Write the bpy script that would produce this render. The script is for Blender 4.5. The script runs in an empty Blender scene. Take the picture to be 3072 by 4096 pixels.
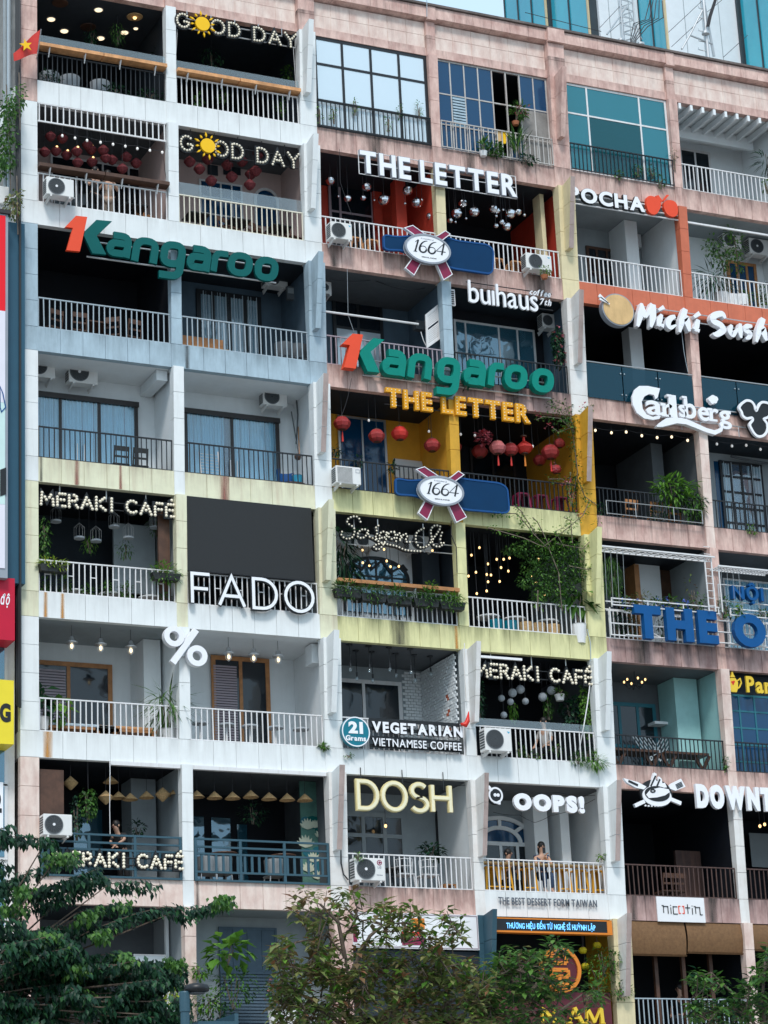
import bpy, bmesh, math, random
from mathutils import Vector, Matrix
from math import radians, sin, cos, pi, sqrt, atan2
S = bpy.context.scene
COL = S.collection
# ------------------------------------------------------------------ camera
FPX = 10057.55
YAW, PITCH, ROLL = radians(25.5662763), radians(18.2833328), radians(-2.76736907)
CAM = Vector((-16.70970301, -53.59307107, -30.03229112))
FW = Vector((sin(YAW)*cos(PITCH), cos(YAW)*cos(PITCH), sin(PITCH)))
_r = Vector((cos(YAW), -sin(YAW), 0)); _u = _r.cross(FW)
RT = _r*cos(ROLL) + _u*sin(ROLL); UP = -_r*sin(ROLL) + _u*cos(ROLL)
cd = bpy.data.cameras.new('camera'); co = bpy.data.objects.new('camera', cd); COL.objects.link(co)
cd.sensor_fit = 'HORIZONTAL'; cd.sensor_width = 24; cd.lens = FPX/3072*24
cd.clip_start = 0.5; cd.clip_end = 3000
co.matrix_world = Matrix(((RT.x, UP.x, -FW.x, CAM.x), (RT.y, UP.y, -FW.y, CAM.y), (RT.z, UP.z, -FW.z, CAM.z), (0, 0, 0, 1)))
S.camera = co
# ------------------------------------------------------------------ light
SUN_EL, SUN_AZ = radians(52), radians(205)          # azimuth clockwise from +Y: the sun stands in front and left of the facade
w = bpy.data.worlds.new('World'); S.world = w; w.use_nodes = True
nt = w.node_tree; bg = nt.nodes['Background']
sk = nt.nodes.new('ShaderNodeTexSky'); sk.sky_type = 'NISHITA'; sk.sun_disc = False
sk.sun_elevation = SUN_EL; sk.sun_rotation = SUN_AZ; sk.air_density = 1.0; sk.dust_density = 4.0; sk.ozone_density = 1.0
tcw = nt.nodes.new('ShaderNodeTexCoord'); cn = nt.nodes.new('ShaderNodeTexNoise'); cn.inputs['Scale'].default_value = 1.6; cn.inputs['Detail'].default_value = 6
nt.links.new(tcw.outputs['Generated'], cn.inputs['Vector'])                     # thin high cloud over the whole sky
cr = nt.nodes.new('ShaderNodeMapRange'); cr.inputs[1].default_value = .3; cr.inputs[2].default_value = .7; cr.inputs[3].default_value = .62; cr.inputs[4].default_value = .95
nt.links.new(cn.outputs['Fac'], cr.inputs[0])
cm_ = nt.nodes.new('ShaderNodeMixRGB'); cm_.inputs[2].default_value = (4.8, 6.6, 7.95, 1)
nt.links.new(cr.outputs[0], cm_.inputs[0]); nt.links.new(sk.outputs[0], cm_.inputs[1]); nt.links.new(cm_.outputs[0], bg.inputs[0]); bg.inputs[1].default_value = 0.10
sl = bpy.data.lights.new('sun', 'SUN'); sl.energy = 1.5; sl.angle = radians(12); sl.color = (1.0, 0.965, 0.93)
so = bpy.data.objects.new('sun', sl); COL.objects.link(so)
sd = Vector((sin(SUN_AZ)*cos(SUN_EL), cos(SUN_AZ)*cos(SUN_EL), sin(SUN_EL)))
so.rotation_euler = sd.to_track_quat('Z', 'Y').to_euler(); so.location = (0, -40, 30)
S.view_settings.view_transform = 'Standard'; S.view_settings.look = 'None'
S.view_settings.exposure = 0.62; S.view_settings.gamma = 1.0
S.cycles.max_bounces = 6; S.cycles.diffuse_bounces = 3; S.cycles.transparent_max_bounces = 12
# ------------------------------------------------------------------ pixel helpers (photo pixel 3072 x 4096 -> point on a plane that stands in the world)
def ray(px, py): return FW + RT*((px-1536)/FPX) - UP*((py-2048)/FPX)
def at(px, py, Y):
    d = ray(px, py); return CAM + d*((Y-CAM.y)/d.y)
def atX(px, py, X):
    d = ray(px, py); return CAM + d*((X-CAM.x)/d.x)
rnd = random.Random(7)
# ------------------------------------------------------------------ materials
M = {}
def nodes(name):
    m = bpy.data.materials.new(name); m.use_nodes = True; M[name] = m
    return m, m.node_tree, m.node_tree.nodes['Principled BSDF'], m.node_tree.links
def rgb(c): return (c[0], c[1], c[2], 1)
def paint(name, c, rough=.6, var=.12, dirt=0., dc=(.09, .085, .08), bump=.15, metal=0., c2=None, scale=2.2, spec=.4, vs=1., ledge=0.):
    m, t, b, L = nodes(name); N = t.nodes
    g = N.new('ShaderNodeNewGeometry')
    n1 = N.new('ShaderNodeTexNoise'); n1.inputs['Scale'].default_value = scale; n1.inputs['Detail'].default_value = 6; n1.inputs['Roughness'].default_value = .65
    mp0 = N.new('ShaderNodeMapping'); mp0.inputs['Scale'].default_value = (1, 1, vs); L.new(g.outputs['Position'], mp0.inputs['Vector'])
    L.new(mp0.outputs['Vector'], n1.inputs['Vector'])
    r = N.new('ShaderNodeValToRGB'); r.color_ramp.elements[0].position = .32; r.color_ramp.elements[1].position = .68
    c2 = c2 or tuple(x*(1-2*var) for x in c)
    r.color_ramp.elements[0].color = rgb(c2); r.color_ramp.elements[1].color = rgb(tuple(min(1, x*(1+var*.4)) for x in c))
    L.new(n1.outputs['Fac'], r.inputs['Fac']); out = r.outputs['Color']
    if dirt > 0:
        mp = N.new('ShaderNodeMapping'); mp.inputs['Scale'].default_value = (6.5, 6.5, .55); L.new(g.outputs['Position'], mp.inputs['Vector'])
        n2 = N.new('ShaderNodeTexNoise'); n2.inputs['Scale'].default_value = 1.0; n2.inputs['Detail'].default_value = 7; n2.inputs['Roughness'].default_value = .7
        L.new(mp.outputs['Vector'], n2.inputs['Vector'])
        r2 = N.new('ShaderNodeValToRGB'); r2.color_ramp.elements[0].position = .5; r2.color_ramp.elements[1].position = .78
        r2.color_ramp.elements[0].color = (0, 0, 0, 1); r2.color_ramp.elements[1].color = (dirt,)*3 + (1,)
        L.new(n2.outputs['Fac'], r2.inputs['Fac'])
        mx = N.new('ShaderNodeMixRGB'); mx.inputs[2].default_value = rgb(dc)
        L.new(r2.outputs['Color'], mx.inputs[0]); L.new(out, mx.inputs[1]); out = mx.outputs[0]
    if ledge > 0:                                    # grime runs under the top edge of every band (bands repeat each storey)
        sx = N.new('ShaderNodeSeparateXYZ'); L.new(g.outputs['Position'], sx.inputs[0])
        def mth(op, a, v=None, v2=None):
            n = N.new('ShaderNodeMath'); n.operation = op; L.new(a, n.inputs[0])
            if v is not None: n.inputs[1].default_value = v
            if v2 is not None: n.inputs[2].default_value = v2
            return n.outputs[0]
        u = mth('FLOORED_MODULO', mth('MULTIPLY', sx.outputs['Z'], -1.0), 3.3)
        u = mth('POWER', mth('MAXIMUM', mth('MULTIPLY_ADD', u, -1/.66, 1.0), 0.0), 1.6)
        mp3 = N.new('ShaderNodeMapping'); mp3.inputs['Scale'].default_value = (4.2, 4.2, .35); L.new(g.outputs['Position'], mp3.inputs['Vector'])
        n5 = N.new('ShaderNodeTexNoise'); n5.inputs['Scale'].default_value = 1.0; n5.inputs['Detail'].default_value = 8; n5.inputs['Roughness'].default_value = .72; L.new(mp3.outputs['Vector'], n5.inputs['Vector'])
        r5 = N.new('ShaderNodeMapRange'); r5.inputs[1].default_value = .36; r5.inputs[2].default_value = .66; r5.inputs[3].default_value = 0; r5.inputs[4].default_value = ledge; L.new(n5.outputs['Fac'], r5.inputs[0])
        ml = N.new('ShaderNodeMath'); ml.operation = 'MULTIPLY'; L.new(u, ml.inputs[0]); L.new(r5.outputs[0], ml.inputs[1])
        mx2 = N.new('ShaderNodeMixRGB'); mx2.inputs[2].default_value = rgb(tuple(x*.45 for x in dc)); L.new(ml.outputs[0], mx2.inputs[0]); L.new(out, mx2.inputs[1]); out = mx2.outputs[0]
    L.new(out, b.inputs['Base Color'])
    b.inputs['Roughness'].default_value = rough; b.inputs['Metallic'].default_value = metal; b.inputs['Specular IOR Level'].default_value = spec
    if bump:
        n3 = N.new('ShaderNodeTexNoise'); n3.inputs['Scale'].default_value = 60; n3.inputs['Detail'].default_value = 4
        L.new(g.outputs['Position'], n3.inputs['Vector'])
        bp = N.new('ShaderNodeBump'); bp.inputs['Strength'].default_value = bump; bp.inputs['Distance'].default_value = .01
        L.new(n3.outputs['Fac'], bp.inputs['Height']); L.new(bp.outputs['Normal'], b.inputs['Normal'])
    return m
def emit(name, c, s):
    m, t, b, L = nodes(name); b.inputs['Base Color'].default_value = rgb(c)
    b.inputs['Emission Color'].default_value = rgb(c); b.inputs['Emission Strength'].default_value = s; return m
def glass(name, c, mixg=.3, alpha=.25, rough=.03):
    m, t, b, L = nodes(name); N = t.nodes                       # tinted pane: part see-through, part mirror
    tr = N.new('ShaderNodeBsdfTransparent'); tr.inputs[0].default_value = rgb(tuple(.25+.75*x for x in c))
    gl = N.new('ShaderNodeBsdfGlossy'); gl.inputs[0].default_value = rgb(tuple(min(1, .35+x) for x in c)); gl.inputs[1].default_value = rough
    b.inputs['Base Color'].default_value = rgb(c); b.inputs['Roughness'].default_value = .1
    a = N.new('ShaderNodeMixShader'); a.inputs[0].default_value = 1-alpha; L.new(b.outputs[0], a.inputs[2]); L.new(tr.outputs[0], a.inputs[1])
    gp = N.new('ShaderNodeNewGeometry'); gn = N.new('ShaderNodeTexNoise'); gn.inputs['Scale'].default_value = 1.3; gn.inputs['Detail'].default_value = 2; L.new(gp.outputs['Position'], gn.inputs['Vector'])
    gb = N.new('ShaderNodeBump'); gb.inputs['Strength'].default_value = .35; gb.inputs['Distance'].default_value = .08; L.new(gn.outputs['Fac'], gb.inputs['Height']); L.new(gb.outputs['Normal'], gl.inputs['Normal'])
    lw = N.new('ShaderNodeLayerWeight'); lw.inputs['Blend'].default_value = .35
    ma = N.new('ShaderNodeMath'); ma.operation = 'MULTIPLY_ADD'; ma.inputs[1].default_value = .3; ma.inputs[2].default_value = mixg; L.new(lw.outputs['Fresnel'], ma.inputs[0])
    x = N.new('ShaderNodeMixShader'); L.new(ma.outputs[0], x.inputs[0]); L.new(a.outputs[0], x.inputs[1]); L.new(gl.outputs[0], x.inputs[2])
    L.new(x.outputs[0], N['Material Output'].inputs['Surface']); return m
def leafmat(name, cs, rough=.5):
    m, t, b, L = nodes(name); N = t.nodes
    g = N.new('ShaderNodeNewGeometry'); r = N.new('ShaderNodeValToRGB'); e = r.color_ramp.elements
    r.color_ramp.interpolation = 'LINEAR'
    for i, c in enumerate(cs):
        p = i/(len(cs)-1)
        if i == 0: e[0].position = 0; e[0].color = rgb(c)
        elif i == len(cs)-1: e[-1].position = 1; e[-1].color = rgb(c)
        else: e.new(p).color = rgb(c)
    L.new(g.outputs['Random Per Island'], r.inputs['Fac']); L.new(r.outputs['Color'], b.inputs['Base Color'])
    b.inputs['Roughness'].default_value = rough; b.inputs['Specular IOR Level'].default_value = .35
    b.inputs['Subsurface Weight'].default_value = 0
    tl = N.new('ShaderNodeBsdfTranslucent'); L.new(r.outputs['Color'], tl.inputs['Color'])
    x = N.new('ShaderNodeMixShader'); x.inputs[0].default_value = .32; L.new(b.outputs[0], x.inputs[1]); L.new(tl.outputs[0], x.inputs[2])
    L.new(x.outputs[0], N['Material Output'].inputs['Surface']); return m
PINK = (.71, .51, .445)
paint('pink', PINK, .75, .3, .6, (.13, .09, .085), .3, c2=(.47, .28, .245), scale=3.4, vs=.45, ledge=1.1)
paint('pink_pale', (.80, .68, .61), .75, .1, .4, (.30, .22, .2), .3, c2=(.62, .44, .385), scale=3.2, vs=.5)
paint('pink_dark', (.56, .39, .36), .75, .15, .7, (.12, .09, .09), .3, c2=(.31, .18, .165), scale=3.2, vs=.4, ledge=1.3)
paint('bare_stone', (.46,.36,.335), .8, .12, .5, (.14,.11,.1), .3)
paint('white', (.79, .82, .825), .6, .03, .28, (.46, .45, .44), .12, ledge=.35)
paint('white_worn', (.77, .77, .76), .65, .06, .4, (.34, .31, .29), .2, c2=(.69, .66, .63))
paint('blue_paint', (.40, .52, .60), .6, .12, .45, (.18, .24, .28), .15, vs=.5, ledge=.6)
paint('yellow_pale', (.76, .75, .55), .6, .06, .42, (.40, .22, .15), .15, ledge=.6)
paint('lime', (.78, .75, .40), .6, .09, .5, (.24, .25, .10), .15, vs=.5, ledge=.9)
paint('terracotta', (.60, .16, .085), .65, .08, .35, (.28, .09, .06), .15)
paint('ochre', (.68, .36, .03), .65, .1, .2, (.25, .13, .03), .15)
paint('ivory', (.74, .64, .40), .65, .06, .4, (.42, .33, .22), .15)
paint('red_wall', (.62, .065, .036), .6, .1, .1)
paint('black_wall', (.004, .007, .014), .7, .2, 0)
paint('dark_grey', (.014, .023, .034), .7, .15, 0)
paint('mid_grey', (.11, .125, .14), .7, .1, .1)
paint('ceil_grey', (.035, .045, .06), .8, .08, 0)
paint('blue_wall', (.085, .135, .185), .7, .12, .15)
paint('rose_wall', (.60, .45, .42), .7, .06, .1)
paint('white_wall', (.80, .84, .86), .7, .03, .12, (.45, .45, .45))
paint('grey_wall', (.32, .365, .39), .7, .06, .12)
paint('aqua_wall', (.34, .60, .60), .65, .06, .1)
paint('concrete', (.28, .265, .25), .85, .2, .5, (.06, .055, .05), .4)
paint('ochre_wall', (.76, .37, .03), .7, .08, .1)
paint('wet_ledge', (.16, .13, .12), .8, .3, .3)
paint('white_metal', (.74, .74, .75), .45, .03, .4, (.36, .27, .2), 0)
paint('cream_metal', (.74, .70, .58), .45, .04, .2, (.4, .25, .12), 0)
paint('grey_metal', (.36, .43, .48), .45, .04, .15, (.2, .2, .2), 0)
paint('mauve_metal', (.36, .30, .34), .45, .04, .15, (.2, .2, .2), 0)
paint('black_metal', (.016, .018, .022), .4, .1, 0, bump=0)
paint('rust_metal', (.085, .048, .042), .6, .2, .4, (.3, .15, .1), 0)
paint('teal_metal', (.035, .09, .125), .45, .06, 0, bump=0)
paint('steel', (.55, .56, .57), .35, .05, .2, (.2, .2, .2), 0, metal=.7)
paint('dark_frame', (.035, .03, .03), .4, .1, 0, bump=0)
paint('wood', (.50, .225, .085), .5, .16, .35, (.2, .08, .03), .15, scale=5)
paint('wood_orange', (.74, .37, .16), .5, .2, .45, (.3, .1, .03), .15, scale=4)
paint('wood_dark', (.10, .048, .03), .5, .2, .3, (.03, .015, .01), .15, scale=5)
paint('wicker', (.62, .40, .19), .7, .2, 0, scale=30, bump=.5)
paint('ac_white', (.74, .74, .73), .45, .03, .15, (.45, .42, .38), 0)
paint('ac_dark', (.05, .055, .06), .5, .1, 0, bump=0)
paint('plastic_white', (.80, .80, .82), .35, .02, 0, bump=0)
paint('pot_white', (.78, .78, .78), .5, .04, .1, bump=0)
paint('pot_black', (.02, .022, .022), .5, .1, 0, bump=0)
paint('pot_clay', (.42, .14, .06), .7, .1, .2)
emit('bulb_cream', (.86, .79, .64), .04)  # sign bulbs are unlit; a trace of glow is added to the cream
emit('bulb_white', (.95, .93, .9), .15)  # unlit white bulbs, brightened by a small added emission
emit('lamp_warm', (1, .62, .26), 1.5)
emit('lamp_pale', (1, .80, .52), 1.0)
glass('pane_dark', (.008, .016, .026), .07, .30)
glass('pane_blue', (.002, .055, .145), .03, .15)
glass('pane_teal_room', (.012, .17, .21), .05, .6)
glass('pane_sky', (.05, .20, .30), .30, .35)
glass('pane_teal', (.03, .29, .36), .10, .5)
glass('pane_clear', (.82, .92, .96), .06, .95)
glass('pane_white', (.58, .68, .76), .22, .0, .15)
glass('pane_deep', (.004, .075, .125), .03, .55)
leafmat('leaf_dark', [(.004, .022, .015), (.008, .042, .024), (.015, .07, .032), (.035, .125, .042)])
leafmat('leaf_mid', [(.02, .06, .016), (.04, .12, .025), (.075, .19, .035), (.13, .27, .05)])
leafmat('leaf_bright', [(.05, .14, .02), (.10, .25, .03), (.18, .36, .05)])
leafmat('leaf_brown', [(.04, .08, .025), (.10, .15, .04), (.20, .23, .07), (.13, .21, .05), (.27, .24, .10), (.13, .11, .05), (.28, .12, .06)])
leafmat('leaf_lime', [(.16, .28, .03), (.30, .42, .04), (.42, .46, .05)])
leafmat('petal_pink', [(.45, .05, .08), (.6, .2, .25), (.35, .02, .03)])
leafmat('petal_blue', [(.08, .12, .6), (.15, .25, .75)])
paint('bark', (.14, .105, .08), .9, .25, .4, (.04, .03, .025), .6, scale=8)
paint('twig', (.19, .15, .12), .9, .2, 0, bump=0)
# ------------------------------------------------------------------ mesh builder
class MB:
    def __init__(s): s.v = []; s.f = []; s.mi = []; s.cm = 0
    def add(s, vs, fs, T=None):
        o = len(s.v)
        s.v += [(T @ Vector(p)) if T else Vector(p) for p in vs]
        s.f += [tuple(i+o for i in f) for f in fs]; s.mi += [s.cm]*len(fs); return s
    def box(s, x0, x1, y0, y1, z0, z1, T=None):
        return s.add([(x0,y0,z0),(x1,y0,z0),(x1,y1,z0),(x0,y1,z0),(x0,y0,z1),(x1,y0,z1),(x1,y1,z1),(x0,y1,z1)],
                     [(0,3,2,1),(4,5,6,7),(0,1,5,4),(1,2,6,5),(2,3,7,6),(3,0,4,7)], T)
    def prism(s, poly, a, b, axis='x', T=None):
        n = len(poly)
        def P(p, t): return (t,p[0],p[1]) if axis == 'x' else ((p[0],t,p[1]) if axis == 'y' else (p[0],p[1],t))
        return s.add([P(p,a) for p in poly]+[P(p,b) for p in poly],
                     [tuple(range(n))[::-1], tuple(range(n,2*n))]+[(i,(i+1)%n,n+(i+1)%n,n+i) for i in range(n)], T)
    def tube(s, pts, r, n=6, cap=True, closed=False):
        pts = [Vector(p) for p in pts]; m = len(pts); rs = r if isinstance(r,(list,tuple)) else [r]*m
        o = len(s.v); pu = None
        for i, p in enumerate(pts):
            if closed: t = pts[(i+1)%m]-pts[i-1]
            else: t = pts[min(i+1,m-1)]-pts[max(i-1,0)]
            if t.length < 1e-9: t = Vector((0,0,1))
            t.normalize()
            if pu is None: pu = t.orthogonal().normalized()
            u = pu - t*pu.dot(t)
            if u.length < 1e-6: u = t.orthogonal()
            u.normalize(); pu = u; q = t.cross(u)
            for k in range(n):
                a = 2*pi*k/n; s.v.append(p+u*(rs[i]*cos(a))+q*(rs[i]*sin(a)))
        for i in range(m if closed else m-1):
            j = (i+1)%m
            for k in range(n):
                s.f.append((o+i*n+k, o+i*n+(k+1)%n, o+j*n+(k+1)%n, o+j*n+k)); s.mi.append(s.cm)
        if cap and not closed:
            s.f.append(tuple(o+k for k in range(n))[::-1]); s.f.append(tuple(o+(m-1)*n+k for k in range(n))); s.mi += [s.cm]*2
        return s
    def lathe(s, prof, c=(0,0,0), n=14, axis='z', sx=1, sy=1):
        o = len(s.v); c = Vector(c)
        for r, h in prof:
            for k in range(n):
                a = 2*pi*k/n; x, y = r*cos(a)*sx, r*sin(a)*sy
                s.v.append(c+(Vector((x,y,h)) if axis == 'z' else (Vector((x,h,y)) if axis == 'y' else Vector((h,x,y)))))
        for i in range(len(prof)-1):
            for k in range(n):
                s.f.append((o+i*n+k, o+i*n+(k+1)%n, o+(i+1)*n+(k+1)%n, o+(i+1)*n+k)); s.mi.append(s.cm)
        s.f.append(tuple(o+k for k in range(n))[::-1]); s.f.append(tuple(o+(len(prof)-1)*n+k for k in range(n))); s.mi += [s.cm]*2
        return s
    def ball(s, c, r, n=12, m=8, sz=1.0):
        return s.lathe([(max(1e-4, r*sin(pi*i/m)), -r*sz*cos(pi*i/m)) for i in range(m+1)], c, n)
    def ribbon(s, pts, hw, y0, y1, closed=False):
        """flat stroke in the X-Z plane, front face at y0, back at y1; hw = half width or a list of them"""
        m = len(pts); hs = hw if isinstance(hw,(list,tuple)) else [hw]*m; o = len(s.v)
        for i in range(m):
            if closed: a, b = Vector(pts[i-1]), Vector(pts[(i+1)%m])
            else: a, b = Vector(pts[max(i-1,0)]), Vector(pts[min(i+1,m-1)])
            p = Vector(pts[i]); d1 = (p-a); d2 = (b-p)
            if d1.length < 1e-9: d1 = d2
            if d2.length < 1e-9: d2 = d1
            d1 = d1.normalized(); d2 = d2.normalized()
            t = d1+d2
            t = t.normalized() if t.length > 1e-6 else d1
            nrm = Vector((-t.y, t.x)); k = 1/max(.45, t.dot(d1))
            for sg in (1,-1):
                q = p+nrm*(sg*hs[i]*k); s.v.append(Vector((q.x,y0,q.y))); s.v.append(Vector((q.x,y1,q.y)))
        R = range(m if closed else m-1)
        for i in R:
            a = o+4*i; b = o+4*((i+1)%m)
            s.f += [(a,a+2,b+2,b), (a+1,b+1,b+3,a+3), (a,b,b+1,a+1), (a+2,a+3,b+3,b+2)]; s.mi += [s.cm]*4
        if not closed:
            a = o; b = o+4*(m-1); s.f += [(a,a+1,a+3,a+2), (b,b+2,b+3,b+1)]; s.mi += [s.cm]*2
        return s
    def leaf(s, p, d, up, L, W, fold=.25):
        """one leaf: four faces folded along the midrib"""
        d = d.normalized(); q = d.cross(up)
        if q.length < 1e-4: q = d.orthogonal()
        q.normalize(); n = q.cross(d)
        a = p; b = p+d*(L*.45)+q*(W*.5)+n*(fold*W*.4); c = p+d*(L*.45)-q*(W*.5)+n*(fold*W*.4); e = p+d*L-n*(L*.12); m = p+d*(L*.45)
        o = len(s.v); s.v += [a,b,e,c,m]; s.f += [(o,o+4,o+2,o+1),(o,o+3,o+2,o+4)]; s.mi += [s.cm]*2
    def build(s, name, mats, parent=None, smooth=False, bevel=0):
        if not s.v: return None
        mn = Vector(tuple(min(v[i] for v in s.v) for i in range(3))); mx = Vector(tuple(max(v[i] for v in s.v) for i in range(3)))
        org = (mn+mx)/2
        if parent is None: org.z = mn.z
        me = bpy.data.meshes.new(name); me.from_pydata([v-org for v in s.v], [], s.f)
        mats = mats if isinstance(mats,(list,tuple)) else [mats]
        for k in mats: me.materials.append(M[k] if isinstance(k,str) else k)
        if len(mats) > 1:
            for p, i in zip(me.polygons, s.mi): p.material_index = i
        if smooth:
            for p in me.polygons: p.use_smooth = True
        bm = bmesh.new(); bm.from_mesh(me); bmesh.ops.recalc_face_normals(bm, faces=bm.faces[:])
        if bevel: bmesh.ops.bevel(bm, geom=bm.edges[:], offset=bevel, segments=1, affect='EDGES')
        bm.to_mesh(me); bm.free()
        o = bpy.data.objects.new(name, me); COL.objects.link(o)
        o.location = org-wloc(parent) if parent else org
        if parent: o.parent = parent
        return o
def wloc(o):
    v = Vector((0,0,0))
    while o: v += o.location; o = o.parent
    return v
def tag(o, label=None, cat=None, group=None, kind=None):
    if label: o['label'] = label
    if cat: o['category'] = cat
    if group: o['group'] = group
    if kind: o['kind'] = kind
    return o
def thing(name, loc, label, cat, group=None):
    o = bpy.data.objects.new(name, None); COL.objects.link(o); o.location = loc; o.empty_display_size = .2
    return tag(o, label, cat, group)
def copy_tree(o, parent=None):
    c = o.copy(); COL.objects.link(c); c.parent = parent
    for ch in list(o.children): copy_tree(ch, c)
    return c
def clone(o, loc, label=None, group=None, rz=None):
    c = copy_tree(o); c.location = loc
    if label: c['label'] = label
    if group: c['group'] = group
    if rz is not None: c.rotation_euler.z = rz
    return c
def cp(o, dloc):
    c = o.copy(); COL.objects.link(c); c.location = o.location+Vector(dloc); return c
# ------------------------------------------------------------------ facade grid
FH, BAND = 3.3, .61
BX = [(0.0,3.389),(3.657,7.068),(7.528,10.849),(11.116,14.520),(15.026,18.323),(18.588,21.93)]
CX = [(-.44,0.0),(3.389,3.657),(7.068,7.528),(10.849,11.116),(14.520,15.026),(18.323,18.588),(21.93,22.43)]
def zt(k): return -FH*k                       # top of the band under storey k = where its railing stands
def zc(k): return -FH*(k-1)-BAND              # soffit over storey k
# ------------------------------------------------------------------ ground, road and pavement
o = MB().box(-400,400,-300,500,-32.2,-31.62).build('ground', 'concrete'); tag(o, kind='structure')
paint('asphalt', (.05,.05,.052), .85, .2, .2); paint('paving', (.33,.31,.29), .8, .1, .3)
o = MB().box(-300,300,-46,-30,-31.62,-31.60).build('road', 'asphalt'); tag(o, kind='structure')
o = MB().box(-300,300,-29.8,-1.0,-31.62,-31.47).build('pavement', 'paving'); tag(o, kind='structure')
# ------------------------------------------------------------------ the building
B = thing('apartment_building', (10,0,-31.5), 'long pink and white apartment block stacked with open cafe balconies', 'building')
SPM = [['white','white','pink','pink','pink','pink'],
       ['white','white','pink','pink','terracotta','terracotta'],
       ['blue_paint','blue_paint','pink','pink_dark','pink','pink'],
       ['yellow_pale','yellow_pale','lime','lime','pink','pink'],
       ['white','white','lime','lime','pink_dark','pink_dark'],
       ['white','white','white','white','pink','pink'],
       ['pink_pale','pink_pale','pink','white','pink_dark','pink_dark'],
       ['pink']*6]
CM = [['pink','white','white','pink','pink','pink','pink'],
      ['white','white','white','ivory','ivory','terracotta','pink'],
      ['blue_paint','blue_paint','blue_paint','blue_paint','white_worn','pink','pink'],
      ['white','white','white','ochre','ochre','pink_pale','pink'],
      ['yellow_pale','yellow_pale','yellow_pale','lime','lime','pink','pink'],
      ['white','white','white','white','white','pink_pale','pink'],
      ['pink_pale','white','white_worn','white_worn','white','white_worn','pink'],
      ['pink','pink_pale','pink','teal_metal','ivory','pink_pale','pink']]
FIN = {(0,2):'white',(1,2):'white',(2,2):'blue_paint',(3,2):'white',(4,2):'yellow_pale',(5,2):'white',(6,2):'white',
       (0,4):'pink',(1,4):'ivory',(2,4):'white_worn',(3,4):'ochre',(4,4):'lime',(5,4):'white',(6,4):'white',(7,4):'white_worn',
       (5,3):'white_worn',(6,3):'white_worn',(7,3):'teal_metal',(0,6):'pink',(1,6):'pink',(2,6):'pink',(3,6):'pink',(4,6):'pink'}
GAP = .0055
for k in range(8):
    for b in range(6):
        x0, x1 = BX[b]; n = 6; m = MB(); z1 = zt(k); z0 = z1-BAND
        for i in range(n):
            a = x0+(x1-x0)*i/n; c = x0+(x1-x0)*(i+1)/n
            m.box(a+GAP*(i>0), c-GAP*(i<n-1), rnd.uniform(-.004,.004), .15, z0, z1)
        m.box(x0, x1, .022, .2, z0+.01, z1-.01)
        m.build('spandrel', SPM[k][b], B, bevel=0)
    for j in range(7):
        l, r = CX[j]; z0 = zt(k); z1 = zc(k); m = MB()
        zz = [z0-BAND, z0-.002]
        m.box(l, r, -.02, .25, z0-BAND+.004, z0-GAP)
        lean = .15 if j in (2,4,6) else (.10 if j else .0)
        nb = 4
        for i in range(nb):
            a = z0+(z1-z0)*i/nb; c = z0+(z1-z0)*(i+1)/nb
            fa, fc = -.02-lean*i/nb, -.02-lean*(i+1)/nb
            back = .16
            m.prism([(fa,a+GAP),(back,a+GAP),(back,c-GAP),(fc,c-GAP)], l, r)
        m.box(l+.01, r-.01, .0, back-.01, z0, z1)
        m.build('column', CM[k][j], B)
        if (k,j) in FIN:
            m = MB(); w_ = .14 if j != 3 else .12
            fx1 = r-(.25 if j != 3 else .03); fx0 = fx1-w_
            za = z0+.80; zb = z1-.02; nb = 3
            def fy(z): u = (z-za)/(zb-za); return -.30-.36*u
            for i in range(nb):
                a = za+(zb-za)*i/nb; c = za+(zb-za)*(i+1)/nb
                m.prism([(fy(a),a+GAP*(i>0)),(-.02-lean*(a-z0)/(z1-z0)+.002,a+GAP*(i>0)),(-.02-lean*(c-z0)/(z1-z0)+.002,c-GAP),(fy(c),c-GAP+(.08 if i==2 else 0))] , fx0, fx1)
            f_ = m.build('fin', FIN[(k,j)], B)
            if (k,j) in ((3,2),(6,2),(6,3),(6,4),(1,4),(2,4),(3,4),(7,4)):
                f_.data.materials.append(M['bare_stone'])
                for p in f_.data.polygons: p.material_index = 1 if p.normal.y < -.7 else 0
# parapet over the top storey: header beam, two rows of panels, projecting cornice
for b in range(6):
    x0, x1 = BX[b]
    m = MB()
    for i in range(3): m.box(x0+(x1-x0)*i/3+GAP*(i>0), x0+(x1-x0)*(i+1)/3-GAP*(i<2), .0, .2, 2.69, 2.93)
    m.box(x0,x1,.02,.19,2.70,2.92)
    m.build('header_beam', 'pink', B)
    m = MB()
    for row in range(2):
        for i in range(6):
            a = x0+(x1-x0)*i/6; c = x0+(x1-x0)*(i+1)/6
            m.box(a+.009, c-.009, .05+rnd.uniform(-.003,.003), .2, 2.94+row*.39, 2.94+(row+1)*.39-.012)
    m.box(x0, x1, .062, .22, 2.935, 3.72)
    m.build('parapet_panels', 'pink_pale', B)
    m = MB()
    for i in range(6):
        a = x0+(x1-x0)*i/6; c = x0+(x1-x0)*(i+1)/6
        m.prism([(-.14,3.79),(.2,3.72),(.2,4.12),(-.14,4.12)], a+.004, c-.004)
    m.box(x0-.0, x1+.0, -.12, .2, 3.80, 4.11)
    m.build('cornice', 'pink', B)
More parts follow.
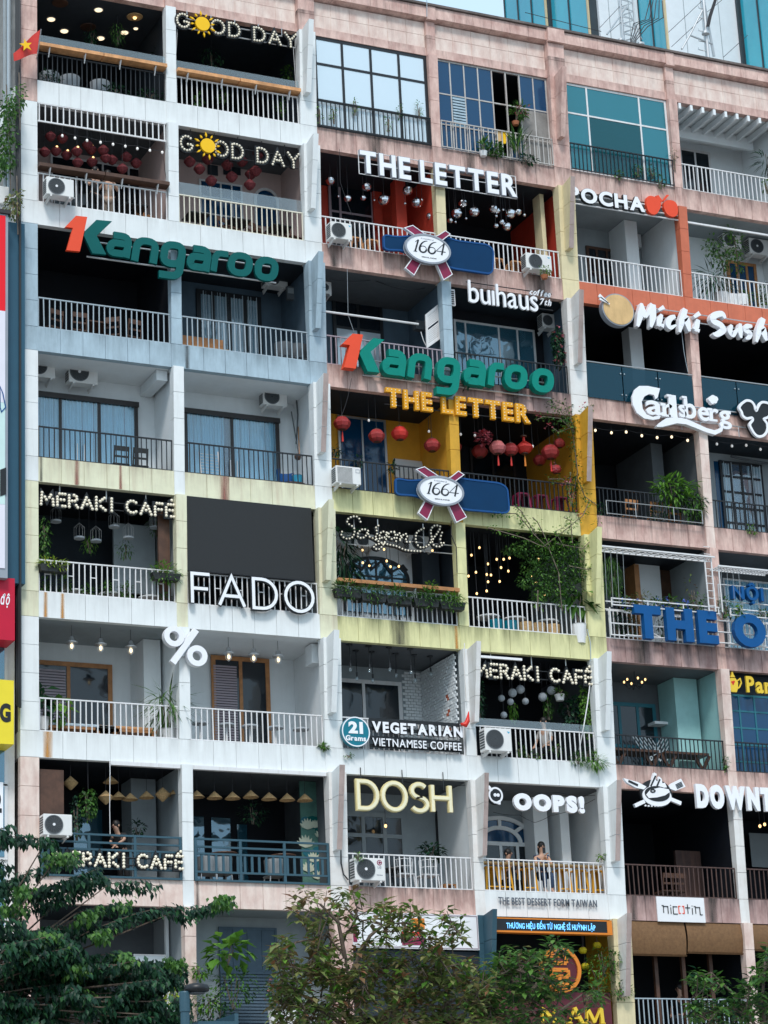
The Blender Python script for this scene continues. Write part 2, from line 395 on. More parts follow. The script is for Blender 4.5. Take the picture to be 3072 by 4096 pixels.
for j in range(7):
    l, r = CX[j]; m = MB()
    for a, c in ((2.69,3.2),(3.2,3.72)): m.box(l, r, -.05-.1*(j in (2,4)), .22, a+GAP, c-GAP)
    m.box(l+.01, r-.01, .0, .21, 2.69, 3.72)
    m.box(l-.002, r+.002, -.16-.08*(j in (2,4)), .22, 3.73, 4.13); m.build('parapet_pier', 'pink', B)
m = MB(); m.box(-.6, 22.5, -.2, .35, 4.135, 4.20); m.build('coping', 'wet_ledge', B)
m = MB(); m.box(-.44, 22.43, .3, 9.5, 3.5, 3.9); m.build('roof_slab', 'concrete', B)
m = MB(); m.box(-.40, 22.4, 9.2, 9.5, -31.4, 3.5); m.box(22.2,22.43,.3,9.2,-31.4,3.5); m.build('rear_wall', 'pink', B)
# side (left) wall of the block
m = MB()
for k in range(9): m.box(-.42, -.12, .26, 9.2, zt(k)-BAND, zt(k))
m.build('side_band', 'white_worn', B)
m = MB(); m.box(-.36, -.14, .26, 9.2, -31.4, 3.5); m.build('side_wall', 'concrete', B)
# ground storeys under the picture
m = MB()
for j in range(7): m.box(CX[j][0], CX[j][1], -.02, .4, -31.5, zt(7)-BAND)
m.build('ground_column', 'pink', B)
m = MB(); m.box(0, 21.93, .4, .6, -31.5, zt(7)-BAND-.02); m.build('shop_front', 'dark_grey', B)
# rust and damp runs on the bands
def stainmat(name, c, op=.75):
    m, t, b, L = nodes(name); N = t.nodes; b.inputs['Base Color'].default_value = rgb(c); b.inputs['Roughness'].default_value = .8
    tc = N.new('ShaderNodeTexCoord'); mp = N.new('ShaderNodeMapping'); mp.inputs['Scale'].default_value = (14, 14, 1.2); L.new(tc.outputs['Object'], mp.inputs['Vector'])
    n = N.new('ShaderNodeTexNoise'); n.inputs['Scale'].default_value = 1; n.inputs['Detail'].default_value = 6; L.new(mp.outputs['Vector'], n.inputs['Vector'])
    gx = N.new('ShaderNodeSeparateXYZ'); L.new(tc.outputs['Generated'], gx.inputs[0])
    f = N.new('ShaderNodeMath'); f.operation = 'PINGPONG'; f.inputs[1].default_value = .5; L.new(gx.outputs['X'], f.inputs[0])
    f2 = N.new('ShaderNodeMath'); f2.operation = 'MULTIPLY'; L.new(f.outputs[0], f2.inputs[0]); L.new(n.outputs['Fac'], f2.inputs[1])
    r = N.new('ShaderNodeMapRange'); r.inputs[1].default_value = .07; r.inputs[2].default_value = .34; r.inputs[4].default_value = op; L.new(f2.outputs[0], r.inputs[0])
    tr = N.new('ShaderNodeBsdfTransparent'); x = N.new('ShaderNodeMixShader'); L.new(r.outputs[0], x.inputs[0]); L.new(tr.outputs[0], x.inputs[1]); L.new(b.outputs[0], x.inputs[2]); L.new(x.outputs[0], N['Material Output'].inputs['Surface'])
stainmat('rust_run', (.62,.30,.07)); stainmat('damp_run', (.36,.15,.12)); stainmat('black_run', (.05,.05,.045), .5)
for k,b,f,w_,mt in ((4,0,.05,.16,'rust_run'),(4,0,.17,.16,'rust_run'),(5,0,.06,.34,'rust_run'),(4,2,.97,.16,'rust_run'),(3,0,.28,.2,'damp_run'),(3,0,.60,.13,'damp_run'),(3,0,.02,.14,'black_run'),(3,1,.3,.4,'damp_run'),(2,1,.04,.2,'black_run'),(0,3,.6,.9,'black_run'),(0,3,.25,.6,'black_run'),(1,3,.8,.8,'black_run'),(2,3,.5,.7,'black_run'),(6,4,.75,.5,'black_run'),(6,4,.06,.3,'black_run'),(4,2,.5,.8,'black_run'),(0,2,.5,.8,'black_run'),(4,4,.3,.9,'black_run'),(1,2,.1,.4,'black_run'),(6,1,.02,.2,'black_run')):
    xc = BX[b][0]+(BX[b][1]-BX[b][0])*f; xa = max(xc-w_/2, BX[b][0]+.01); xb = min(xc+w_/2, BX[b][1]-.01)
    MB().box(xa, xb, -.009, -.006, zt(k)-BAND+.01, zt(k)-.004).build('stain', mt, B)
# alcoves: floor, ceiling, back wall, side walls of each balcony
D = 2.1
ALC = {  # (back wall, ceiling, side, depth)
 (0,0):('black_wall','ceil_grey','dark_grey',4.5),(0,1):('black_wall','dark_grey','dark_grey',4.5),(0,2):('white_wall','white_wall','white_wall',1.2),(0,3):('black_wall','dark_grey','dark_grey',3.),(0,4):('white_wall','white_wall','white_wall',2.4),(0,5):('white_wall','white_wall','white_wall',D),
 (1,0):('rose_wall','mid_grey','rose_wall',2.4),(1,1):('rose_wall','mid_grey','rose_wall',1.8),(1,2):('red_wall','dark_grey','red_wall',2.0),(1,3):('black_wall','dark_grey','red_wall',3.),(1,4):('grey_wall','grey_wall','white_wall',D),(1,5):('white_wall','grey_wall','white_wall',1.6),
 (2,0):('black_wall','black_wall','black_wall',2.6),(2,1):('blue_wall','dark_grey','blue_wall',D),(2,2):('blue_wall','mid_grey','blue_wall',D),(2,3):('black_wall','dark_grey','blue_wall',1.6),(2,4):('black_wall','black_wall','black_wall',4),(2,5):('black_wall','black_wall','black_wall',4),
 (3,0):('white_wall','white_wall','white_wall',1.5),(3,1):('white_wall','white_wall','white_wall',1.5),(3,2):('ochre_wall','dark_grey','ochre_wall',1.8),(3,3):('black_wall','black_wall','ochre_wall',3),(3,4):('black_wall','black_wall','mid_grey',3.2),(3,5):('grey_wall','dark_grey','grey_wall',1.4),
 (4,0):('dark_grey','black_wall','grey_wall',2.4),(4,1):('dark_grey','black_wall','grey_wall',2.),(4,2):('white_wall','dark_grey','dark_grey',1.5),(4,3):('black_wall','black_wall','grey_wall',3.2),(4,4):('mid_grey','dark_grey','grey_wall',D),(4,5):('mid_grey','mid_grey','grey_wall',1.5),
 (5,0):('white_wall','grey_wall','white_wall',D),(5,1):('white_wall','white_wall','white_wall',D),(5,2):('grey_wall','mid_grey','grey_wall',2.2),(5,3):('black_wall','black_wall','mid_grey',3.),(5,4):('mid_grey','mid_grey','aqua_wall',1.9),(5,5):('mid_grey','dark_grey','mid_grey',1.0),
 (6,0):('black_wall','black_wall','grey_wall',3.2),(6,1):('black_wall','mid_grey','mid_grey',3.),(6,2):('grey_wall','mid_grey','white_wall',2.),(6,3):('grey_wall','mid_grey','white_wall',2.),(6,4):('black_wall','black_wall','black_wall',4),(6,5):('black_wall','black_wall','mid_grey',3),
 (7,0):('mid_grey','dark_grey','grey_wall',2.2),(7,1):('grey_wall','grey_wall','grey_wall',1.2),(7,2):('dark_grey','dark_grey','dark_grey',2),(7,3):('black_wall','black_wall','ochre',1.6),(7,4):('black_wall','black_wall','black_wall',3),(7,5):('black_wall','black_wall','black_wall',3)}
def dep(k,b): return ALC[(k,b)][3]
for (k,b),(wm,cm,sm,d) in ALC.items():
    x0, x1 = BX[b]; l = CX[b][0]+ (CX[b][1]-CX[b][0])/2; r = (CX[b+1][0]+CX[b+1][1])/2
    zb = zt(k)-.2; z1 = zc(k)
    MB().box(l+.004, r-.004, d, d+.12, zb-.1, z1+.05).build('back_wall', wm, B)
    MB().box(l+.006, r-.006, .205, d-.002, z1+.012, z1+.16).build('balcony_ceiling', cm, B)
    MB().box(l+.006, r-.006, .205, d-.002, zb-.22, zb).build('balcony_floor', 'concrete', B)
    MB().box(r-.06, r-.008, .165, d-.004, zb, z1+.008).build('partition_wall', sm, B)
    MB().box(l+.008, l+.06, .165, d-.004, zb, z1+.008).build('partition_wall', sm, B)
# ------------------------------------------------------------------ signs
CR = dict(L1=(0,0,1.2762), T2=(1200,0,1.5082), T3=(2100,0,1.7068), L4=(0,800,1.2762), M5=(1200,500,1.4426), R6=(2200,700,1.9025),
          L7=(0,1400,1.2762), L8=(0,1900,1.2762), M9=(1250,1050,1.4426), MA=(1250,1500,1.4426), MB=(1250,2000,1.4426), RC=(2250,1500,2.0182),
          LD=(0,2400,1.2762), LE=(0,3000,1.2762), MF=(1250,2500,1.3825), MG=(1250,3000,1.3272), RH=(2250,2150,2.0182), RI=(2250,2900,1.8491),
          LJ=(0,3300,1.2762), MK=(1100,3400,1.106), FU=(0,0,.54004))
def s_(c, x, y): a = CR[c]; return a[0]+x/a[2], a[1]+y/a[2]
def q(c, x, y, Y=0.): return at(*s_(c,x,y), Y)
def qX(c, x, y, X): return atX(*s_(c,x,y), X)
def arc(cx, cy, rx, ry, a0, a1, n=12):
    return [(cx+rx*cos(radians(a0+(a1-a0)*i/n)), cy+ry*sin(radians(a0+(a1-a0)*i/n))) for i in range(n+1)]
def rnded(pts, r, closed=False, n=5):
    out = []; m = len(pts)
    for i, p in enumerate(pts):
        if not closed and i in (0, m-1): out.append(p); continue
        P = Vector(p); a = Vector(pts[i-1])-P; b = Vector(pts[(i+1)%m])-P
        ra = min(r, a.length*.49, b.length*.49)
        A = P+a.normalized()*ra; Bv = P+b.normalized()*ra
        for k in range(n+1):
            t = k/n; v = A*(1-t)**2+P*(2*t*(1-t))+Bv*t*t; out.append((v.x,v.y))
    return out
def dedupe(pts):
    o = [pts[0]]
    for p in pts[1:]:
        if abs(p[0]-o[-1][0])+abs(p[1]-o[-1][1]) > 1e-5: o.append(p)
    return o
GL = {'A':(.8,[[(0,0),(.4,1),(.8,0)],[(.15,.33),(.65,.33)]]),
 'C':(.78,[arc(.43,.5,.43,.5,48,312)]), 'D':(.74,[[(0,0),(0,1),(.25,1)]+arc(.28,.5,.46,.5,90,-90)+[(0,0)]]),
 'E':(.58,[[(.58,1),(0,1),(0,0),(.58,0)],[(.02,.52),(.5,.52)]]), 'F':(.56,[[(.56,1),(0,1),(0,0)],[(.02,.5),(.5,.5)]]),
 'G':(.82,[arc(.43,.5,.43,.5,50,335)+[(.82,.45),(.5,.45)]]), 'H':(.7,[[(0,0),(0,1)],[(.7,0),(.7,1)],[(0,.52),(.7,.52)]]),
 'I':(.36,[[(.18,0),(.18,1)],[(0,0),(.36,0)],[(0,1),(.36,1)]]), 'K':(.68,[[(0,0),(0,1)],[(.62,1),(.06,.5),(.68,0)]]),
 'L':(.52,[[(0,1),(0,0),(.52,0)]]), 'M':(.92,[[(0,0),(.08,1),(.46,.3),(.84,1),(.92,0)]]), 'N':(.74,[[(0,0),(0,1),(.74,0),(.74,1)]]),
 'O':(.9,[arc(.45,.5,.45,.5,0,360,22)]), 'P':(.6,[[(0,0),(0,1),(.3,1)]+arc(.32,.74,.28,.26,90,-90,8)+[(0,.48)]]),
 'R':(.64,[[(0,0),(0,1),(.3,1)]+arc(.32,.75,.28,.25,90,-90,8)+[(0,.5)],[(.3,.5),(.64,0)]]),
 'S':(.62,[arc(.32,.75,.29,.25,35,270,10)+arc(.31,.25,.31,.25,90,-150,12)]), 'T':(.7,[[(0,1),(.7,1)],[(.35,1),(.35,0)]]),
 'V':(.74,[[(0,1),(.37,0),(.74,1)]]), 'Y':(.76,[[(0,1),(.38,.48),(.38,0)],[(.76,1),(.38,.48)]]),
 'É':(.58,[[(.58,1),(0,1),(0,0),(.58,0)],[(.02,.52),(.5,.52)],[(.22,1.18),(.44,1.38)]]), ' ':(.36,[])}
_bulb = {}
def bulb_mesh(r, mat, kind='bulb'):
    key = (round(r,3), mat)
    if key not in _bulb:
        t = MB().ball((0,0,0), r, 10, 6); me = bpy.data.meshes.new('bulb'); me.from_pydata(t.v,[],t.f)
        for p in me.polygons: p.use_smooth = True
        me.materials.append(M[mat]); _bulb[key] = me
    return _bulb[key]
def inst(me, name, p, parent=None):
    o = bpy.data.objects.new(name, me); COL.objects.link(o)
    o.location = Vector(p)-(wloc(parent) if parent else Vector((0,0,0)))
    if parent: o.parent = parent
    return o
def walk(pts, sp):
    P = [Vector(p) for p in pts]; L = [0]
    for a, b in zip(P, P[1:]): L.append(L[-1]+(b-a).length)
    n = max(1, round(L[-1]/sp)); out = []
    for i in range(n+1):
        d = L[-1]*i/n
        for j in range(len(P)-1):
            if L[j+1] >= d-1e-9:
                t = (d-L[j])/max(1e-9, L[j+1]-L[j]); out.append(P[j].lerp(P[j+1], t)); break
    return out
def frame(c, xl, yb, yt, xr, Y, yr=None):
    a = q(c,xl,yb,Y); t = q(c,xl,yt,Y); X1 = a.x
    lo, hi = a.x, a.x+40                                          # walk along the level line to the right pixel
    for _ in range(50):
        mid = (lo+hi)/2; d = Vector((mid,Y,a.z))-CAM; px = 1536+FPX*d.dot(RT)/d.dot(FW)
        if px < s_(c,xr,0)[0]: lo = mid
        else: hi = mid
    return a.x, lo, a.z, t.z
def layout(text, gap):
    x = 0; out = []
    for ch in text:
        wd, st = GL[ch]; out.append((ch, x, wd, st)); x += wd+gap
    return out, x-gap
def stroke_sign(root, text, X0, X1, z0, z1, Y, hw, depth, mat, gap=.26, bulbs=None, bulbR=.03, bulbmat='bulb_cream', skip=(), inner=None):
    lay, W = layout(text, gap); h = z1-z0; sx = (X1-X0)/W
    for ch, x, wd, st in lay:
        if ch == ' ' or ch in skip: continue
        mb = MB()
        for i, s in enumerate(st):
            pts = dedupe([(X0+(x+p[0])*sx, z0+p[1]*h) for p in s]); cl = len(pts) > 4 and (Vector(pts[0])-Vector(pts[-1])).length < 1e-3
            if cl: pts = pts[:-1]
            mb.ribbon(pts, hw, Y-.003*i, Y+depth+.001*i, closed=cl)
        L = mb.build('letter', mat, root)
        if inner:
            mi = MB()
            for i, s in enumerate(st):
                pts = dedupe([(X0+(x+p[0])*sx, z0+p[1]*h) for p in s]); cl = len(pts) > 4 and (Vector(pts[0])-Vector(pts[-1])).length < 1e-3
                if cl: pts = pts[:-1]
                mi.ribbon(pts, hw*.62, Y-.016-.003*i, Y-.012, closed=cl)
            mi.build('letter_face', inner, L)
        if bulbs:
            me = bulb_mesh(bulbR, bulbmat); seen = []
            for s in st:
                for p in walk([(X0+(x+a)*sx, z0+b*h) for a, b in s], bulbs*h):
                    if any((p-u).length < bulbR*1.7 for u in seen): continue
                    seen.append(p); inst(me, 'bulb', (p.x, Y-.02, p.y), L)
_fc = {}
def fontmesh(ch, off, shear=0):
    k = (ch, off, shear)
    if k not in _fc:
        cu = bpy.data.curves.new('glyph','FONT'); cu.body = ch; cu.size = 1; cu.offset = off; cu.extrude = .5; cu.resolution_u = 4; cu.shear = shear
        ob = bpy.data.objects.new('glyph', cu); COL.objects.link(ob)
        dg = bpy.context.evaluated_depsgraph_get(); me = bpy.data.meshes.new_from_object(ob.evaluated_get(dg))
        _fc[k] = ([v.co.copy() for v in me.vertices], [tuple(p.vertices) for p in me.polygons])
        COL.objects.unlink(ob); bpy.data.objects.remove(ob); bpy.data.meshes.remove(me); bpy.data.curves.remove(cu)
    return _fc[k]
def font_sign(root, text, X0, X1, z0, cap, Y, depth, mat, off=.02, gap=.08, space=.3, shear=0, capch='H', one=False, name='letter', inner=None):
    hv = fontmesh(capch, off)[0]; ch_h = max(v.y for v in hv)-min(v.y for v in hv); yb = min(v.y for v in hv)
    lay = []; x = 0
    for ch in text:
        if ch == ' ': x += space; continue
        vs, fs = fontmesh(ch, off, shear); a = min(v.x for v in vs); b = max(v.x for v in vs)
        lay.append((ch, x-a, vs, fs)); x += b-a+gap
    W = x-gap; sx = (X1-X0)/W; sz = cap/ch_h; big = MB(); out = []
    for ch, ox, vs, fs in lay:
        mb = big if one else MB()
        mb.add([(X0+(ox+v.x)*sx, Y+depth*(.5-v.z), z0+(v.y-yb)*sz) for v in vs], fs)
        if not one:
            L = mb.build(name, mat, root); out.append(L)
            if inner:
                v2, f2 = fontmesh(ch, inner[1], shear)
                MB().add([(X0+(ox+v.x)*sx, Y-.004+.01*(.5-v.z)-.006, z0+(v.y-yb)*sz) for v in v2], f2).build('letter_face', inner[0], L)
    if one: out = [big.build(name, mat, root)]
    return out
def poly_part(root, name, c, pts, Y, depth, mat):
    P = [q(c,x,y,Y) for x, y in pts]
    return MB().prism([(p.x,p.z) for p in P], Y, Y+depth, 'y').build(name, mat, root)
def disc(mb, c, rx, rz, y0, y1, n=32, tilt=0):
    mb.prism([(c[0]+rx*cos(2*pi*i/n), c[1]+rz*sin(2*pi*i/n)) for i in range(n)], y0, y1, 'y'); return mb
paint('sign_green', (.0,.22,.17), .5, .05, .15, (.0,.12,.1), bump=0, spec=.2); paint('sign_green_deep', (.0,.105,.10), .5, .05, .15, (.0,.06,.06), bump=0, spec=.2)
paint('sign_red', (.80,.07,.02), .45, .03, 0, bump=0); paint('sign_white', (.85,.86,.90), .4, .02, .05, bump=0)
paint('sign_black', (.012,.014,.017), .45, .1, 0, bump=0); paint('sign_blue', (.004,.085,.27), .5, .05, .1, bump=0, spec=.2)
paint('bottle_blue', (.002,.036,.105), .6, .05, 0, bump=0, spec=.15); paint('bottle_rim', (.01,.075,.24), .6, .05, 0, bump=0, spec=.2); paint('ribbon_red', (.24,.012,.06), .5, .06, .1)
paint('sun_yellow', (.90,.52,.0), .45, .02, 0, bump=0); paint('sign_gold', (.78,.66,.33), .4, .05, .1, bump=0); paint('gold_face', (.86,.80,.56), .4, .05, .1, bump=0)
paint('letter_yellow', (.78,.36,.012), .45, .04, .1, bump=0); paint('sign_teal', (.0,.17,.24), .4, .05, 0, bump=0)
paint('cutting_board', (.70,.46,.21), .55, .1, .5, (.3,.16,.05)); paint('chili', (.65,.025,.015), .4, .05, 0, bump=0)
paint('sign_orange', (.72,.22,.02), .45, .05, .1, bump=0); paint('sign_maroon', (.10,.012,.022), .5, .06, 0, bump=0); paint('yellow_gold', (.80,.55,.04), .45, .05, .1, bump=0)
paint('sign_dim', (.10,.12,.15), .5, .05, 0, bump=0); paint('letter_side', (.30,.33,.38), .5, .05, .1, bump=0)
emit('led_cyan', (.15,.5,.95), .9)
def bars(root, specs, mat, r=.018, name='mounting_bar'):
    for a, b in specs: MB().tube([a,b], r, 5).build(name, mat, root)

# sun-and-bulb-letter signs of the two top storeys at the left
for (xl,yb,yt,xr,cx,cy,rr,lab,Y) in ((903,135,68,1510,1033,123,36,'upper of two bulb letter signs with a yellow sun, hung below the roof parapet',-.12),
                             (922,765,692,1525,1060,745,37,'lower of two bulb letter signs with a yellow sun, above the pink cafe balcony',.0)):
    X0,X1,z0,z1 = frame('L1',xl,yb,yt,xr,Y)
    R = thing('letter_sign', ((X0+X1)/2,Y,z0), lab, 'sign', 'bulb letter signs with a yellow sun')
    lay, W = layout('GOOD DAY', .34)
    stroke_sign(R, 'GOOD DAY', X0, X1, z0, z1, Y, .062, .09, 'sign_black', gap=.34, bulbs=.19, bulbR=.030, skip=())
    # the first O is a sun
    Ls = [o for o in R.children]; o1 = Ls[1]
    for ch in list(o1.children): bpy.data.objects.remove(ch)
    bpy.data.objects.remove(o1)
    cpt = q('L1',cx,cy,Y-.06); rw = abs(q('L1',cx+rr,cy,Y-.06).x-cpt.x)
    sun = disc(MB(), (cpt.x,cpt.z), rw, rw, Y-.09, Y-.02).build('sun_disc', 'sun_yellow', R)
    for i in range(12):
        a = 2*pi*i/12+.13; ca, sa = cos(a), sin(a); L0 = rw*1.18; L1 = rw*(1.95 if i%2 else 1.72)
        mb = MB(); t = Vector((-sa,ca)); d = Vector((ca,sa)); C = Vector((cpt.x,cpt.z))
        pl = [C+d*L0, C+d*(L0*.55+L1*.45)+t*rw*.13, C+d*L1, C+d*(L0*.55+L1*.45)-t*rw*.13]
        mb.prism([(p.x,p.y) for p in pl], Y-.08, Y-.04, 'y').build('sun_ray', 'sun_yellow', R)
    bars(R, [((X0-.05,Y+.1,z1-.05),(X1+.03,Y+.1,z1-.05)),((X0-.05,Y+.1,z0+.06),(X1+.03,Y+.1,z0+.06))], 'steel' if yb<400 else 'black_metal')
    for i in range(5): x = X0+(X1-X0)*(i+.5)/5; bars(R, [((x,Y+.12,z1-.05),(x,Y+.12,z1+.42 if yb > 400 else z1+.2))], 'black_metal' if yb>400 else 'steel', .012)
# bulb name signs
for c,xl,yb,yt,xr,lab,Y in (('L8',208,150,88,886,'bulb letter sign hung at the left over a white railing with two planters',.02),
                           ('MF',905,283,212,1545,'bulb letter sign hung over a balcony with white paper globes and an outdoor unit',.02),
                           ('LE',288,585,520,932,'bulb letter sign fixed low on a teal railing behind the tree',-.14)):
    X0,X1,z0,z1 = frame(c,xl,yb,yt,xr,Y)
    R = thing('letter_sign', ((X0+X1)/2,Y,z0), lab, 'sign', 'bulb letter signs')
    stroke_sign(R, 'MERAKI CAFÉ', X0, X1, z0, z1, Y, .055, .07, 'sign_black', gap=.30, bulbs=.235, bulbR=.036, bulbmat='bulb_cream')
    bars(R, [((X0,Y+.08,z0+.06),(X1,Y+.08,z0+.06)),((X0,Y+.08,z1-.06),(X1,Y+.08,z1-.06))], 'black_metal' , .015)
    if c != 'LE':
        for f in (.15,.5,.8): bars(R, [((X0+(X1-X0)*f,Y+.1,z1-.06),(X0+(X1-X0)*f,Y+.1,z1+.45))], 'steel', .014)
# green and orange big letters, twice
KL = {'a':[('c',[(.14,.14),(.86,.14),(.86,.56),(.14,.56)],.3),('o',[(.2,.87),(.86,.87),(.86,0)],.3)],
      'n':[('o',[(.14,0),(.14,.87),(.86,.87),(.86,0)],.32)], 'g':[('c',[(.14,.12),(.86,.12),(.86,.87),(.14,.87)],.3),('o',[(.86,.6),(.86,-.36),(.05,-.36)],.32)],
      'r':[('o',[(.17,0),(.17,.87),(.98,.87)],.34)], 'o':[('c',[(.14,.13),(.86,.13),(.86,.87),(.14,.87)],.34)]}
def green_sign(c, one, chev, boxes, lab, mat, Y, dp=.2):
    P = q(c, *one[3], Y); R = thing('letter_sign', (P.x+2,Y,P.z-.3), lab, 'sign', 'signs of big green letters')
    poly_part(R, 'letter', c, one, Y-.004, dp, 'sign_red'); poly_part(R, 'letter', c, chev, Y, dp, mat)
    for ch, xl, xr, yt, yb in boxes:
        xm = (xl+xr)/2; z1 = q(c,xm,yt,Y).z; z0 = q(c,xm,yb,Y).z; h = z1-z0; sl_ = .16*h
        X0 = q(c,xl,(yt+yb)/2,Y).x+.02; X1 = q(c,xr,(yt+yb)/2,Y).x-.02-sl_*.6
        mb = MB()
        for i,(ty,pts,r) in enumerate(KL[ch]):
            pp = rnded(pts, r, ty == 'c'); pp = [(X0-sl_*.2+x*(X1-X0)+z*sl_, z0+z*h) for x, z in pp]
            mb.ribbon(pp, .135*h+.004, Y-.003*i, Y+dp-.002*i, closed=ty == 'c')
        mb.build('letter', mat, R)
    a = q(c,boxes[0][1],boxes[0][4]-12,Y); b_ = q(c,boxes[-1][2],boxes[-1][4]-14,Y)
    for dz in (0,.42): bars(R, [((a.x-.4,Y+.27,a.z+dz),(b_.x,Y+.27,a.z+dz))], 'steel', .022)
green_sign('L4', [(388,80),(446,86),(408,262),(340,256),(372,142),(332,138)], [(492,101),(572,108),(494,182),(543,278),(472,272),(428,180),(436,156)],
  [('a',540,680,166,290),('n',668,820,192,318),('g',812,956,212,340),('a',950,1085,234,360),('r',1075,1172,257,367),('o',1155,1300,267,388),('o',1293,1430,290,412)],
  'big dark green letters led by an orange one, across the dark balcony at left', 'sign_green_deep', -.3, .09)
green_sign('M9', [(232,410),(292,416),(250,612),(182,604),(216,476),(172,470)], [(352,435),(416,445),(336,515),(388,635),(318,628),(272,525),(286,498)],
  [('a',398,548,504,650),('n',545,700,526,668),('g',712,862,548,692),('a',868,1008,562,706),('r',1012,1112,578,712),('o',1100,1250,590,730),('o',1260,1402,612,748)],
  'big bright green letters led by a red one, on the railing below the shutter balcony', 'sign_green', -.35)
# channel letters over the red and the ochre balconies
X0,X1,z0,z1 = frame('M5',348,274,142,1258,-.25)
R = thing('letter_sign', ((X0+X1)/2,-.25,z0), 'large white block letters on a wire frame above the red balcony', 'sign')
font_sign(R, 'THE LETTER', X0, X1, z0, z1-z0, -.25, .1, 'letter_side', off=.045, gap=.10, space=.26, inner=('sign_white', .028))
for dz in (.0,.5,1.0): bars(R, [((X0,-.18,z0+(z1-z0)*dz),(X1,-.18,z0+(z1-z0)*dz))], 'white_metal', .012)
for f in (0,.28,.62,1): bars(R, [((X0+(X1-X0)*f,-.18,z0),(X0+(X1-X0)*f,-.18,z1))], 'white_metal', .012)
X0,X1,z0,z1 = frame('MA',428,180,70,1262,-.2)
R = thing('letter_sign', ((X0+X1)/2,-.2,z0), 'golden yellow block letters with bulbs above the ochre lantern balcony', 'sign')
for L in font_sign(R, 'THE LETTER', X0, X1, z0, z1-z0, -.2, .1, 'letter_yellow', off=.045, gap=.10, space=.3):
    me = bulb_mesh(.016, 'bulb_cream'); bb = [Vector(v) for v in L.bound_box]; wl = wloc(L)
    vs = [v.co for v in L.data.vertices]; x0 = min(v.x for v in vs); x1 = max(v.x for v in vs); zz0 = min(v.z for v in vs); zz1 = max(v.z for v in vs)
    from mathutils.bvhtree import BVHTree
    bt = BVHTree.FromPolygons(vs, [tuple(p.vertices) for p in L.data.polygons])
    nx = max(2, round((x1-x0)/.11)); nz = 6
    for i in range(nx):
        for j in range(nz):
            p = Vector((x0+.05+(x1-x0-.1)*i/(nx-1), -2, zz0+.05+(zz1-zz0-.1)*j/(nz-1)))
            if bt.ray_cast(p, Vector((0,1,0)))[0]: inst(me, 'bulb', wl+Vector((p.x,-.05,p.z)), L)
bars(R, [((X0,-.08,z1-.1),(X1,-.08,z1-.1)),((X0,-.08,z0+.1),(X1,-.08,z0+.1))], 'black_metal', .015)
# bottle shaped signs
D16 = {'1':[([(.18,.80),(.42,1.0)],[.012,.03]),([(.42,1.0),(.24,.0)],[.05,.05]),([(.12,.0),(.40,.0)],[.014,.014])],
       '6':[(arc(.72,.28,.60,.72,92,180,9)+arc(.40,.28,.28,.28,180,360,12)+arc(.40,.28,.28,.25,0,160,9),[.012]+[.02+.006*i for i in range(8)]+[.07]*4+[.05]*10+[.02]*12)],
       '4':[([(.62,1.0),(.02,.28),(.80,.28)],[.02,.02,.025]),([(.62,1.0),(.50,.0)],[.05,.05])]}
def bottle_sign(c, cx, cy, out, arms, lab, Y):
    P = q(c,cx,cy,Y); R = thing('bottle_sign', (P.x,Y,P.z-.4), lab, 'sign', 'blue bottle shaped signs')
    pts = [q(c,x,y,Y) for x, y in out]; pl = [(p.x,p.z) for p in pts]; pl = rnded(pl, .12, True, 4)
    b_ = MB().prism(pl, Y, Y+.12, 'y').build('bottle_panel', 'bottle_blue', R)
    MB().ribbon(dedupe(pl), .022, Y-.012, Y+.06, closed=True).build('bottle_rim', 'bottle_rim', b_)
    h0 = q(c,out[4][0]+30,out[4][1]+30,Y)
    for a in arms: poly_part(R, 'ribbon_arm', c, a, Y-.10, .09, 'ribbon_red')
    for a in arms:
        ps = [q(c,x,y,Y-.1) for x, y in a]; MB().ribbon([(p.x,p.z) for p in ps], .010, Y-.112, Y-.01, closed=True).build('ribbon_edge', 'sign_white', R)
    rx = abs(q(c,cx+126,cy,Y-.2).x-q(c,cx,cy,Y-.2).x); rz = abs(q(c,cx,cy+80,Y-.2).z-q(c,cx,cy,Y-.2).z)
    C = q(c,cx,cy,Y-.2)
    e = disc(MB(), (C.x,C.z), rx, rz, Y-.2, Y-.05, 40).build('oval_panel', 'sign_white', R)
    pl = [(C.x+rx*cos(2*pi*i/40), C.z+rz*sin(2*pi*i/40)) for i in range(40)]
    MB().ribbon(pl, .025, Y-.215, Y-.12, closed=True).build('oval_rim', 'letter_side', e)
    hgt = rz*.86; x = C.x-rx*.72; zb = C.z-rz*.30; sx = rx*1.42/3.05
    for ch in '1664':
        mb = MB()
        for i,(p,hw) in enumerate(D16[ch]): mb.ribbon([(x+a*sx*1.18+b2*.14*hgt, zb+b2*hgt) for a, b2 in p], [k*hgt*1.25 for k in (hw+[hw[-1]]*len(p))[:len(p)]], Y-.206-.002*i, Y-.19)
        mb.build('numeral', 'sign_black', e); x += sx*(.55 if ch == '1' else .86)
    font_sign(e, 'BIÈRE BLANCHE', C.x-rx*.30, C.x+rx*.36, C.z-rz*.66, rz*.07, Y-.206, .01, 'sign_black', off=.01, one=True, gap=.15, name='lettering')
    font_sign(e, 'Kronenbourg', C.x-rx*.30, C.x+rx*.28, C.z+rz*.66, rz*.09, Y-.206, .01, 'letter_side', off=-.005, one=True, shear=.4, name='lettering')
    return R
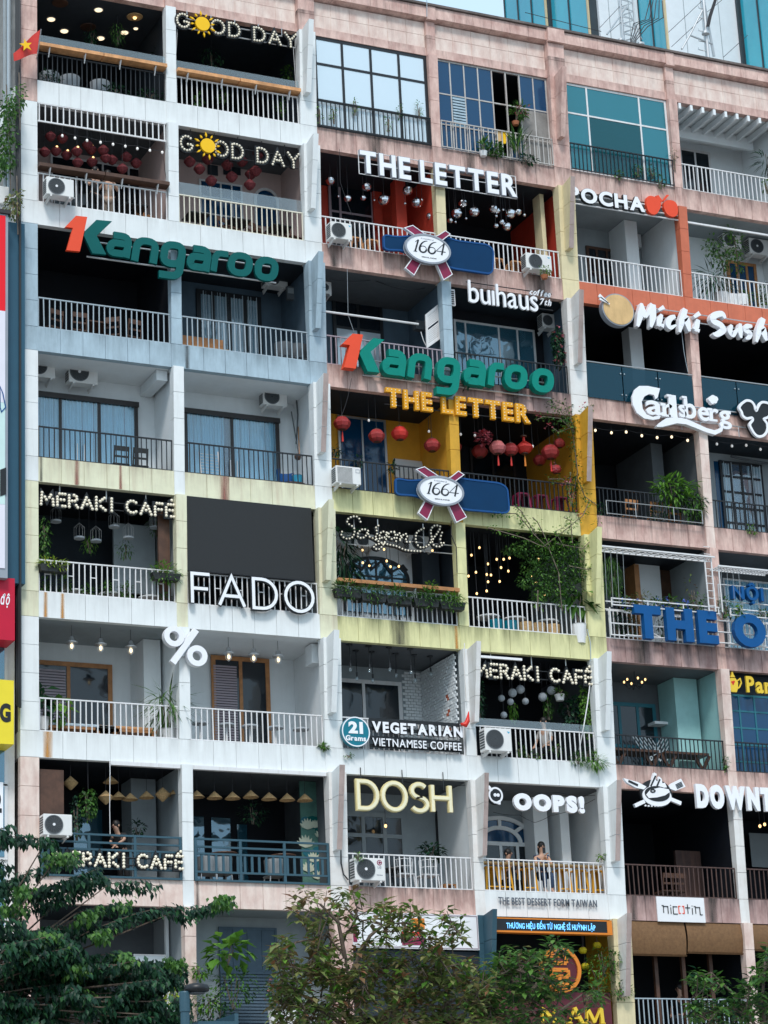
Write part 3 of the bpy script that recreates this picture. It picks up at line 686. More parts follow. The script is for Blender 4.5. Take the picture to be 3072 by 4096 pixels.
bottle_sign('M5',738,715,[(483,640),(500,636),(560,646),(640,640),(860,652),(905,668),(1080,690),(1116,720),(1112,840),(1095,858),(880,826),(820,800),(640,745),(590,722),(510,720),(486,710)],
  [[(603,594),(650,580),(735,640),(690,655)],[(800,636),(838,611),(866,630),(800,680),(765,650)],[(665,745),(712,768),(658,866),(608,826)],[(782,788),(835,775),(878,862),(828,894)]],
  'upper blue bottle shaped sign with a white oval, on the railing of the red balcony', -.30)
bottle_sign('MA',742,668,[(480,602),(497,598),(560,610),(640,604),(860,596),(905,604),(1080,624),(1124,650),(1136,780),(1116,796),(880,776),(820,750),(640,710),(590,694),(505,690),(482,680)],
  [[(598,545),(645,530),(735,590),(690,608)],[(800,588),(842,555),(873,576),(800,630),(765,602)],[(665,700),(712,722),(662,836),(612,796)],[(782,745),(835,730),(888,820),(830,850)]],
  'lower blue bottle shaped sign with a white oval, on the railing of the ochre balcony', -.30)
# white letters and red fruit
X0,X1,z0,z1 = frame('R6',146,193,80,728,-.12)
R = thing('letter_sign', ((X0+X1)/2,-.12,z0), 'white rounded letters and two red fruit shapes at the foot of the teal glass balcony', 'sign')
font_sign(R, 'POCHA', X0, X1, z0, z1-z0, -.12, .09, 'sign_black', off=.055, gap=.07, inner=('sign_white', .04))
for pts in ([(738,165),(765,156),(820,172),(848,205),(842,250),(815,296),(785,303),(748,280),(732,225)],[(870,200),(900,188),(945,196),(968,222),(976,270),(968,312),(930,320),(890,300),(864,245)]):
    P = [q('R6',x,y,-.13) for x, y in pts]; MB().prism(rnded([(p.x,p.z) for p in P],.08,True,4), -.13, -.02, 'y').build('red_fruit', 'sign_red', R)
for pts in ([(803,160),(825,152),(858,196),(850,206)],[(858,192),(888,150),(908,152),(866,200)]): poly_part(R, 'stalk', 'R6', pts, -.12, .06, 'sign_red')
bars(R, [((X0,-.03,z0+.12),(X1+1.2,-.03,z0+.12)),((X0,-.03,z0-.02),(X1+1.2,-.03,z0-.02)),((X0,-.03,z1-.15),(X1+1.2,-.03,z1-.15))], 'white_metal', .022)
# white lower case letters
X0,X1,z0,z1 = frame('M9',905,228,100,1305,-.2)
R = thing('letter_sign', ((X0+X1)/2,-.2,z0), 'white lower case letters with small italic words, above the glass doored balcony', 'sign')
font_sign(R, 'buıhaus', X0, X1, z0, z1-z0, -.2, .06, 'sign_white', off=.004, gap=.075, capch='b')
a,b_,c0,c1 = frame('M9',1256,184,160,1376,-.2); font_sign(R, 'coffee', a, b_, c0, c1-c0, -.2, .06, 'sign_white', off=.015, shear=.35, capch='o')
a,b_,c0,c1 = frame('M9',1316,242,205,1380,-.2); font_sign(R, '7th', a, b_, c0, c1-c0, -.2, .06, 'sign_white', off=.012, shear=.35, capch='7')
bars(R, [((X0,-.08,z0+.15),(X1+.5,-.08,z0+.15)),((X0,-.08,z0+.62),(X1+.5,-.08,z0+.62))], 'black_metal', .015)
# brush letters with a round board
P = q('R6',520,1025,-.3); R = thing('letter_sign', (P.x+2,-.3,P.z-.4), 'white brush stroke letters beside a round wooden board, under the terracotta band', 'sign')
rw = abs(q('R6',640,1025,-.3).x-P.x); rh = abs(q('R6',520,905,-.3).z-P.z)
bd = disc(MB(), (P.x,P.z), rw, rh, -.3, -.12, 40).build('round_board', 'letter_side', R)
disc(MB(), (P.x,P.z), rw*.93, rh*.93, -.312, -.302, 40).build('board_face', 'cutting_board', bd)
for a, b2 in (((372,915),(452,985)),((378,938),(445,978))): p1 = q('R6',*a,-.34); p2 = q('R6',*b2,-.34); MB().ribbon([(p1.x,p1.z),(p2.x,p2.z)], [.05,.012], -.36, -.32).build('chopstick', 'sign_white', R)
BR = [[[(700,975,9),(690,1060,24),(668,1152,10)],[(702,985,8),(718,1060,22),(728,1085,8)],[(728,1085,8),(760,1030,16),(784,985,20)],[(786,985,18),(782,1080,26),(768,1160,8)]],
 [[(852,1060,10),(835,1105,22),(825,1150,10)],[(818,1130,6),(868,1150,16)],[(825,1028,8),(868,1005,15)]],
 [[(955,1075,12),(918,1090,20),(900,1130,20),(920,1160,16),(962,1140,5)]],
 [[(1032,1018,18),(1005,1110,24),(988,1195,8)],[(998,1140,8),(1035,1085,20),(1048,1130,24),(1062,1190,8)]],
 [[(1130,1100,14),(1118,1150,20),(1110,1190,8)],[(1088,1160,6),(1138,1188,14)],[(1095,1082,10),(1140,1052,16)]],
 [[(1335,1090,10),(1310,1055,20),(1250,1070,24),(1245,1110,22),(1300,1140,22),(1318,1180,24),(1270,1212,20),(1240,1205,6)]],
 [[(1385,1140,10),(1372,1185,20),(1395,1215,18),(1430,1170,8)],[(1450,1130,10),(1448,1190,20),(1456,1240,8)]],
 [[(1540,1150,10),(1500,1150,18),(1490,1180,18),(1525,1205,18),(1515,1235,16),(1490,1245,6)]],
 [[(1625,1090,18),(1595,1180,24),(1572,1270,8)],[(1585,1220,8),(1620,1165,18),(1632,1210,24),(1648,1260,10)]],
 [[(1730,1150,12),(1712,1200,20),(1700,1262,10)],[(1690,1130,8),(1735,1100,15)]]]
for ch in BR:
    mb = MB()
    for i, s in enumerate(ch):
        ps = [q('R6',x,y,-.25) for x, y, h in s]; k = abs(q('R6',1100,1100,-.25).x-q('R6',1000,1100,-.25).x)/100
        # smooth the stroke
        pp = []; hh = []
        for j in range(len(ps)-1):
            p0 = ps[max(j-1,0)]; p1 = ps[j]; p2 = ps[j+1]; p3 = ps[min(j+2,len(ps)-1)]
            for t in (0,.25,.5,.75):
                v = .5*((2*p1)+(p2-p0)*t+(2*p0-5*p1+4*p2-p3)*t*t+(3*p1-p0-3*p2+p3)*t**3); pp.append((v.x,v.z)); hh.append((s[j][2]*(1-t)+s[j+1][2]*t)*k*.95)
        pp.append((ps[-1].x,ps[-1].z)); hh.append(s[-1][2]*k)
        mb.ribbon(pp, hh, -.25-.004*i, -.08)
    mb.build('letter', 'sign_white', R)
p1 = q('R6',660,1060,-.06); bars(R, [((p1.x,-.06,p1.z),(p1.x+5.6,-.06,p1.z)),((p1.x,-.06,p1.z+.25),(p1.x+5.6,-.06,p1.z+.25))], 'steel', .016)
# curly white letters with a leaf emblem
P = q('RC',900,300,-.22); R = thing('letter_sign', (P.x,-.22,P.z-.7), 'white curly serif letters with a swash, on the band under the glass balustrade', 'sign')
Cp = [(788,108),(768,182),(752,195),(738,160),(700,152),(662,172),(640,215),(648,272),(680,318),(730,338),(796,322),(785,352),(730,362),(660,350),(600,305),(568,240),(562,175),(585,115),(620,88),(690,88)]
poly_part(R, 'letter', 'RC', Cp, -.22, .07, 'sign_white')
for ch,xl,xr,yb,yt,cc in (('a',672,812,312,200,'x'),('r',806,895,330,228,'x'),('l',862,930,336,158,'l'),('s',938,1005,335,238,'x'),('b',985,1085,345,172,'b'),('e',1095,1190,362,255,'x'),('r',1185,1268,368,268,'x'),('g',1262,1366,382,282,'x')):
    a = q('RC',xl,yb,-.22); b2 = q('RC',xr,yb+5,-.22); t = q('RC',xl,yt,-.22)
    font_sign(R, ch, a.x+.03, b2.x, a.z, t.z-a.z, -.22, .07, 'sign_white', off=.02, capch=cc)
    if ch in 'lbr':
        MB().box(a.x-.02, a.x+.12, -.225, -.09, t.z-.06 if ch != 'r' else t.z-.07, t.z+.005).build('letter_serif', 'sign_white', R)
    if ch in 'lr': MB().box(a.x-.01, a.x+.26, -.226, -.09, a.z-.005, a.z+.055).build('letter_serif', 'sign_white', R)
sw = [(762,400,4),(800,385,18),(850,362,26),(920,350,22),(1000,362,20),(1080,395,18),(1160,430,16),(1230,450,16),(1280,430,12),(1300,385,4)]
ps = [q('RC',x,y+14,-.23) for x,y,h in sw]; k = abs(q('RC',1100,400,-.23).x-q('RC',1000,400,-.23).x)/100
MB().ribbon([(p.x,p.z) for p in ps], [h*k for x,y,h in sw], -.23, -.09).build('swash', 'sign_white', R)
for dx, dy, r_ in ((1217,185,22),(1196,195,19),(1238,192,19),(1210,215,17),(1232,212,16)):
    C = q('RC',dx,dy,-.24); disc(MB(), (C.x,C.z), r_*k, r_*k, -.24-.003*dx/1000, -.12, 16).build('hop_leaf', 'sign_white', R)
p1 = q('RC',640,205,-.06); p2 = q('RC',800,340,-.06)
bars(R, [((p1.x,-.06,p1.z),(p1.x+4.2,-.06,p1.z)),((p2.x-.3,-.06,p2.z),(p2.x+3.8,-.06,p2.z))], 'steel', .02)
for i in range(5): bars(R, [((p2.x+.6*i,-.07,p2.z-.3),(p2.x+.6*i,-.07,p2.z))], 'steel', .012)
LF = [(1440,235),(1480,205),(1520,212),(1545,240),(1560,300),(1575,260),(1600,220),(1640,222),(1680,240),(1690,300),(1660,345),(1615,355),(1650,390),(1655,450),(1620,495),(1575,500),(1545,475),(1525,440),(1505,400),(1535,365),(1530,345),(1480,355),(1450,330),(1445,300),(1420,265)]
P = q('RC',1560,360,-.25); R = thing('leaf_sign', (P.x,-.25,P.z-.7), 'dark leaf shaped sign with a white outline, right of the curly letters', 'sign')
pl = rnded([(p.x,p.z) for p in (q('RC',x,y,-.25) for x, y in LF)], .12, True, 4)
MB().prism(pl, -.25, -.08, 'y').build('leaf_panel', 'sign_black', R); MB().ribbon(dedupe(pl), .035, -.275, -.2, closed=True).build('leaf_outline', 'sign_white', R)
# big open letters on the railing under the black blind
for t_, xl, yb, yt, xr in (('FADO',982,652,502,1600),):
    X0,X1,z0,z1 = frame('L8',xl,yb,yt,xr,-.15); R = thing('letter_sign', ((X0+X1)/2,-.15,z0), 'large thin white capital letters on the railing below the black blind', 'sign')
    stroke_sign(R, t_, X0, X1, z0, z1, -.15, .062, .07, 'sign_black', gap=.30, inner='sign_white')
X0,X1,z0,z1 = frame('MG',246,308,165,735,-.1)
R = thing('letter_sign', ((X0+X1)/2,-.1,z0), 'pale gold capital letters hung above a balcony with an outdoor unit and white doors', 'sign')
stroke_sign(R, 'DOSH', X0, X1, z0, z1, -.1, .06, .08, 'sign_gold', gap=.22, inner='gold_face')
bars(R, [((X0+(X1-X0)*f,-.02,z1-.1),(X0+(X1-X0)*f,-.02,z1+.35)) for f in (.05,.5,.95)], 'black_metal', .012)
# percent sign
P = q('LD',940,240,-.25); R = thing('percent_sign', (P.x,-.25,P.z-.6), 'big white percent symbol fixed to the slim white column', 'sign')
for x, y, ro in ((890,184,50),(1008,284,50)):
    C = q('LD',x,y,-.3); k = abs(q('LD',x+50,y,-.3).x-C.x)
    MB().ribbon([(C.x+k*.76*cos(2*pi*i/28), C.z+k*.76*sin(2*pi*i/28)) for i in range(28)], k*.27, -.3, -.14, closed=True).build('ring', 'sign_white', R)
a = q('LD',1003,152,-.28); b_ = q('LD',883,320,-.28); MB().ribbon([(a.x,a.z),(b_.x,b_.z)], .075, -.28, -.14).build('slash', 'sign_white', R)
MB().box(P.x-.12,P.x+.1,-.14,-.0,P.z-.2,P.z+.25).build('bracket', 'steel', R)
# blue letters on white frames at right
def blue(text, c, xl, yb, yt, xr, Y, lab, off=.06, gap=.14):
    X0,X1,z0,z1 = frame(c,xl,yb,yt,xr,Y); R = thing('letter_sign', ((X0+X1)/2,Y,z0), lab, 'sign')
    font_sign(R, text, X0, X1, z0, z1-z0, Y, .16, 'sign_blue', off=off, gap=gap, space=.3); return R, X0, X1, z0, z1
R,X0,X1,z0,z1 = blue('THE O', 'RH', 598, 806, 540, 1655, -.42, 'very large blue capital letters on white railing frames at the right edge')
bars(R, [((X0-.2,-.22,z0+f*(z1-z0)),(X1+.1,-.22,z0+f*(z1-z0))) for f in (.12,.45,.8)], 'white_metal', .018)
R,X0,X1,z0,z1 = blue('NỘI', 'RH', 1378, 492, 386, 1630, -.36, 'small blue capital letters with accents on a white frame, over the very large ones', off=.03)
bars(R, [((X0-.3,-.16,z0+f),(X1+.4,-.16,z0+f)) for f in (-.03,.42)]+[((X0-.3,-.16,z0-.5),(X0-.3,-.16,z0+.42))], 'white_metal', .018)
# round teal badge and white letters on the railing
P = q('MF',240,590,-.2); R = thing('letter_sign', (P.x+1.6,-.2,P.z-.4), 'teal round badge with two rows of white letters on a white railing', 'sign')
rw = abs(q('MF',318,590,-.2).x-P.x); bd = disc(MB(), (P.x,P.z), rw, rw, -.2, -.08, 36).build('round_badge', 'sign_teal', R)
MB().ribbon([(P.x+rw*.95*cos(2*pi*i/36), P.z+rw*.95*sin(2*pi*i/36)) for i in range(36)], .014, -.207, -.19, closed=True).build('badge_ring', 'sign_white', bd)
a,b_,c0,c1 = frame('MF',200,598,532,280,-.206); font_sign(bd, '21', a, b_, c0, c1-c0, -.212, .012, 'sign_white', off=.05, gap=.1, name='numeral')
a,b_,c0,c1 = frame('MF',184,637,608,296,-.206); font_sign(bd, 'Grams', a, b_, c0, c1-c0, -.212, .012, 'sign_white', off=.035, gap=.08, one=True, name='lettering')
a,b_,c0,c1 = frame('MF',328,594,530,832,-.16); font_sign(R, 'VEGETARIAN', a, b_, c0, c1-c0, -.16, .06, 'sign_black', off=.065, gap=.07, inner=('sign_white', .045))
a,b_,c0,c1 = frame('MF',330,668,622,826,-.16); font_sign(R, 'VIETNAMESE COFFEE', a, b_, c0, c1-c0, -.16, .04, 'sign_black', off=.04, gap=.07, inner=('sign_white', .012))
for dz in (-.02,.18,.40,.62): MB().box(a-.02,b_+.02,-.09,-.07,c0+dz,c0+dz+.09).build('backing_strip', 'sign_black', R)
pp = [q('MF',x,y,-.25) for x, y in ((820,548),(845,552),(858,530),(864,478))]
MB().tube(pp, [.03,.07,.06,.008], 8).build('chili', 'chili', R, smooth=True)
# white rounded letters with an emblem
X0,X1,z0,z1 = frame('MG',1072,318,228,1448,-.1)
R = thing('letter_sign', ((X0+X1)/2,-.1,z0), 'white rounded capital letters with a round cup emblem, above the yellow bar stools', 'sign')
font_sign(R, 'OOPS!', X0, X1, z0, z1-z0, -.1, .09, 'sign_white', off=.075, gap=.09)
C = q('MG',972,240,-.12); k = abs(q('MG',1014,240,-.12).x-C.x)
e = disc(MB(), (C.x,C.z), k, k*1.05, -.12, -.04).build('emblem_panel', 'sign_black', R)
MB().ribbon([(C.x+k*.8*cos(2*pi*i/28), C.z+k*.82*sin(2*pi*i/28)) for i in range(28)], k*.1, -.132, -.11, closed=True).build('emblem_ring', 'sign_white', e)
for dx in (-.08,.3): disc(MB(), (C.x+k*dx,C.z+k*.02), k*.2, k*.2, -.134, -.11, 14).build('emblem_dot', 'sign_white', e)
poly_part(e, 'emblem_handle', 'MG', [(926,192),(940,188),(958,212),(946,222)], -.13, .05, 'sign_white'); poly_part(e, 'emblem_tail', 'MG', [(962,282),(1000,262),(998,290)], -.126, .05, 'sign_white')
# grill emblem and tall white letters
X0,X1,z0,z1 = frame('RI',998,612,435,1560,-.22)
R = thing('letter_sign', ((X0+X1)/2,-.22,z0), 'tall white condensed capital letters right of the pan emblem', 'sign')
font_sign(R, 'DOWNT', X0, X1, z0, z1-z0, -.22, .1, 'sign_white', off=.075, gap=.1)
P = q('RI',700,510,-.24); R = thing('emblem_sign', (P.x,-.24,P.z-.5), 'white emblem of a flaming pan over crossed fork and spatula', 'sign')
k = abs(q('RI',800,510,-.24).x-P.x)/100
def pc(x, y, Y=-.24): p = q('RI',x,y,Y); return (p.x,p.z)
disc(MB(), pc(700,505), 118*k, 92*k, -.20, -.12).build('emblem_panel', 'sign_black', R)
disc(MB(), pc(702,525), 106*k, 66*k, -.23, -.19).build('pan', 'sign_white', R)
disc(MB(), pc(702,508), 92*k, 50*k, -.238, -.225).build('pan_inside', 'sign_black', R)
poly_part(R, 'steak', 'RI', [(620,515),(650,478),(720,462),(785,475),(795,495),(760,520),(700,535),(640,540)], -.25, .02, 'sign_white')
MB().ribbon([pc(690+16*cos(2*pi*i/12)-24, 488+10*sin(2*pi*i/12)) for i in range(12)], 4*k, -.262, -.245, closed=True).build('steak_bone', 'sign_black', R)
MB().prism([pc(640,470),pc(662,400),pc(655,440),pc(680,350),pc(700,360),pc(690,400),pc(705,420),pc(715,378),(pc(735,395)),pc(742,430),pc(760,425),pc(775,460)], -.225, -.13, 'y').build('flame', 'sign_white', R)
MB().ribbon([pc(655,452),pc(690,375)], 5*k, -.235, -.22).ribbon([pc(700,452),pc(722,400)], 5*k, -.235, -.22).build('flame_core', 'sign_black', R)
for a, b2, h0, h1 in (((540,595),(612,562),12,12),((882,578),(790,540),12,12)): MB().ribbon([pc(*a),pc(*b2)], [h0*k,h1*k], -.22, -.14).build('handle', 'sign_white', R)
MB().prism([pc(455,392),pc(560,420),pc(625,455),pc(605,475),pc(545,462),pc(480,425)], -.22, -.14, 'y').build('fork', 'sign_white', R); MB().ribbon([pc(490,412),pc(560,445)], 7*k, -.23, -.215).build('fork_gap', 'sign_black', R)
MB().prism([pc(800,470),pc(790,452),pc(805,432),pc(880,395),pc(914,455),pc(840,485)], -.22, -.14, 'y').build('spatula', 'sign_white', R)
for i in range(4): MB().ribbon([pc(838+4*i,442+9*i),pc(882+4*i,420+9*i)], 2.6*k, -.23, -.215).build('spatula_slot', 'sign_black', R)
for i in range(6): C = pc(618+23*i, 594+(3 if i in (1,2,3,4) else 0)); disc(MB(), C, 6*k, 6*k, -.225, -.18, 10).build('emblem_dot', 'sign_white', R)
# small grey letters on the white band
X0,X1,z0,z1 = frame('MK',990,240,208,1425,-.06); R = thing('letter_sign', ((X0+X1)/2,-.06,z0), 'small grey capital letters on the white band below the yellow bar stools', 'sign')
font_sign(R, 'THE BEST DESSERT FORM TAIWAN', X0, X1, z0, z1-z0, -.07, .02, 'sign_dim', off=.012, gap=.12)
# running light board
a = q('MK',960,360,-.3); t = q('MK',960,300,-.3); X0,X1,z0,z1 = frame('MK',960,362,297,1494,-.3)
R = thing('light_board', ((X0+X1)/2,-.3,z0), 'black light board with cyan letters in an orange frame', 'sign')
MB().box(X0,X1-.14,-.29,-.1,z0+.05,z1-.03).build('screen', 'sign_black', R); MB().box(X0,X1,-.3,-.08,z0,z0+.045).box(X0,X1,-.3,-.08,z1-.028,z1).box(X1-.135,X1,-.298,-.081,z0+.047,z1-.03).build('orange_frame', 'sign_orange', R)
a,b_,c0,c1 = frame('MK',1025,346,322,1418,-.295); font_sign(R, 'THƯƠNG HIỆU ĐẾN TỪ NGHỆ SĨ HUỲNH LẬP', a, b_, c0, c1-c0, -.298, .012, 'led_cyan', off=.012, gap=.12, one=True, name='lettering')
# white board with thin letters
X0,X1,z0,z1 = frame('RI',708,1452,1268,1060,-.06); R = thing('name_board', ((X0+X1)/2,-.06,z0), 'plain white board with thin dark letters on the grey band', 'sign')
MB().box(X0,X1,-.06,-.022,z0,z1).build('board', 'plastic_white', R)
NS = {'n':[[(0,1),(.16,1),(.16,.98),(.16,.1)],[(.16,.9),(.62,.9),(.62,0)]],'i':[[(.12,0),(.12,.8)],[(.12,1.02),(.12,1.1)]],'c':[[(.5,.9),(.06,.9),(.06,0),(.5,0)]],'o':[[(.2,.98),(.02,.98),(.02,.1),(.2,.1)],[(.38,.98),(.56,.98),(.56,.1),(.38,.1)]],'t':[[(.25,1.25),(.25,.08)],[(0,.82),(.5,.82)]],'N':[[(0,1),(.16,1),(.16,.1)],[(.16,.9),(.6,.9),(.6,0),(.85,0)]]}
a,b_,c0,c1 = frame('RI',738,1395,1335,1036,-.064); x = a
for ch, wd in zip('nicotiN', (.8,.3,.62,.7,.6,.3,.85)):
    sx = (b_-a)/4.17; mb = MB()
    for i, s in enumerate(NS[ch]): mb.ribbon([(x+px*sx, c0+pz*(c1-c0)) for px, pz in dedupe(s)], .010, -.072-.002*i, -.06)
    mb.build('letter', 'sign_red' if ch == 'o' else 'sign_black', R); x += wd*sx
# round wooden emblem and gold serif letters at the yellow balcony
P = q('MK',1265,530,-.2); k = abs(q('MK',1353,530,-.2).x-P.x); kz = abs(q('MK',1265,430,-.2).z-P.z)
R = thing('emblem_sign', (P.x,-.2,P.z-kz), 'round maroon emblem with an orange rim, half hidden behind leaves', 'sign')
disc(MB(), (P.x,P.z), k*.9, kz*.9, -.18, -.1, 40).build('emblem_panel', 'sign_maroon', R)
MB().ribbon([(P.x+k*.92*cos(2*pi*i/40), P.z+kz*.92*sin(2*pi*i/40)) for i in range(40)], k*.085, -.22, -.1, closed=True).build('emblem_rim', 'sign_orange', R)
for i,(a,b2) in enumerate((((-.55,.62),(.3,.62)),((-.55,.3),(.3,.3)),((.3,.62),(.3,.3)),((-.5,0),(.35,0)),((-.5,-.3),(.35,-.3)),((-.5,0),(-.5,-.3)),((.35,.0),(.35,-.3)),((-.1,-.3),(-.1,-.65)),((-.55,-.65),(.4,-.65)))):
    MB().ribbon([(P.x+k*a[0],P.z+kz*a[1]),(P.x+k*b2[0],P.z+kz*b2[1])], k*.085, -.205-.002*i, -.18).build('emblem_stroke', 'sign_orange', R)
X0,X1,z0,z1 = frame('MK',1180,765,695,1462,-.2); R = thing('letter_sign', ((X0+X1)/2,-.2,z0), 'gold serif capital letters on a maroon board under the round emblem', 'sign')
MB().box(X0-1.5,X1+.25,-.1,.05,z0-.2,z1+.38).build('board', 'sign_maroon', R)
SF = {'N':[([(.1,0),(.1,1)],.035),([(.1,1),(.75,0)],.085),([(.75,0),(.75,1)],.035)],'A':[([(.1,0),(.45,1)],.035),([(.42,1),(.8,0)],.09),([(.22,.32),(.66,.32)],.03)],'M':[([(.1,0),(.14,1)],.035),([(.14,1),(.5,.05)],.085),([(.5,.05),(.88,1)],.035),([(.88,1),(.92,0)],.09)]}
x = X0
for ch, wd in (('N',.9),('.',.5),('A',.95),('M',1.1)):
    h = z1-z0; sx = (X1-X0)/3.4
    if ch != '.':
        mb = MB()
        for i,(s,hw) in enumerate(SF[ch]): mb.ribbon([(x+px*sx, z0+pz*h) for px, pz in s], hw*sx, -.2-.003*i, -.11)
        for sxp in ((.1,.78) if ch != 'M' else (.1,.92)): mb.ribbon([(x+(sxp-.13)*sx,z0+.02*h),(x+(sxp+.13)*sx,z0+.02*h)], .02*h+.004, -.213, -.12)
        mb.build('letter', 'yellow_gold', R)
    x += wd*sx
# partly hidden poster board
X0,X1,z0,z1 = frame('MK',330,430,272,905,-.1)
R = thing('sign_board', ((X0+X1)/2,-.1,z0), 'white sign board with red blocks and orange swirl behind the brown leaved tree', 'sign')
MB().box(X0,X1,-.1,-.02,z0,z1).build('board', 'plastic_white', R)
MB().box(X0,X1,-.012,.1,z0-1.6,z0-.03).build('lower_board','dark_grey',R)
for i,(fx,fw,fz,fh,mt) in enumerate(((.40,.18,.10,.22,'ribbon_red'),(.40,.18,.36,.12,'chili'),(.48,.10,.56,.3,'sign_orange'),(.03,.03,.15,.5,'ribbon_red'))):
    MB().box(X0+(X1-X0)*fx, X0+(X1-X0)*(fx+fw), -.108-.001*i, -.101, z0+(z1-z0)*fz, z0+(z1-z0)*(fz+fh)).build('poster_block', mt, R)
MB().ribbon([(X0+.03,z0+.03),(X1-.03,z0+.03),(X1-.03,z1-.03),(X0+.03,z1-.03)], .012, -.107, -.1, closed=True).build('border_line', 'mauve_metal', R)
# tea pot sign
a,b_,c0,c1 = frame('RH',1492,1248,1118,1690,-.02); R = thing('letter_sign', (a,-.02,c0), 'yellow tea pot and yellow letters above the teal window at the right edge', 'sign')
font_sign(R, 'Par', a, b_, c0, c1-c0, -.02, .06, 'yellow_gold', off=.03, gap=.1)
C = q('RH',1380,1190,-.02); k = abs(q('RH',1420,1190,-.02).x-C.x)/40
MB().prism([(C.x+k*x,C.z+k*z) for x, z in ((-22,-50),(20,-50),(34,-20),(38,20),(20,48),(-18,48),(-38,15),(-34,-20))], -.03, .03, 'y').build('pot_body', 'yellow_gold', R)
MB().prism([(C.x+k*x,C.z+k*z) for x, z in ((-18,54),(18,54),(6,78),(2,92),(-4,92),(-6,78))], -.03, .03, 'y').build('pot_lid', 'yellow_gold', R)
MB().ribbon([(C.x+k*x,C.z+k*z) for x, z in ((34,30),(58,48),(66,20),(50,-10),(36,-22))], 4*k, -.028, .02).build('pot_handle', 'yellow_gold', R)
for dx,dz in ((-10,18),(4,22),(-4,8)): disc(MB(), (C.x+k*dx,C.z+k*dz), 8*k, 8*k, -.036-.001*dx/10, -.02, 10).build('painted_rose', 'chili', R)
# script sign in bulbs
SG = [[(275,128),(262,102),(235,97),(205,110),(200,135),(235,160),(240,190),(225,220),(190,225),(165,205),(168,185)],
      [(318,180),(290,170),(262,190),(260,215),(285,222),(308,205),(318,178),(322,210),(345,222)],[(378,150),(362,165),(372,190),(360,225),(385,225)],
      [(425,190),(398,185),(385,210),(410,222),(430,190),(420,235),(385,285),(355,280),(360,262),(415,248)],[(470,185),(440,190),(440,218),(465,228),(478,195),(470,190)],
      [(480,240),(492,195),(508,205),(500,240),(525,200),(545,205),(535,240),(560,245)],
      [(640,165),(600,190),(595,240),(620,275),(665,265),(685,225),(680,180),(700,150),(735,155),(720,190),(690,235),(700,265),(735,270),(755,250)],[(745,190),(735,225),(740,250)],
      [(345,222),(400,250),(480,268),(540,292),(620,298)]]
P = q('MB',460,210,-.05); R = thing('letter_sign', (P.x,-.05,P.z-.5), 'script letters outlined in bulbs, hung under the lime green band', 'sign')
me = bulb_mesh(.024, 'bulb_cream')
for s in SG:
    pts = [q('MB',x,y,-.05) for x, y in s]; pp = []
    for j in range(len(pts)-1):
        p0 = pts[max(j-1,0)]; p1 = pts[j]; p2 = pts[j+1]; p3 = pts[min(j+2,len(pts)-1)]
        for t in (0,.25,.5,.75): v = .5*((2*p1)+(p2-p0)*t+(2*p0-5*p1+4*p2-p3)*t*t+(3*p1-p0-3*p2+p3)*t**3); pp.append((v.x,v.z))
    pp.append((pts[-1].x,pts[-1].z)); L = MB().ribbon(dedupe(pp), .03, -.05, .02).build('letter', 'sign_black', R)
    for p in walk(pp, .085): inst(me, 'bulb', (p.x,-.075,p.y), L)
a = q('MB',200,205,.03); bars(R, [((a.x,.03,a.z),(a.x+2.9,.03,a.z)),((a.x,.03,a.z-.22),(a.x+2.9,.03,a.z-.22))]+[((a.x+x,.03,a.z-.25),(a.x+x,.03,a.z+.5)) for x in (.2,.85,2.1)], 'steel', .013)
# ------------------------------------------------------------------ windows, doors and glazing of the building
def pane_grid(owner, X0,X1,z0,z1,Y, nx, ny, fw, mat, pane, xs=None, zs=None, th=.05, name='window', out=0, panes=None):
    xs = [X0+(X1-X0)*f for f in xs] if xs else [X0+(X1-X0)*i/nx for i in range(nx+1)]
    zs = [z0+(z1-z0)*f for f in zs] if zs else [z0+(z1-z0)*i/ny for i in range(ny+1)]
    m = MB(); Yf = Y-th
    for i, x in enumerate(xs):
        w_ = fw*(1.0 if i in (0,len(xs)-1) else .8); a = x-w_/2 if 0 < i < len(xs)-1 else (x if i == 0 else x-w_)
        m.box(a, a+w_, Yf, Y, z0, z1)
    for i, z in enumerate(zs):
        w_ = fw*(1.0 if i in (0,len(zs)-1) else .8); a = z-w_/2 if 0 < i < len(zs)-1 else (z if i == 0 else z-w_)
        m.box(X0+.003, X1-.003, Yf+.004, Y-.004, a, a+w_)
    o = m.build(name, mat, owner)
    for i in range(len(xs)-1):
        for j in range(len(zs)-1):
            pm = panes.get((i,j), pane) if panes else pane
            if pm is None: continue
            MB().box(xs[i]+fw*.3, xs[i+1]-fw*.3, Yf+.018, Yf+.026, zs[j]+fw*.3, zs[j+1]-fw*.3).build('pane', pm, o)
    return o
def opening(k, b, c, xl, yt, xr, yb=None, mat='dark_frame', pane='pane_dark', nx=2, ny=1, fw=.07, name='door', off=.0, **kw):
    Y = dep(k,b)-.012-off; X0,X1,_,z1 = frame(c,xl,(yb or yt+50),yt,xr,Y)
    z0 = q(c,xl,yb,Y).z if yb else zt(k)-.2
    return pane_grid(B, X0,X1,z0,z1,Y,nx,ny,fw,mat,pane,name=name,**kw)
def flatpanel(k, b, c, xl, yt, xr, yb, mat, name, off=.02, th=.02):
    Y = dep(k,b)-off; X0,X1,z0,z1 = frame(c,xl,yb,yt,xr,Y)
    return MB().box(X0,X1,Y-th,Y,z0,z1).build(name, mat, B)
paint('blind_white', (.68,.74,.78), .6, .02, 0, bump=0); paint('curtain', (.40,.70,.86), .7, .06, .2, (.15,.32,.44), 0); paint('curtain_pale', (.55,.66,.74), .7, .05, .1, bump=0)
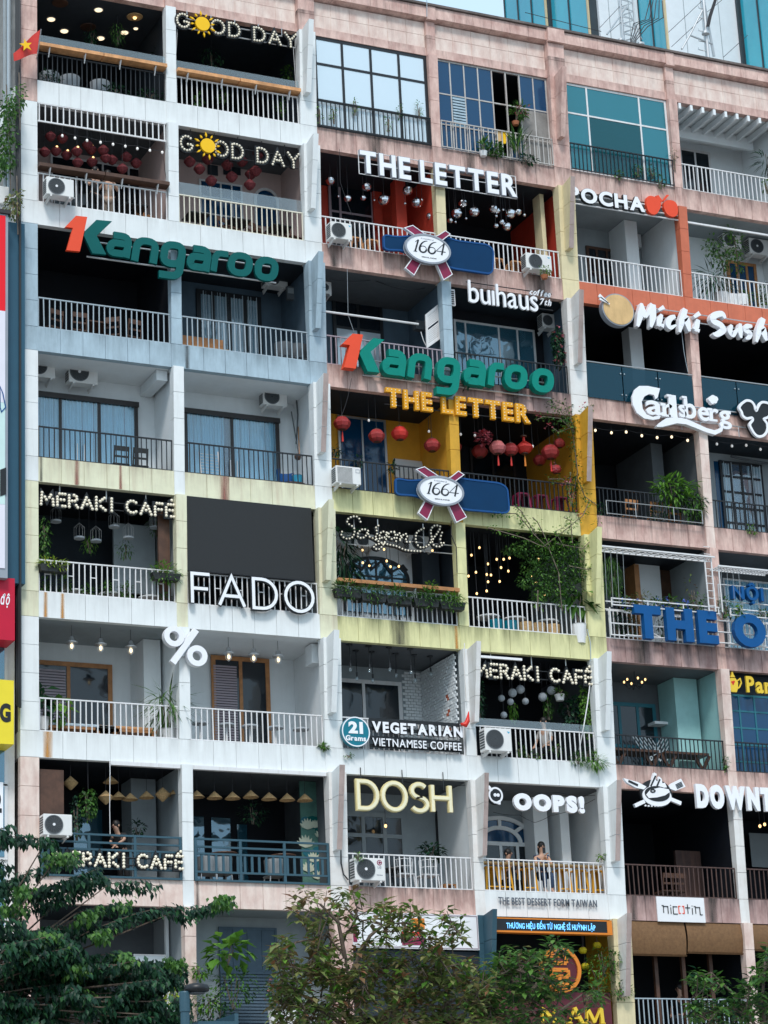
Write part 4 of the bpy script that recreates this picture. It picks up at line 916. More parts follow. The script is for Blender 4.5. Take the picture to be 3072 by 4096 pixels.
# top storey, third bay: big eight pane window with white blinds
x0,x1 = BX[2]; pane_grid(B, x0+.01, x1-.01, 0.02, 2.68, .10, 4, 3, .085, 'black_metal', 'pane_white', zs=[0,.30,.70,1], th=.08)
MB().box(x0,x1,.14,.16,.0,2.7).build('roller_blind','blind_white',B)
# fourth bay: blue panes in rusty frames, some missing, one bricked up
pan = {}
for i in range(4,6):
    for j in range(1,3): pan[(i,j)] = None
pan[(4,0)] = None; pan[(1,1)] = 'pane_sky'
paint('rusty_white', (.52,.50,.48), .6, .1, .6, (.25,.09,.04), 0)
x0,x1 = BX[3]; w4 = pane_grid(B, x0+.01, x1-.01, -.0, 2.68, .10, 8, 3, .045, 'rusty_white', 'pane_blue', zs=[0,.28,.62,1], th=.05, panes=pan)
MB().box(x0+2.55, x1-.02, .06, .09, .0, 1.62).build('cement_panel','concrete',B)
m = MB()
for i in range(9): m.box(x0+.46, x0+.83, .03+.0, .05, .86+i*.085, .86+i*.085+.05)
m.build('louvre', 'blue_paint', B)
# fifth bay: teal glass
x0,x1 = BX[4]; pane_grid(B, x0+.01, x1-.01, 0, 2.68, .10, 3, 2, .06, 'white_metal', 'pane_teal', xs=[0,.22,.73,1], zs=[0,.66,1], th=.06, panes={(1,0):'pane_teal_room'})
opening(0,4,'T3',455,985,565,mat='dark_frame',pane='pane_dark',nx=1)
# sixth bay: pergola beams and door
x0,x1 = BX[5]
for i in range(9): MB().box(x0+.12+i*.38, x0+.20+i*.38, -.0, 1.2, 2.50, 2.672).build('ceiling_beam','white_wall',B)
MB().box(x0,x1,1.2,1.3,2.3,2.672).build('ceiling_beam','white_wall',B)
opening(0,5,'T3',1050,1010,1262,mat='white_metal',pane='pane_dark',nx=2)
# second storey
opening(1,0,'L1',255,790,785,mat='white_metal',pane='pane_dark',nx=4,fw=.06)
opening(1,1,'L1',1015,915,1235,mat='white_metal',pane='pane_blue',nx=4,ny=5,fw=.05)
for xl,xr in ((1060,1112),(1140,1190),(1190,1228)): flatpanel(1,1,'L1',xl,840,xr,890,'dark_grey','vent')
def arched(k, b, c, xl, yt, xr, yb, mat, pane, nx=2, ny=4, r=.5, name='arched_window', fw=.05):
    Y = dep(k,b)-.012; X0,X1,_,z1 = frame(c,xl,yb,yt,xr,Y); z0 = q(c,xl,yb,Y).z if yb else zt(k)-.2
    w_ = (X1-X0)/2; zz = z1-w_*2*r; xc = (X0+X1)/2
    top = [(xc+w_*cos(pi*i/16), zz+w_*2*r*sin(pi*i/16)) for i in range(17)]
    pl = [(X0,z0)]+[(x,z) for x,z in top[::-1]]+[(X1,z0)]
    f = MB().ribbon(dedupe(pl), fw/2+.01, Y-.06, Y)
    for i in range(1,nx):
        x = X0+(X1-X0)*i/nx; f.box(x-fw*.35,x+fw*.35,Y-.05,Y-.01,z0,zz+w_*2*r*sqrt(max(0,1-((x-xc)/w_)**2)))
    for j in range(1,ny): z = z0+(zz-z0)*j/(ny-1) if ny > 1 else zz; f.box(X0,X1,Y-.048,Y-.012,z-fw*.35,z+fw*.35)
    o = f.build(name, mat, B); MB().prism(pl, Y-.028, Y-.02, 'y').build('pane', pane, o); return o
arched(1,1,'L1',1305,962,1418,1150,'white_metal','pane_blue',1,1)
opening(1,2,'M5',160,330,418,mat='mauve_metal',pane='pane_dark',nx=2,ny=1,zs=[0,.72,1],xs=[0,.25,1])
flatpanel(1,2,'M5',420,330,470,600,'red_wall','pilaster',th=.12); MB().box(10.2,10.5,1.0,1.3,zt(1)-.2,zc(1)).build('pilaster','red_wall',B)
opening(1,3,'M5',1330,570,1356,mat='red_wall',pane='pane_dark',nx=1); MB().box(14.3,14.42,.5,.9,zt(1)-.2,zc(1)).build('pilaster','ivory',B)
opening(1,4,'R6',272,540,505,mat='wood_dark',pane='pane_dark',nx=3,ny=3,fw=.08); MB().box(17.35,17.75,1.2,2.08,zt(1)-.2,zc(1)).build('pilaster','white_wall',B)
opening(1,4,'R6',905,690,985,mat='wood_dark',pane='pane_dark',nx=1); MB().box(17.75,18.3,1.9,2.07,zc(1)-.4,zc(1)).build('ceiling_beam','white_wall',B)
opening(1,5,'R6',1340,650,1565,mat='wood',pane='pane_blue',nx=3,fw=.09)
# third storey
opening(2,1,'L4',1000,455,1330,mat='black_metal',pane='pane_clear',nx=4,fw=.12); 
def drapes(X0,X1,z0,z1,Y,mat='curtain',n=26,name='curtain',owner=None):
    m = MB(); N = n*6; P = []
    for i in range(N+1): t = i/N; P.append((X0+(X1-X0)*t, Y+.028*sin(2*pi*n*t)+.012*sin(2*pi*n*.37*t)))
    for i in range(N):
        (a,y),(b2,y2) = P[i],P[i+1]; m.add([(a,y,z0),(b2,y2,z0),(b2,y2,z1),(a,y,z1)],[(0,1,2,3)])
    return m.build(name, mat, owner or B, smooth=True)
X0,X1,_,z1 = frame('L4',1010,500,462,1325,dep(2,1)-.02); drapes(X0,X1,zt(2)-.2,z1,dep(2,1)-.034,'curtain_pale',22)
opening(2,2,'M9',112,200,400,mat='black_metal',pane='pane_white',nx=2,zs=[0,.72,1],fw=.09,panes={(0,1):'pane_dark',(1,1):'pane_dark'})
opening(2,3,'M9',812,330,1280,mat='white_metal',pane='pane_sky',nx=4,fw=.06,xs=[0,.14,.55,.78,1])
MB().box(17.15,17.55,1.1,1.5,zt(2)-.2,zc(2)).build('pillar','white_wall',B)
# fourth storey: wide curtained doors
for b,xl,yt,xr,n in ((0,150,212,703,34),(1,938,302,1424,30)):
    Y = dep(3,b)-.012; X0,X1,_,z1 = frame('L7',xl,yt+50,yt,xr,Y-.08)
    if b == 0: X0 = BX[0][0]+.0
    o = pane_grid(B, X0,X1,zt(3)-.2,z1,Y,3 if b == 0 else 2,1,.09,'dark_frame','pane_clear',th=.10,name='door')
    MB().box(X0-.02,X1+.02,Y-.14,Y-.1,z1-.10,z1+.03).build('door_head','dark_frame',B)
    cut = .42; drapes(X0+.05, X0+(X1-X0)*cut, zt(3)-.2, z1-.06, Y-.04, 'curtain', n//2, owner=o); drapes(X0+(X1-X0)*(cut+(.0 if b == 0 else .07)), X1-.05, zt(3)-.2, z1-.06, Y-.04, 'curtain', n//2, owner=o)
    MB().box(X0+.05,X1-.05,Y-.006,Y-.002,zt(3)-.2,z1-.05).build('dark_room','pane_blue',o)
    xm = X0+(X1-X0)*.5
    for dx in (-.09,.09): MB().tube([(xm+dx,Y-.15,zt(3)+.35),(xm+dx,Y-.15,zt(3)+.95)],.014,6).build('handle','steel',o)
for x in (3.1,): MB().box(x,3.38,.3,1.48,zc(3)-.26,zc(3)).build('ceiling_beam','white_wall',B)
opening(3,2,'MA',142,232,420,mat='steel',pane='pane_blue',nx=2,fw=.06)
flatpanel(3,2,'MA',470,485,705,590,'white_metal','low_window_frame',th=.05); flatpanel(3,2,'MA',480,495,695,590,'blind_white','low_window',off=.075)
opening(3,3,'MA',905,425,1165,mat='dark_frame',pane='pane_dark',nx=2)
opening(3,5,'RC',1262,690,1605,mat='black_metal',pane='pane_clear',nx=4,ny=6,fw=.075)
X0,X1,_,z1 = frame('RC',1268,800,700,1600,dep(3,5)-.02); drapes(X0,X0+.4,zt(3)-.2,z1,dep(3,5)-.03,'curtain_pale',5); drapes(X1-.45,X1,zt(3)-.2,z1,dep(3,5)-.03,'curtain_pale',5)
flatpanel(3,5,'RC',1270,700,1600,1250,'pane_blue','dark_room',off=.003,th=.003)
m=MB(); m.tube([q('RC',240,690,3.1),q('RC',600,735,3.1),q('RC',720,750,3.1),q('RC',900,660,2.2),q('RC',1020,655,1.5)],.03,6); m.tube([q('RC',1360,655,1.2),q('RC',1460,680,1.2),q('RC',1655,715,1.2)],.035,6); m.build('drain_pipe','mid_grey',B)
MB().box(17.6,17.95,1.2,3.1,zt(3)-.2,zc(3)).build('pillar','mid_grey',B); MB().box(17.95,18.3,2.2,3.0,zt(3)-.2,zc(3)-.45).build('partition_panel','grey_wall',B)
# fifth storey
flatpanel(4,0,'L8',578,250,790,600,'grey_wall','wall_panel',off=.9,th=.08)
MB().box(3.05,3.34,.25,.32,zt(4)-.2,zc(4)-.12).build('slat_panel','wood_dark',B)
x0,x1 = BX[1]; a = q('L8',945,125,-.03); b_ = q('L8',1600,180,-.03); zb = q('L8',955,487,-.03).z
blind = MB().box(x0+.005, x1-.13, -.035, -.02, zb, zc(4)+.0).build('roller_blind','black_metal',B)
paint('blind_black', (.022,.025,.028), .8, .06, 0, scale=40, bump=.3); blind.data.materials[0] = M['blind_black']
MB().tube([(x0+.005,-.03,zb),(x1-.13,-.03,zb)],.02,6).build('blind_bar','black_metal',B)
arched(4,2,'MB',190,322,558,640,'black_metal','pane_sky',4,3,.28,fw=.06)
MB().ribbon([(q('MB',x,y,1.45).x,q('MB',x,y,1.45).z) for x,y in ((235,370),(285,400),(320,350),(340,400),(400,350),(450,420),(520,380),(545,410))],.03,1.42,1.44).build('mirrored_lettering','sign_black',B)
MB().box(10.35,10.84,.9,1.48,zt(4)-.2,zc(4)).build('dark_niche','dark_grey',B)
opening(4,4,'RH',735,260,985,mat='wood_dark',pane='wood_dark',nx=2,fw=.06); MB().box(16.95,17.1,1.5,2.08,zt(4)-.2,zc(4)-.1).build('door_leaf','wood',B)
opening(4,4,'RH',410,380,640,mat='mid_grey',pane='pane_dark',nx=2)
MB().box(17.15,17.9,1.75,2.09,zt(4)-.2,zc(4)).build('wall_panel','white_wall',B)
opening(4,5,'RH',1290,330,1700,mat='white_metal',pane='pane_clear',nx=3,fw=.05); X0,X1,_,z1 = frame('RH',1290,400,335,1700,1.48); drapes(X0,X1,zt(4)-.2,z1,1.47,'curtain',24)
# sixth storey
o = opening(5,0,'LD',120,302,570,mat='wood',pane='pane_dark',nx=2,fw=.11,xs=[0,.5,1],off=.02)
m = MB(); X0,X1,_,z1 = frame('LD',150,400,345,335,dep(5,0)-.1)
for i in range(26): m.box(max(X0,.03),X1,dep(5,0)-.09,dep(5,0)-.075,z1-.07*i-.05,z1-.07*i)
m.build('slatted_blind','mauve_metal',B)
opening(5,1,'LD',1075,282,1372,mat='wood',pane='pane_dark',nx=2,fw=.11,off=.02)
m = MB(); X0,X1,_,z1 = frame('LD',1092,400,330,1210,dep(5,1)-.1)
for i in range(32): m.box(X0,X1,dep(5,1)-.09,dep(5,1)-.075,z1-.065*i-.045,z1-.065*i)
m.build('slatted_blind','mauve_metal',B)
MB().box(2.95,3.38,1.15,2.08,zt(5)-.2,zc(5)).build('pillar','white_wall',B)
opening(5,2,'MF',80,290,490,mat='white_metal',pane='pane_dark',nx=2,fw=.10,xs=[0,.48,1])
m = MB(); m2 = MB(); r0 = random.Random(3)
for j in range(36):
    z = zt(5)-.15+j*.078
    if z > zc(5)-.06: break
    for i in range(14):
        y = .2+i*.14+(.07 if j%2 else 0); t = m2 if (abs(i-3.2) < .6 and j in (12,13,17,18,22,23)) else m
        if y < 2.1: t.box(10.76+r0.uniform(0,.018),10.80,y,y+.128,z,z+.066)
m.build('brick_facing','white_wall',B); m2.build('bare_bricks','terracotta',B)
Y = dep(5,2); m = MB(); X0 = q('MF',492,300,Y).x
for j in range(36):
    z = zt(5)-.15+j*.078
    if z > zc(5)-.06: break
    for i in range(8):
        x = X0+i*.15+(.07 if j%2 else 0)
        if x < 10.7: m.box(x,x+.138,Y-.03-r0.uniform(0,.015),Y-.004,z,z+.066)
m.build('brick_facing','white_wall',B)
MB().box(7.0,7.56,.4,.8,zc(5)-.5,zc(5)-.02).build('wall_box','white_wall',B)
opening(5,4,'RH',300,1320,745,mat='pane_teal_frame' if 'pane_teal_frame' in M else 'teal_metal',pane='pane_dark',nx=3,ny=2,fw=.1)
paint('teal_door', (.02,.16,.21), .5, .08, .1, bump=0); B.children[-1]
for o in B.children:
    if o.name.startswith('door') and o.data.materials and o.data.materials[0] == M['teal_metal']: o.data.materials[0] = M['teal_door']
MB().box(17.6,18.3,1.05,1.87,zt(5)-.2,zc(5)).build('pillar','aqua_wall',B); MB().box(17.2,17.62,1.5,1.85,zc(5)-1.15,zc(5)-1.08).build('shelf','white_wall',B)
m = MB()
for i in range(7):
    for s in (1,-1):
        xa = 16.95+i*.09; m.ribbon([(xa,zt(5)+.55),(xa+.45*s,zt(5)+1.2)],.012,1.55+.004*s,1.57+.004*s)
m.build('lattice','white_wall',B)
Y=.35; X0,X1,z0,z1 = frame('RH',1350,1600,1265,2100,Y); pane_grid(B,BX[5][0]+.01,BX[5][1],zt(5)-.1,z1,Y,7,5,.055,'teal_door','pane_blue',zs=[0,.2,.4,.6,.8,1])
MB().box(BX[5][0],BX[5][1],.36,.40,z1-.02,zc(5)).build('window_head','dark_grey',B)
# seventh storey
MB().box(2.75,3.36,1.6,2.3,zt(6)-.2,zc(6)).build('pillar','grey_wall',B)
for b,cs in ((0,((375,300,520),(800,320,880))),(1,((985,340,1040),(1078,345,1175),(1210,380,1260)))):
    for xl,yt,xr in cs: 
        Y = dep(6,b)-.03; X0,X1,_,z1 = frame('LE',xl,yt+60,yt,xr,Y); MB().box(X0,X1,Y-.02,Y,zt(6)-.2,z1).build('window_light','pane_sky',B)
for b in (0,1):
    a = (q('LE',565,62,-.06).x if b == 0 else BX[1][0]); MB().box(a, BX[b][1]-.02, -.08, .04, zc(6)-.10, zc(6)-.01).build('awning_case','white_metal',B)
MB().box(.06,.62,.12,.17,zt(6)+1.12,zt(6)+2.45).build('wood_panel','wood_dark',B)
opening(6,2,'MG',150,325,490,mat='grey_wall',pane='pane_dark',nx=3,fw=.12,zs=[0,.76,1])
arched(6,2,'MG',668,295,778,560,'black_metal','pane_blue',2,3,.5)
def half_round(k,b,c,xl,xr,yt,yb,mat):
    Y = dep(k,b)-.012; X0,X1,z0,z1 = frame(c,xl,yb,yt,xr,Y); xc = (X0+X1)/2; w_ = (X1-X0)/2
    f = MB()
    for rr in (1,.6): f.ribbon([(xc+w_*rr*cos(pi*i/20), z0+(z1-z0)*rr*sin(pi*i/20)) for i in range(21)],.05,Y-.07-.004*rr,Y)
    for a in (45,90,135): f.ribbon([(xc+w_*.6*cos(radians(a)),z0+(z1-z0)*.6*sin(radians(a))),(xc+w_*cos(radians(a)),z0+(z1-z0)*sin(radians(a)))],.045,Y-.066,Y)
    o = f.build('fanlight',mat,B); MB().prism([(xc+w_*cos(pi*i/20), z0+(z1-z0)*sin(pi*i/20)) for i in range(21)],Y-.03,Y-.02,'y').build('pane','pane_blue',o)
    pane_grid(B,X0,X1,zt(k)-.2,z0+.02,Y,4,1,.1,mat,'pane_dark',name='door')
half_round(6,3,'MG',815,1170,355,485,'white_wall')
for xa,xb,ya in ((13.35,13.75,1.4),(14.0,14.25,1.2)): MB().box(xa,xb,ya,1.99,zt(6)-.2,zc(6)).build('pillar','white_wall',B)
MB().box(17.5,18.25,1.5,1.6,zt(6)-.2,zt(6)+1.5).build('counter_wall','rust_metal',B)
flatpanel(6,5,'RI',1400,800,1700,1050,'grey_wall','wall_panel',off=.3)
# eighth storey
opening(7,1,'LJ',1115,520,1410,mat='blue_wall',pane='blue_wall',nx=4,ny=3,fw=.06,zs=[0,.35,.62,1]); m = MB(); X0,X1,_,z1 = frame('LJ',1125,700,530,1400,dep(7,1)-.09)
for i in range(18): m.box(X0,X1,dep(7,1)-.085,dep(7,1)-.07,zt(7)+.1+i*.075,zt(7)+.15+i*.075)
m.build('shutter_slats','blue_wall',B)
Y = 1.0; X0,X1,z0,z1 = frame('LJ',848,690,465,935,Y); MB().box(X0,3.4,Y,Y+.1,zt(7)-.2,zc(7)).build('tiled_wall','white_wall',B)
X0,X1,z0,z1 = frame('LJ',680,760,660,845,.9); pane_grid(B,X0,X1,z0-.5,z1,.9,1,1,.03,'white_metal','blind_white',name='low_screen')
for i in range(4): MB().box(15.2+i*.8,15.3+i*.8,.5,.6,zt(7)-.2,zc(7)).build('timber_post','wood_dark',B)
for (a,b2,dz) in ((15.05,16.65,.80),(16.7,18.31,.72),(18.6,21.9,.62)):
    m = MB(); n = 16; P = [(.02-.06*sin(pi*i/n), zc(7)-.02-dz*i/n) for i in range(n+1)]+[(.02+.05*cos(a2),zc(7)-.02-dz-.05*sin(a2)) for a2 in (.4,1.2,2.0,2.8)]
    for (y,z),(y2,z2) in zip(P,P[1:]): m.add([(a,y,z),(b2,y,z),(b2,y2,z2),(a,y2,z2),(a,y+.012,z),(b2,y+.012,z),(b2,y2+.012,z2),(a,y2+.012,z2)],[(0,1,2,3),(7,6,5,4),(0,4,5,1),(3,2,6,7)])
    m.build('bamboo_blind','bamboo' if 'bamboo' in M else paint('bamboo',(.20,.105,.045),.7,.15,.4,(.12,.05,.02),.5,scale=14),B)
# ------------------------------------------------------------------ railings
def rail(k, b, mat, label, n=24, h=.80, y=.05, x0=None, x1=None, r=.013, base=True, H=False, wood=None, gap=False):
    a = BX[b][0]+.02 if x0 is None else x0; c = BX[b][1]-.02 if x1 is None else x1; z = zt(k)
    R = thing('balcony_railing', ((a+c)/2, y, z), label, 'railing', 'balcony railings')
    MB().box(a, c, y-.02, y+.02, z+h-.03, z+h).build('handrail', mat, R)
    if base: MB().box(a, c, y-.015, y+.015, z+.012, z+.034).build('base_rail', mat, R)
    p = None
    for i in range(n+1):
        x = a+.012+(c-a-.024)*i/n
        if p is None: p = MB().box(x-r, x+r, y-.011, y+.011, z-.0, z+h-.028).build('baluster', mat, R); xp = x
        else: cp(p, (x-xp+rnd.uniform(-.004,.004),0,0)).rotation_euler = (rnd.gauss(0,.006), rnd.gauss(0,.007), 0)
    if H:
        for i in range(1,n,4):
            x = a+(c-a)*(i+.5)/n; w_ = (c-a)/n
            MB().box(x-w_*.48, x+w_*.48, y-.01, y+.01, z+h*.55, z+h*.55+.022).build('crosspiece', mat, R)
    return R
RL = {(0,0):('black_metal','black railing with slim bars below a wooden bar top, in the top left balcony'),
 (0,1):('white_metal','white railing below a wooden bar top, in the top balcony with the sun letter sign'),
 (0,2):('black_metal','black railing with weeds, in front of the big white blind window'),
 (0,3):('rusty_white','rust flecked white railing with pots, in front of the broken blue windows'),
 (0,4):('black_metal','black railing in front of the teal glass window'),
 (0,5):('white_metal','white railing below the white pergola beams, top right'),
 (1,0):('white_metal','white railing with a dark wooden bar and an outdoor unit, under the dark red lanterns'),
 (1,1):('cream_metal','cream railing below a glass screen on the pink cafe balcony'),
 (1,2):('white_metal','white railing left of the upper bottle sign, on the red balcony'),
 (1,3):('white_metal','white railing right of the upper bottle sign, with an outdoor unit at its end'),
 (1,4):('white_metal','white railing under the red fruit sign, above the round wooden board'),
 (1,5):('white_metal','white railing in front of white pots and a tall thin tree'),
 (2,0):('grey_metal','blue grey railing of the black balcony with wooden chairs'),
 (2,1):('grey_metal','blue grey railing of the balcony with pale curtains and dark walls'),
 (2,2):('mauve_metal','mauve railing behind the bright green letters, by the leaning shutters'),
 (2,3):('black_metal','black railing behind the bright green letters, by the flower vine'),
 (3,0):('black_metal','black railing of the curtained balcony with two outdoor units'),
 (3,1):('black_metal','black railing of the curtained balcony with a broom and blue bucket'),
 (3,2):('black_metal','black railing on the ochre balcony left of the lower bottle sign'),
 (3,3):('black_metal','black railing on the ochre balcony right of the lower bottle sign, with red stools'),
 (3,4):('black_metal','black railing with a leafy green plant, under the row of warm bulbs'),
 (3,5):('black_metal','black railing in front of the black grid window with pale curtains'),
 (4,0):('white_metal','white railing with two hanging planters above orange rust streaks'),
 (4,1):('white_metal','white railing behind the large thin capital letters'),
 (4,2):('white_metal','white railing under a wooden bar with five fern boxes'),
 (4,3):('white_metal','white railing of the dark balcony with the big green climber and wicker chairs'),
 (4,4):('white_metal','white railing behind the very large blue letters'),
 (4,5):('white_metal','white railing behind the big blue round letter at the right edge'),
 (5,0):('white_metal','white railing in front of a wooden bench and a potted palm'),
 (5,1):('white_metal','white railing in front of five round white tables'),
 (5,2):('white_metal','white railing behind the round teal badge sign'),
 (5,3):('white_metal','white railing with a large outdoor unit at its left end, by paper globes'),
 (5,4):('black_metal','black railing in front of dark picnic tables and a turquoise wall'),
 (5,5):('black_metal','black railing under the teal grid window at the right edge'),
 (6,2):('white_metal','white railing in front of white wire chairs, with an outdoor unit at left'),
 (6,3):('white_metal','white railing in front of the yellow bar stools'),
 (6,4):('rust_metal','rusty brown railing under the flaming pan emblem'),
 (6,5):('rust_metal','rusty brown railing at the right edge beside a lit bulb'),
 (7,4):('grey_metal','grey railing under the brown bamboo blinds'),
 (7,5):('grey_metal','grey railing behind leaves in the bottom right corner')}
for (k,b),(mt,lb) in RL.items():
    kw = {}
    if k == 4 and b < 2: kw = dict(H=True)
    if (k,b) == (6,2): kw = dict(y=.05)
    if k == 0 and b in (2,3,4): kw['y'] = -.05
    if mt == 'black_metal': kw.update(r=.011, n=26)
    rail(k, b, mt, lb, **kw)
# teal railings of the seventh storey
def teal_rail(b, label, x0=None):
    a = BX[b][0]+.02 if x0 is None else x0; c = BX[b][1]-.02; z = zt(6); y = -.04
    R = thing('balcony_railing', ((a+c)/2,y,z), label, 'railing', 'teal panel railings'); h = .98
    for zz in (z+.03, z+.22, z+.64, z+.80, z+h): MB().box(a, c, y-.02, y+.025, zz-.035, zz+.01).build('rail', 'teal_metal', R)
    n = 3
    for i in range(n+1): x = a+.03+(c-a-.06)*i/n; MB().box(x-.032, x+.032, y-.018, y+.023, z, z+h+.008).build('post', 'teal_metal', R)
    p = None
    for i in range(1,19):
        x = a+(c-a)*i/19
        if p is None: p = MB().box(x-.03, x+.03, y-.012, y+.015, z+.22, z+.62).build('slat', 'teal_metal', R); xp = x
        else: cp(p,(x-xp,0,0))
teal_rail(0, 'teal panel railing carrying bulb letters, behind the left tree')
teal_rail(1, 'teal panel railing under the row of seven cone lamps')
# glass balustrades
for b,lb in ((4,'frameless glass balustrade with steel top rail left of the pink column, above the curly letters'),(5,'frameless glass balustrade with steel top rail at the right edge above the leaf sign')):
    x0,x1 = BX[b]; z = zt(2); R = thing('glass_balustrade', ((x0+x1)/2,-.02,z), lb, 'balustrade', 'glass balustrades'); n = 3
    for i in range(n): 
        g_ = MB().box(x0+.02+(x1-x0)*i/n, x0-.01+(x1-x0)*(i+1)/n, -.03,-.018,z-.02,z+.96).build('glass_pane','pane_deep',R)
        for dx in (.1,):
            for dz in (.15,.75):
                xx = x0+(x1-x0)*(i+1)/n
                if i < n-1: MB().lathe([(.018,0),(.018,.03)],(xx-dx*.6,-.06,z+dz),8,'y').build('bolt','steel',R); MB().lathe([(.018,0),(.018,.03)],(xx+dx*.6,-.06,z+dz),8,'y').build('bolt','steel',R)
    MB().tube([(x0,-.03,z+.99),(x1,-.03,z+.99)],.02,8).build('handrail','steel',R)
# dark wood / orange bars and glass screens on top of railings
def bar_top(k, b, mat, label, h, y0=-.16, y1=.14, th=.09, glass_h=0):
    x0,x1 = BX[b]; z = zt(k)+h; R = thing('bar_counter', ((x0+x1)/2,0,z), label, 'bar top', 'wooden bar tops')
    for i in range(2): MB().box(x0+.01+(x1-x0)/2*i+.003, x0-.01+(x1-x0)/2*(i+1), y0, y1, z, z+th+.002*i).build('plank', mat, R)
    for i in range(4): x = x0+.3+(x1-x0-.6)*i/3; MB().prism([(y0+.03,z-.003),(.0,z-.003),(.0,z-.22)], x-.012, x+.012).build('bracket','white_metal',R)
    if glass_h: MB().box(x0+.01, x1-.01, .0,.012,z+th,z+th+glass_h).build('glass_screen','pane_clear',R)
bar_top(0,0,'wood_orange','orange wooden bar top with low glass screen, top left balcony', .90, glass_h=.28)
bar_top(0,1,'wood_orange','orange wooden bar top with low glass screen, under the upper sun letter sign', .86, glass_h=.28)
bar_top(1,0,'wood_dark','dark weathered wooden bar top under the dark red lanterns', .90)
bar_top(4,2,'wood','brown wooden bar top above the five fern boxes', .84)
def screen(k, b, h, hh, label, mat='pane_clear', y=.09):
    x0,x1 = BX[b]; MBx = MB().box(x0+.02,x1-.02,y,y+.012,zt(k)+h,zt(k)+h+hh).build('glass_screen', mat); tag(MBx, label, 'glass screen', 'glass screens over railings')
screen(1,1,.82,.34,'low clear glass screen above the cream railing'); screen(5,3,.82,.18,'low clear glass screen above the railing by the paper globes')
# bar grille hanging from the soffit
R = thing('hanging_grille', (1.7,.02,zc(1)-.5), 'white bar grille hanging from the band above the dark red lanterns', 'grille')
MB().box(.02,3.37,.0,.04,zc(1)-.52,zc(1)-.48).build('bottom_rail','white_metal',R); MB().box(.02,3.37,.0,.04,zc(1)-.03,zc(1)-.003).build('top_rail','white_metal',R); p = None
for i in range(22):
    x = .06+3.27*i/21
    if p is None: p = MB().box(x-.015,x+.015,.01,.03,zc(1)-.48,zc(1)-.03).build('bar','white_metal',R); xp = x
    else: cp(p,(x-xp,0,0))
# white trellises and frames round the blue letters
for b,c,(xa,ya),(xb,yb),lb in ((4,'RH',(312,62),(1228,148),'white ladder trellis shelf under the band left of the slim pink column'),(5,'RH',(1255,222),(1700,270),'white ladder trellis shelf at the right edge over the blue accented letters')):
    P = q(c,xa,ya,-.55); x0 = P.x; x1 = q(c,xb,yb,-.55).x; z = P.z; R = thing('trellis', ((x0+x1)/2,-.3,z), lb, 'trellis', 'white trellis shelves')
    for y in (-.55,-.15): MB().box(x0,x1,y-.02,y+.02,z-.04,z).build('beam','white_metal',R)
    n = 18
    for i in range(n): x = x0+(x1-x0)*(i+.5)/n; MB().box(x-.012,x+.012,-.53,-.17,z-.035,z-.01).build('rung','white_metal',R)
    for y in (-.42,-.29): MB().box(x0,x1,y-.008,y+.008,z-.03,z-.014).build('wire','white_metal',R)
    zb = zt(4)+.8
    for xx in ((x1-.28,x1-.08) if b == 4 else (x0+.05,)): MB().box(xx-.015,xx+.015,-.5,-.47,zb,z-.04).build('post','white_metal',R)
    if b == 4:
        for i in range(9): MB().box(x1-.28,x1-.08,-.49,-.475,zb+.15+i*.2,zb+.165+i*.2).build('rung','white_metal',R)
    for i in range(4): MB().tube([(x0+.12+i*.18,-.5,z),(x0+.16+i*.18,-.35,zb)],.005,4).build('wire','steel',R)
for b,lb in ((4,'white planter frame standing off the railing behind the first large blue letters'),(5,'white planter frame standing off the railing at the right edge')):
    x0,x1 = BX[b]; z = zt(4); R = thing('planter_stand', ((x0+x1)/2,-.2,z), lb, 'frame', 'white planter frames')
    for zz,y in ((.98,-.34),(.80,-.36),(.74,-.05),(.36,-.2),(.05,-.2),(.98,-.05)): MB().box(x0+.04,x1-.02,y-.014,y+.014,z+zz-.028,z+zz).build('rail','white_metal',R)
    for i in range(4): x = x0+.06+(x1-x0-.1)*i/3; MB().box(x-.015,x+.015,-.345,-.315,z+.74,z+.96).box(x-.013,x+.013,-.215,-.185,z+.05,z+.76).build('post','white_metal',R)
    if b == 4:
        a = q('RH',605,760,-.1); MB().ribbon([(x0+1.7,z+.02),(x0+1.35,z+.2),(x0+1.5,z+.7)],.018,-.12,-.1).build('brace','white_metal',R)
# steel frame over the black balcony band
P = q('RC',358,1095,-.15); x1 = q('RC',1130,1165,-.15).x; R = thing('steel_stand', (P.x,-.15,zt(3)), 'thin empty steel frame fixed in front of the black railing with green plant', 'frame')
for z in (.38,.03): MB().tube([(P.x,-.15,zt(3)+z),(x1,-.15,zt(3)+z)],.012,6).build('tube','steel',R)
for f in (0,.3,.7,1): MB().tube([(P.x+(x1-P.x)*f,-.15,zt(3)),(P.x+(x1-P.x)*f,-.15,zt(3)+.38)],.012,6).build('tube','steel',R)
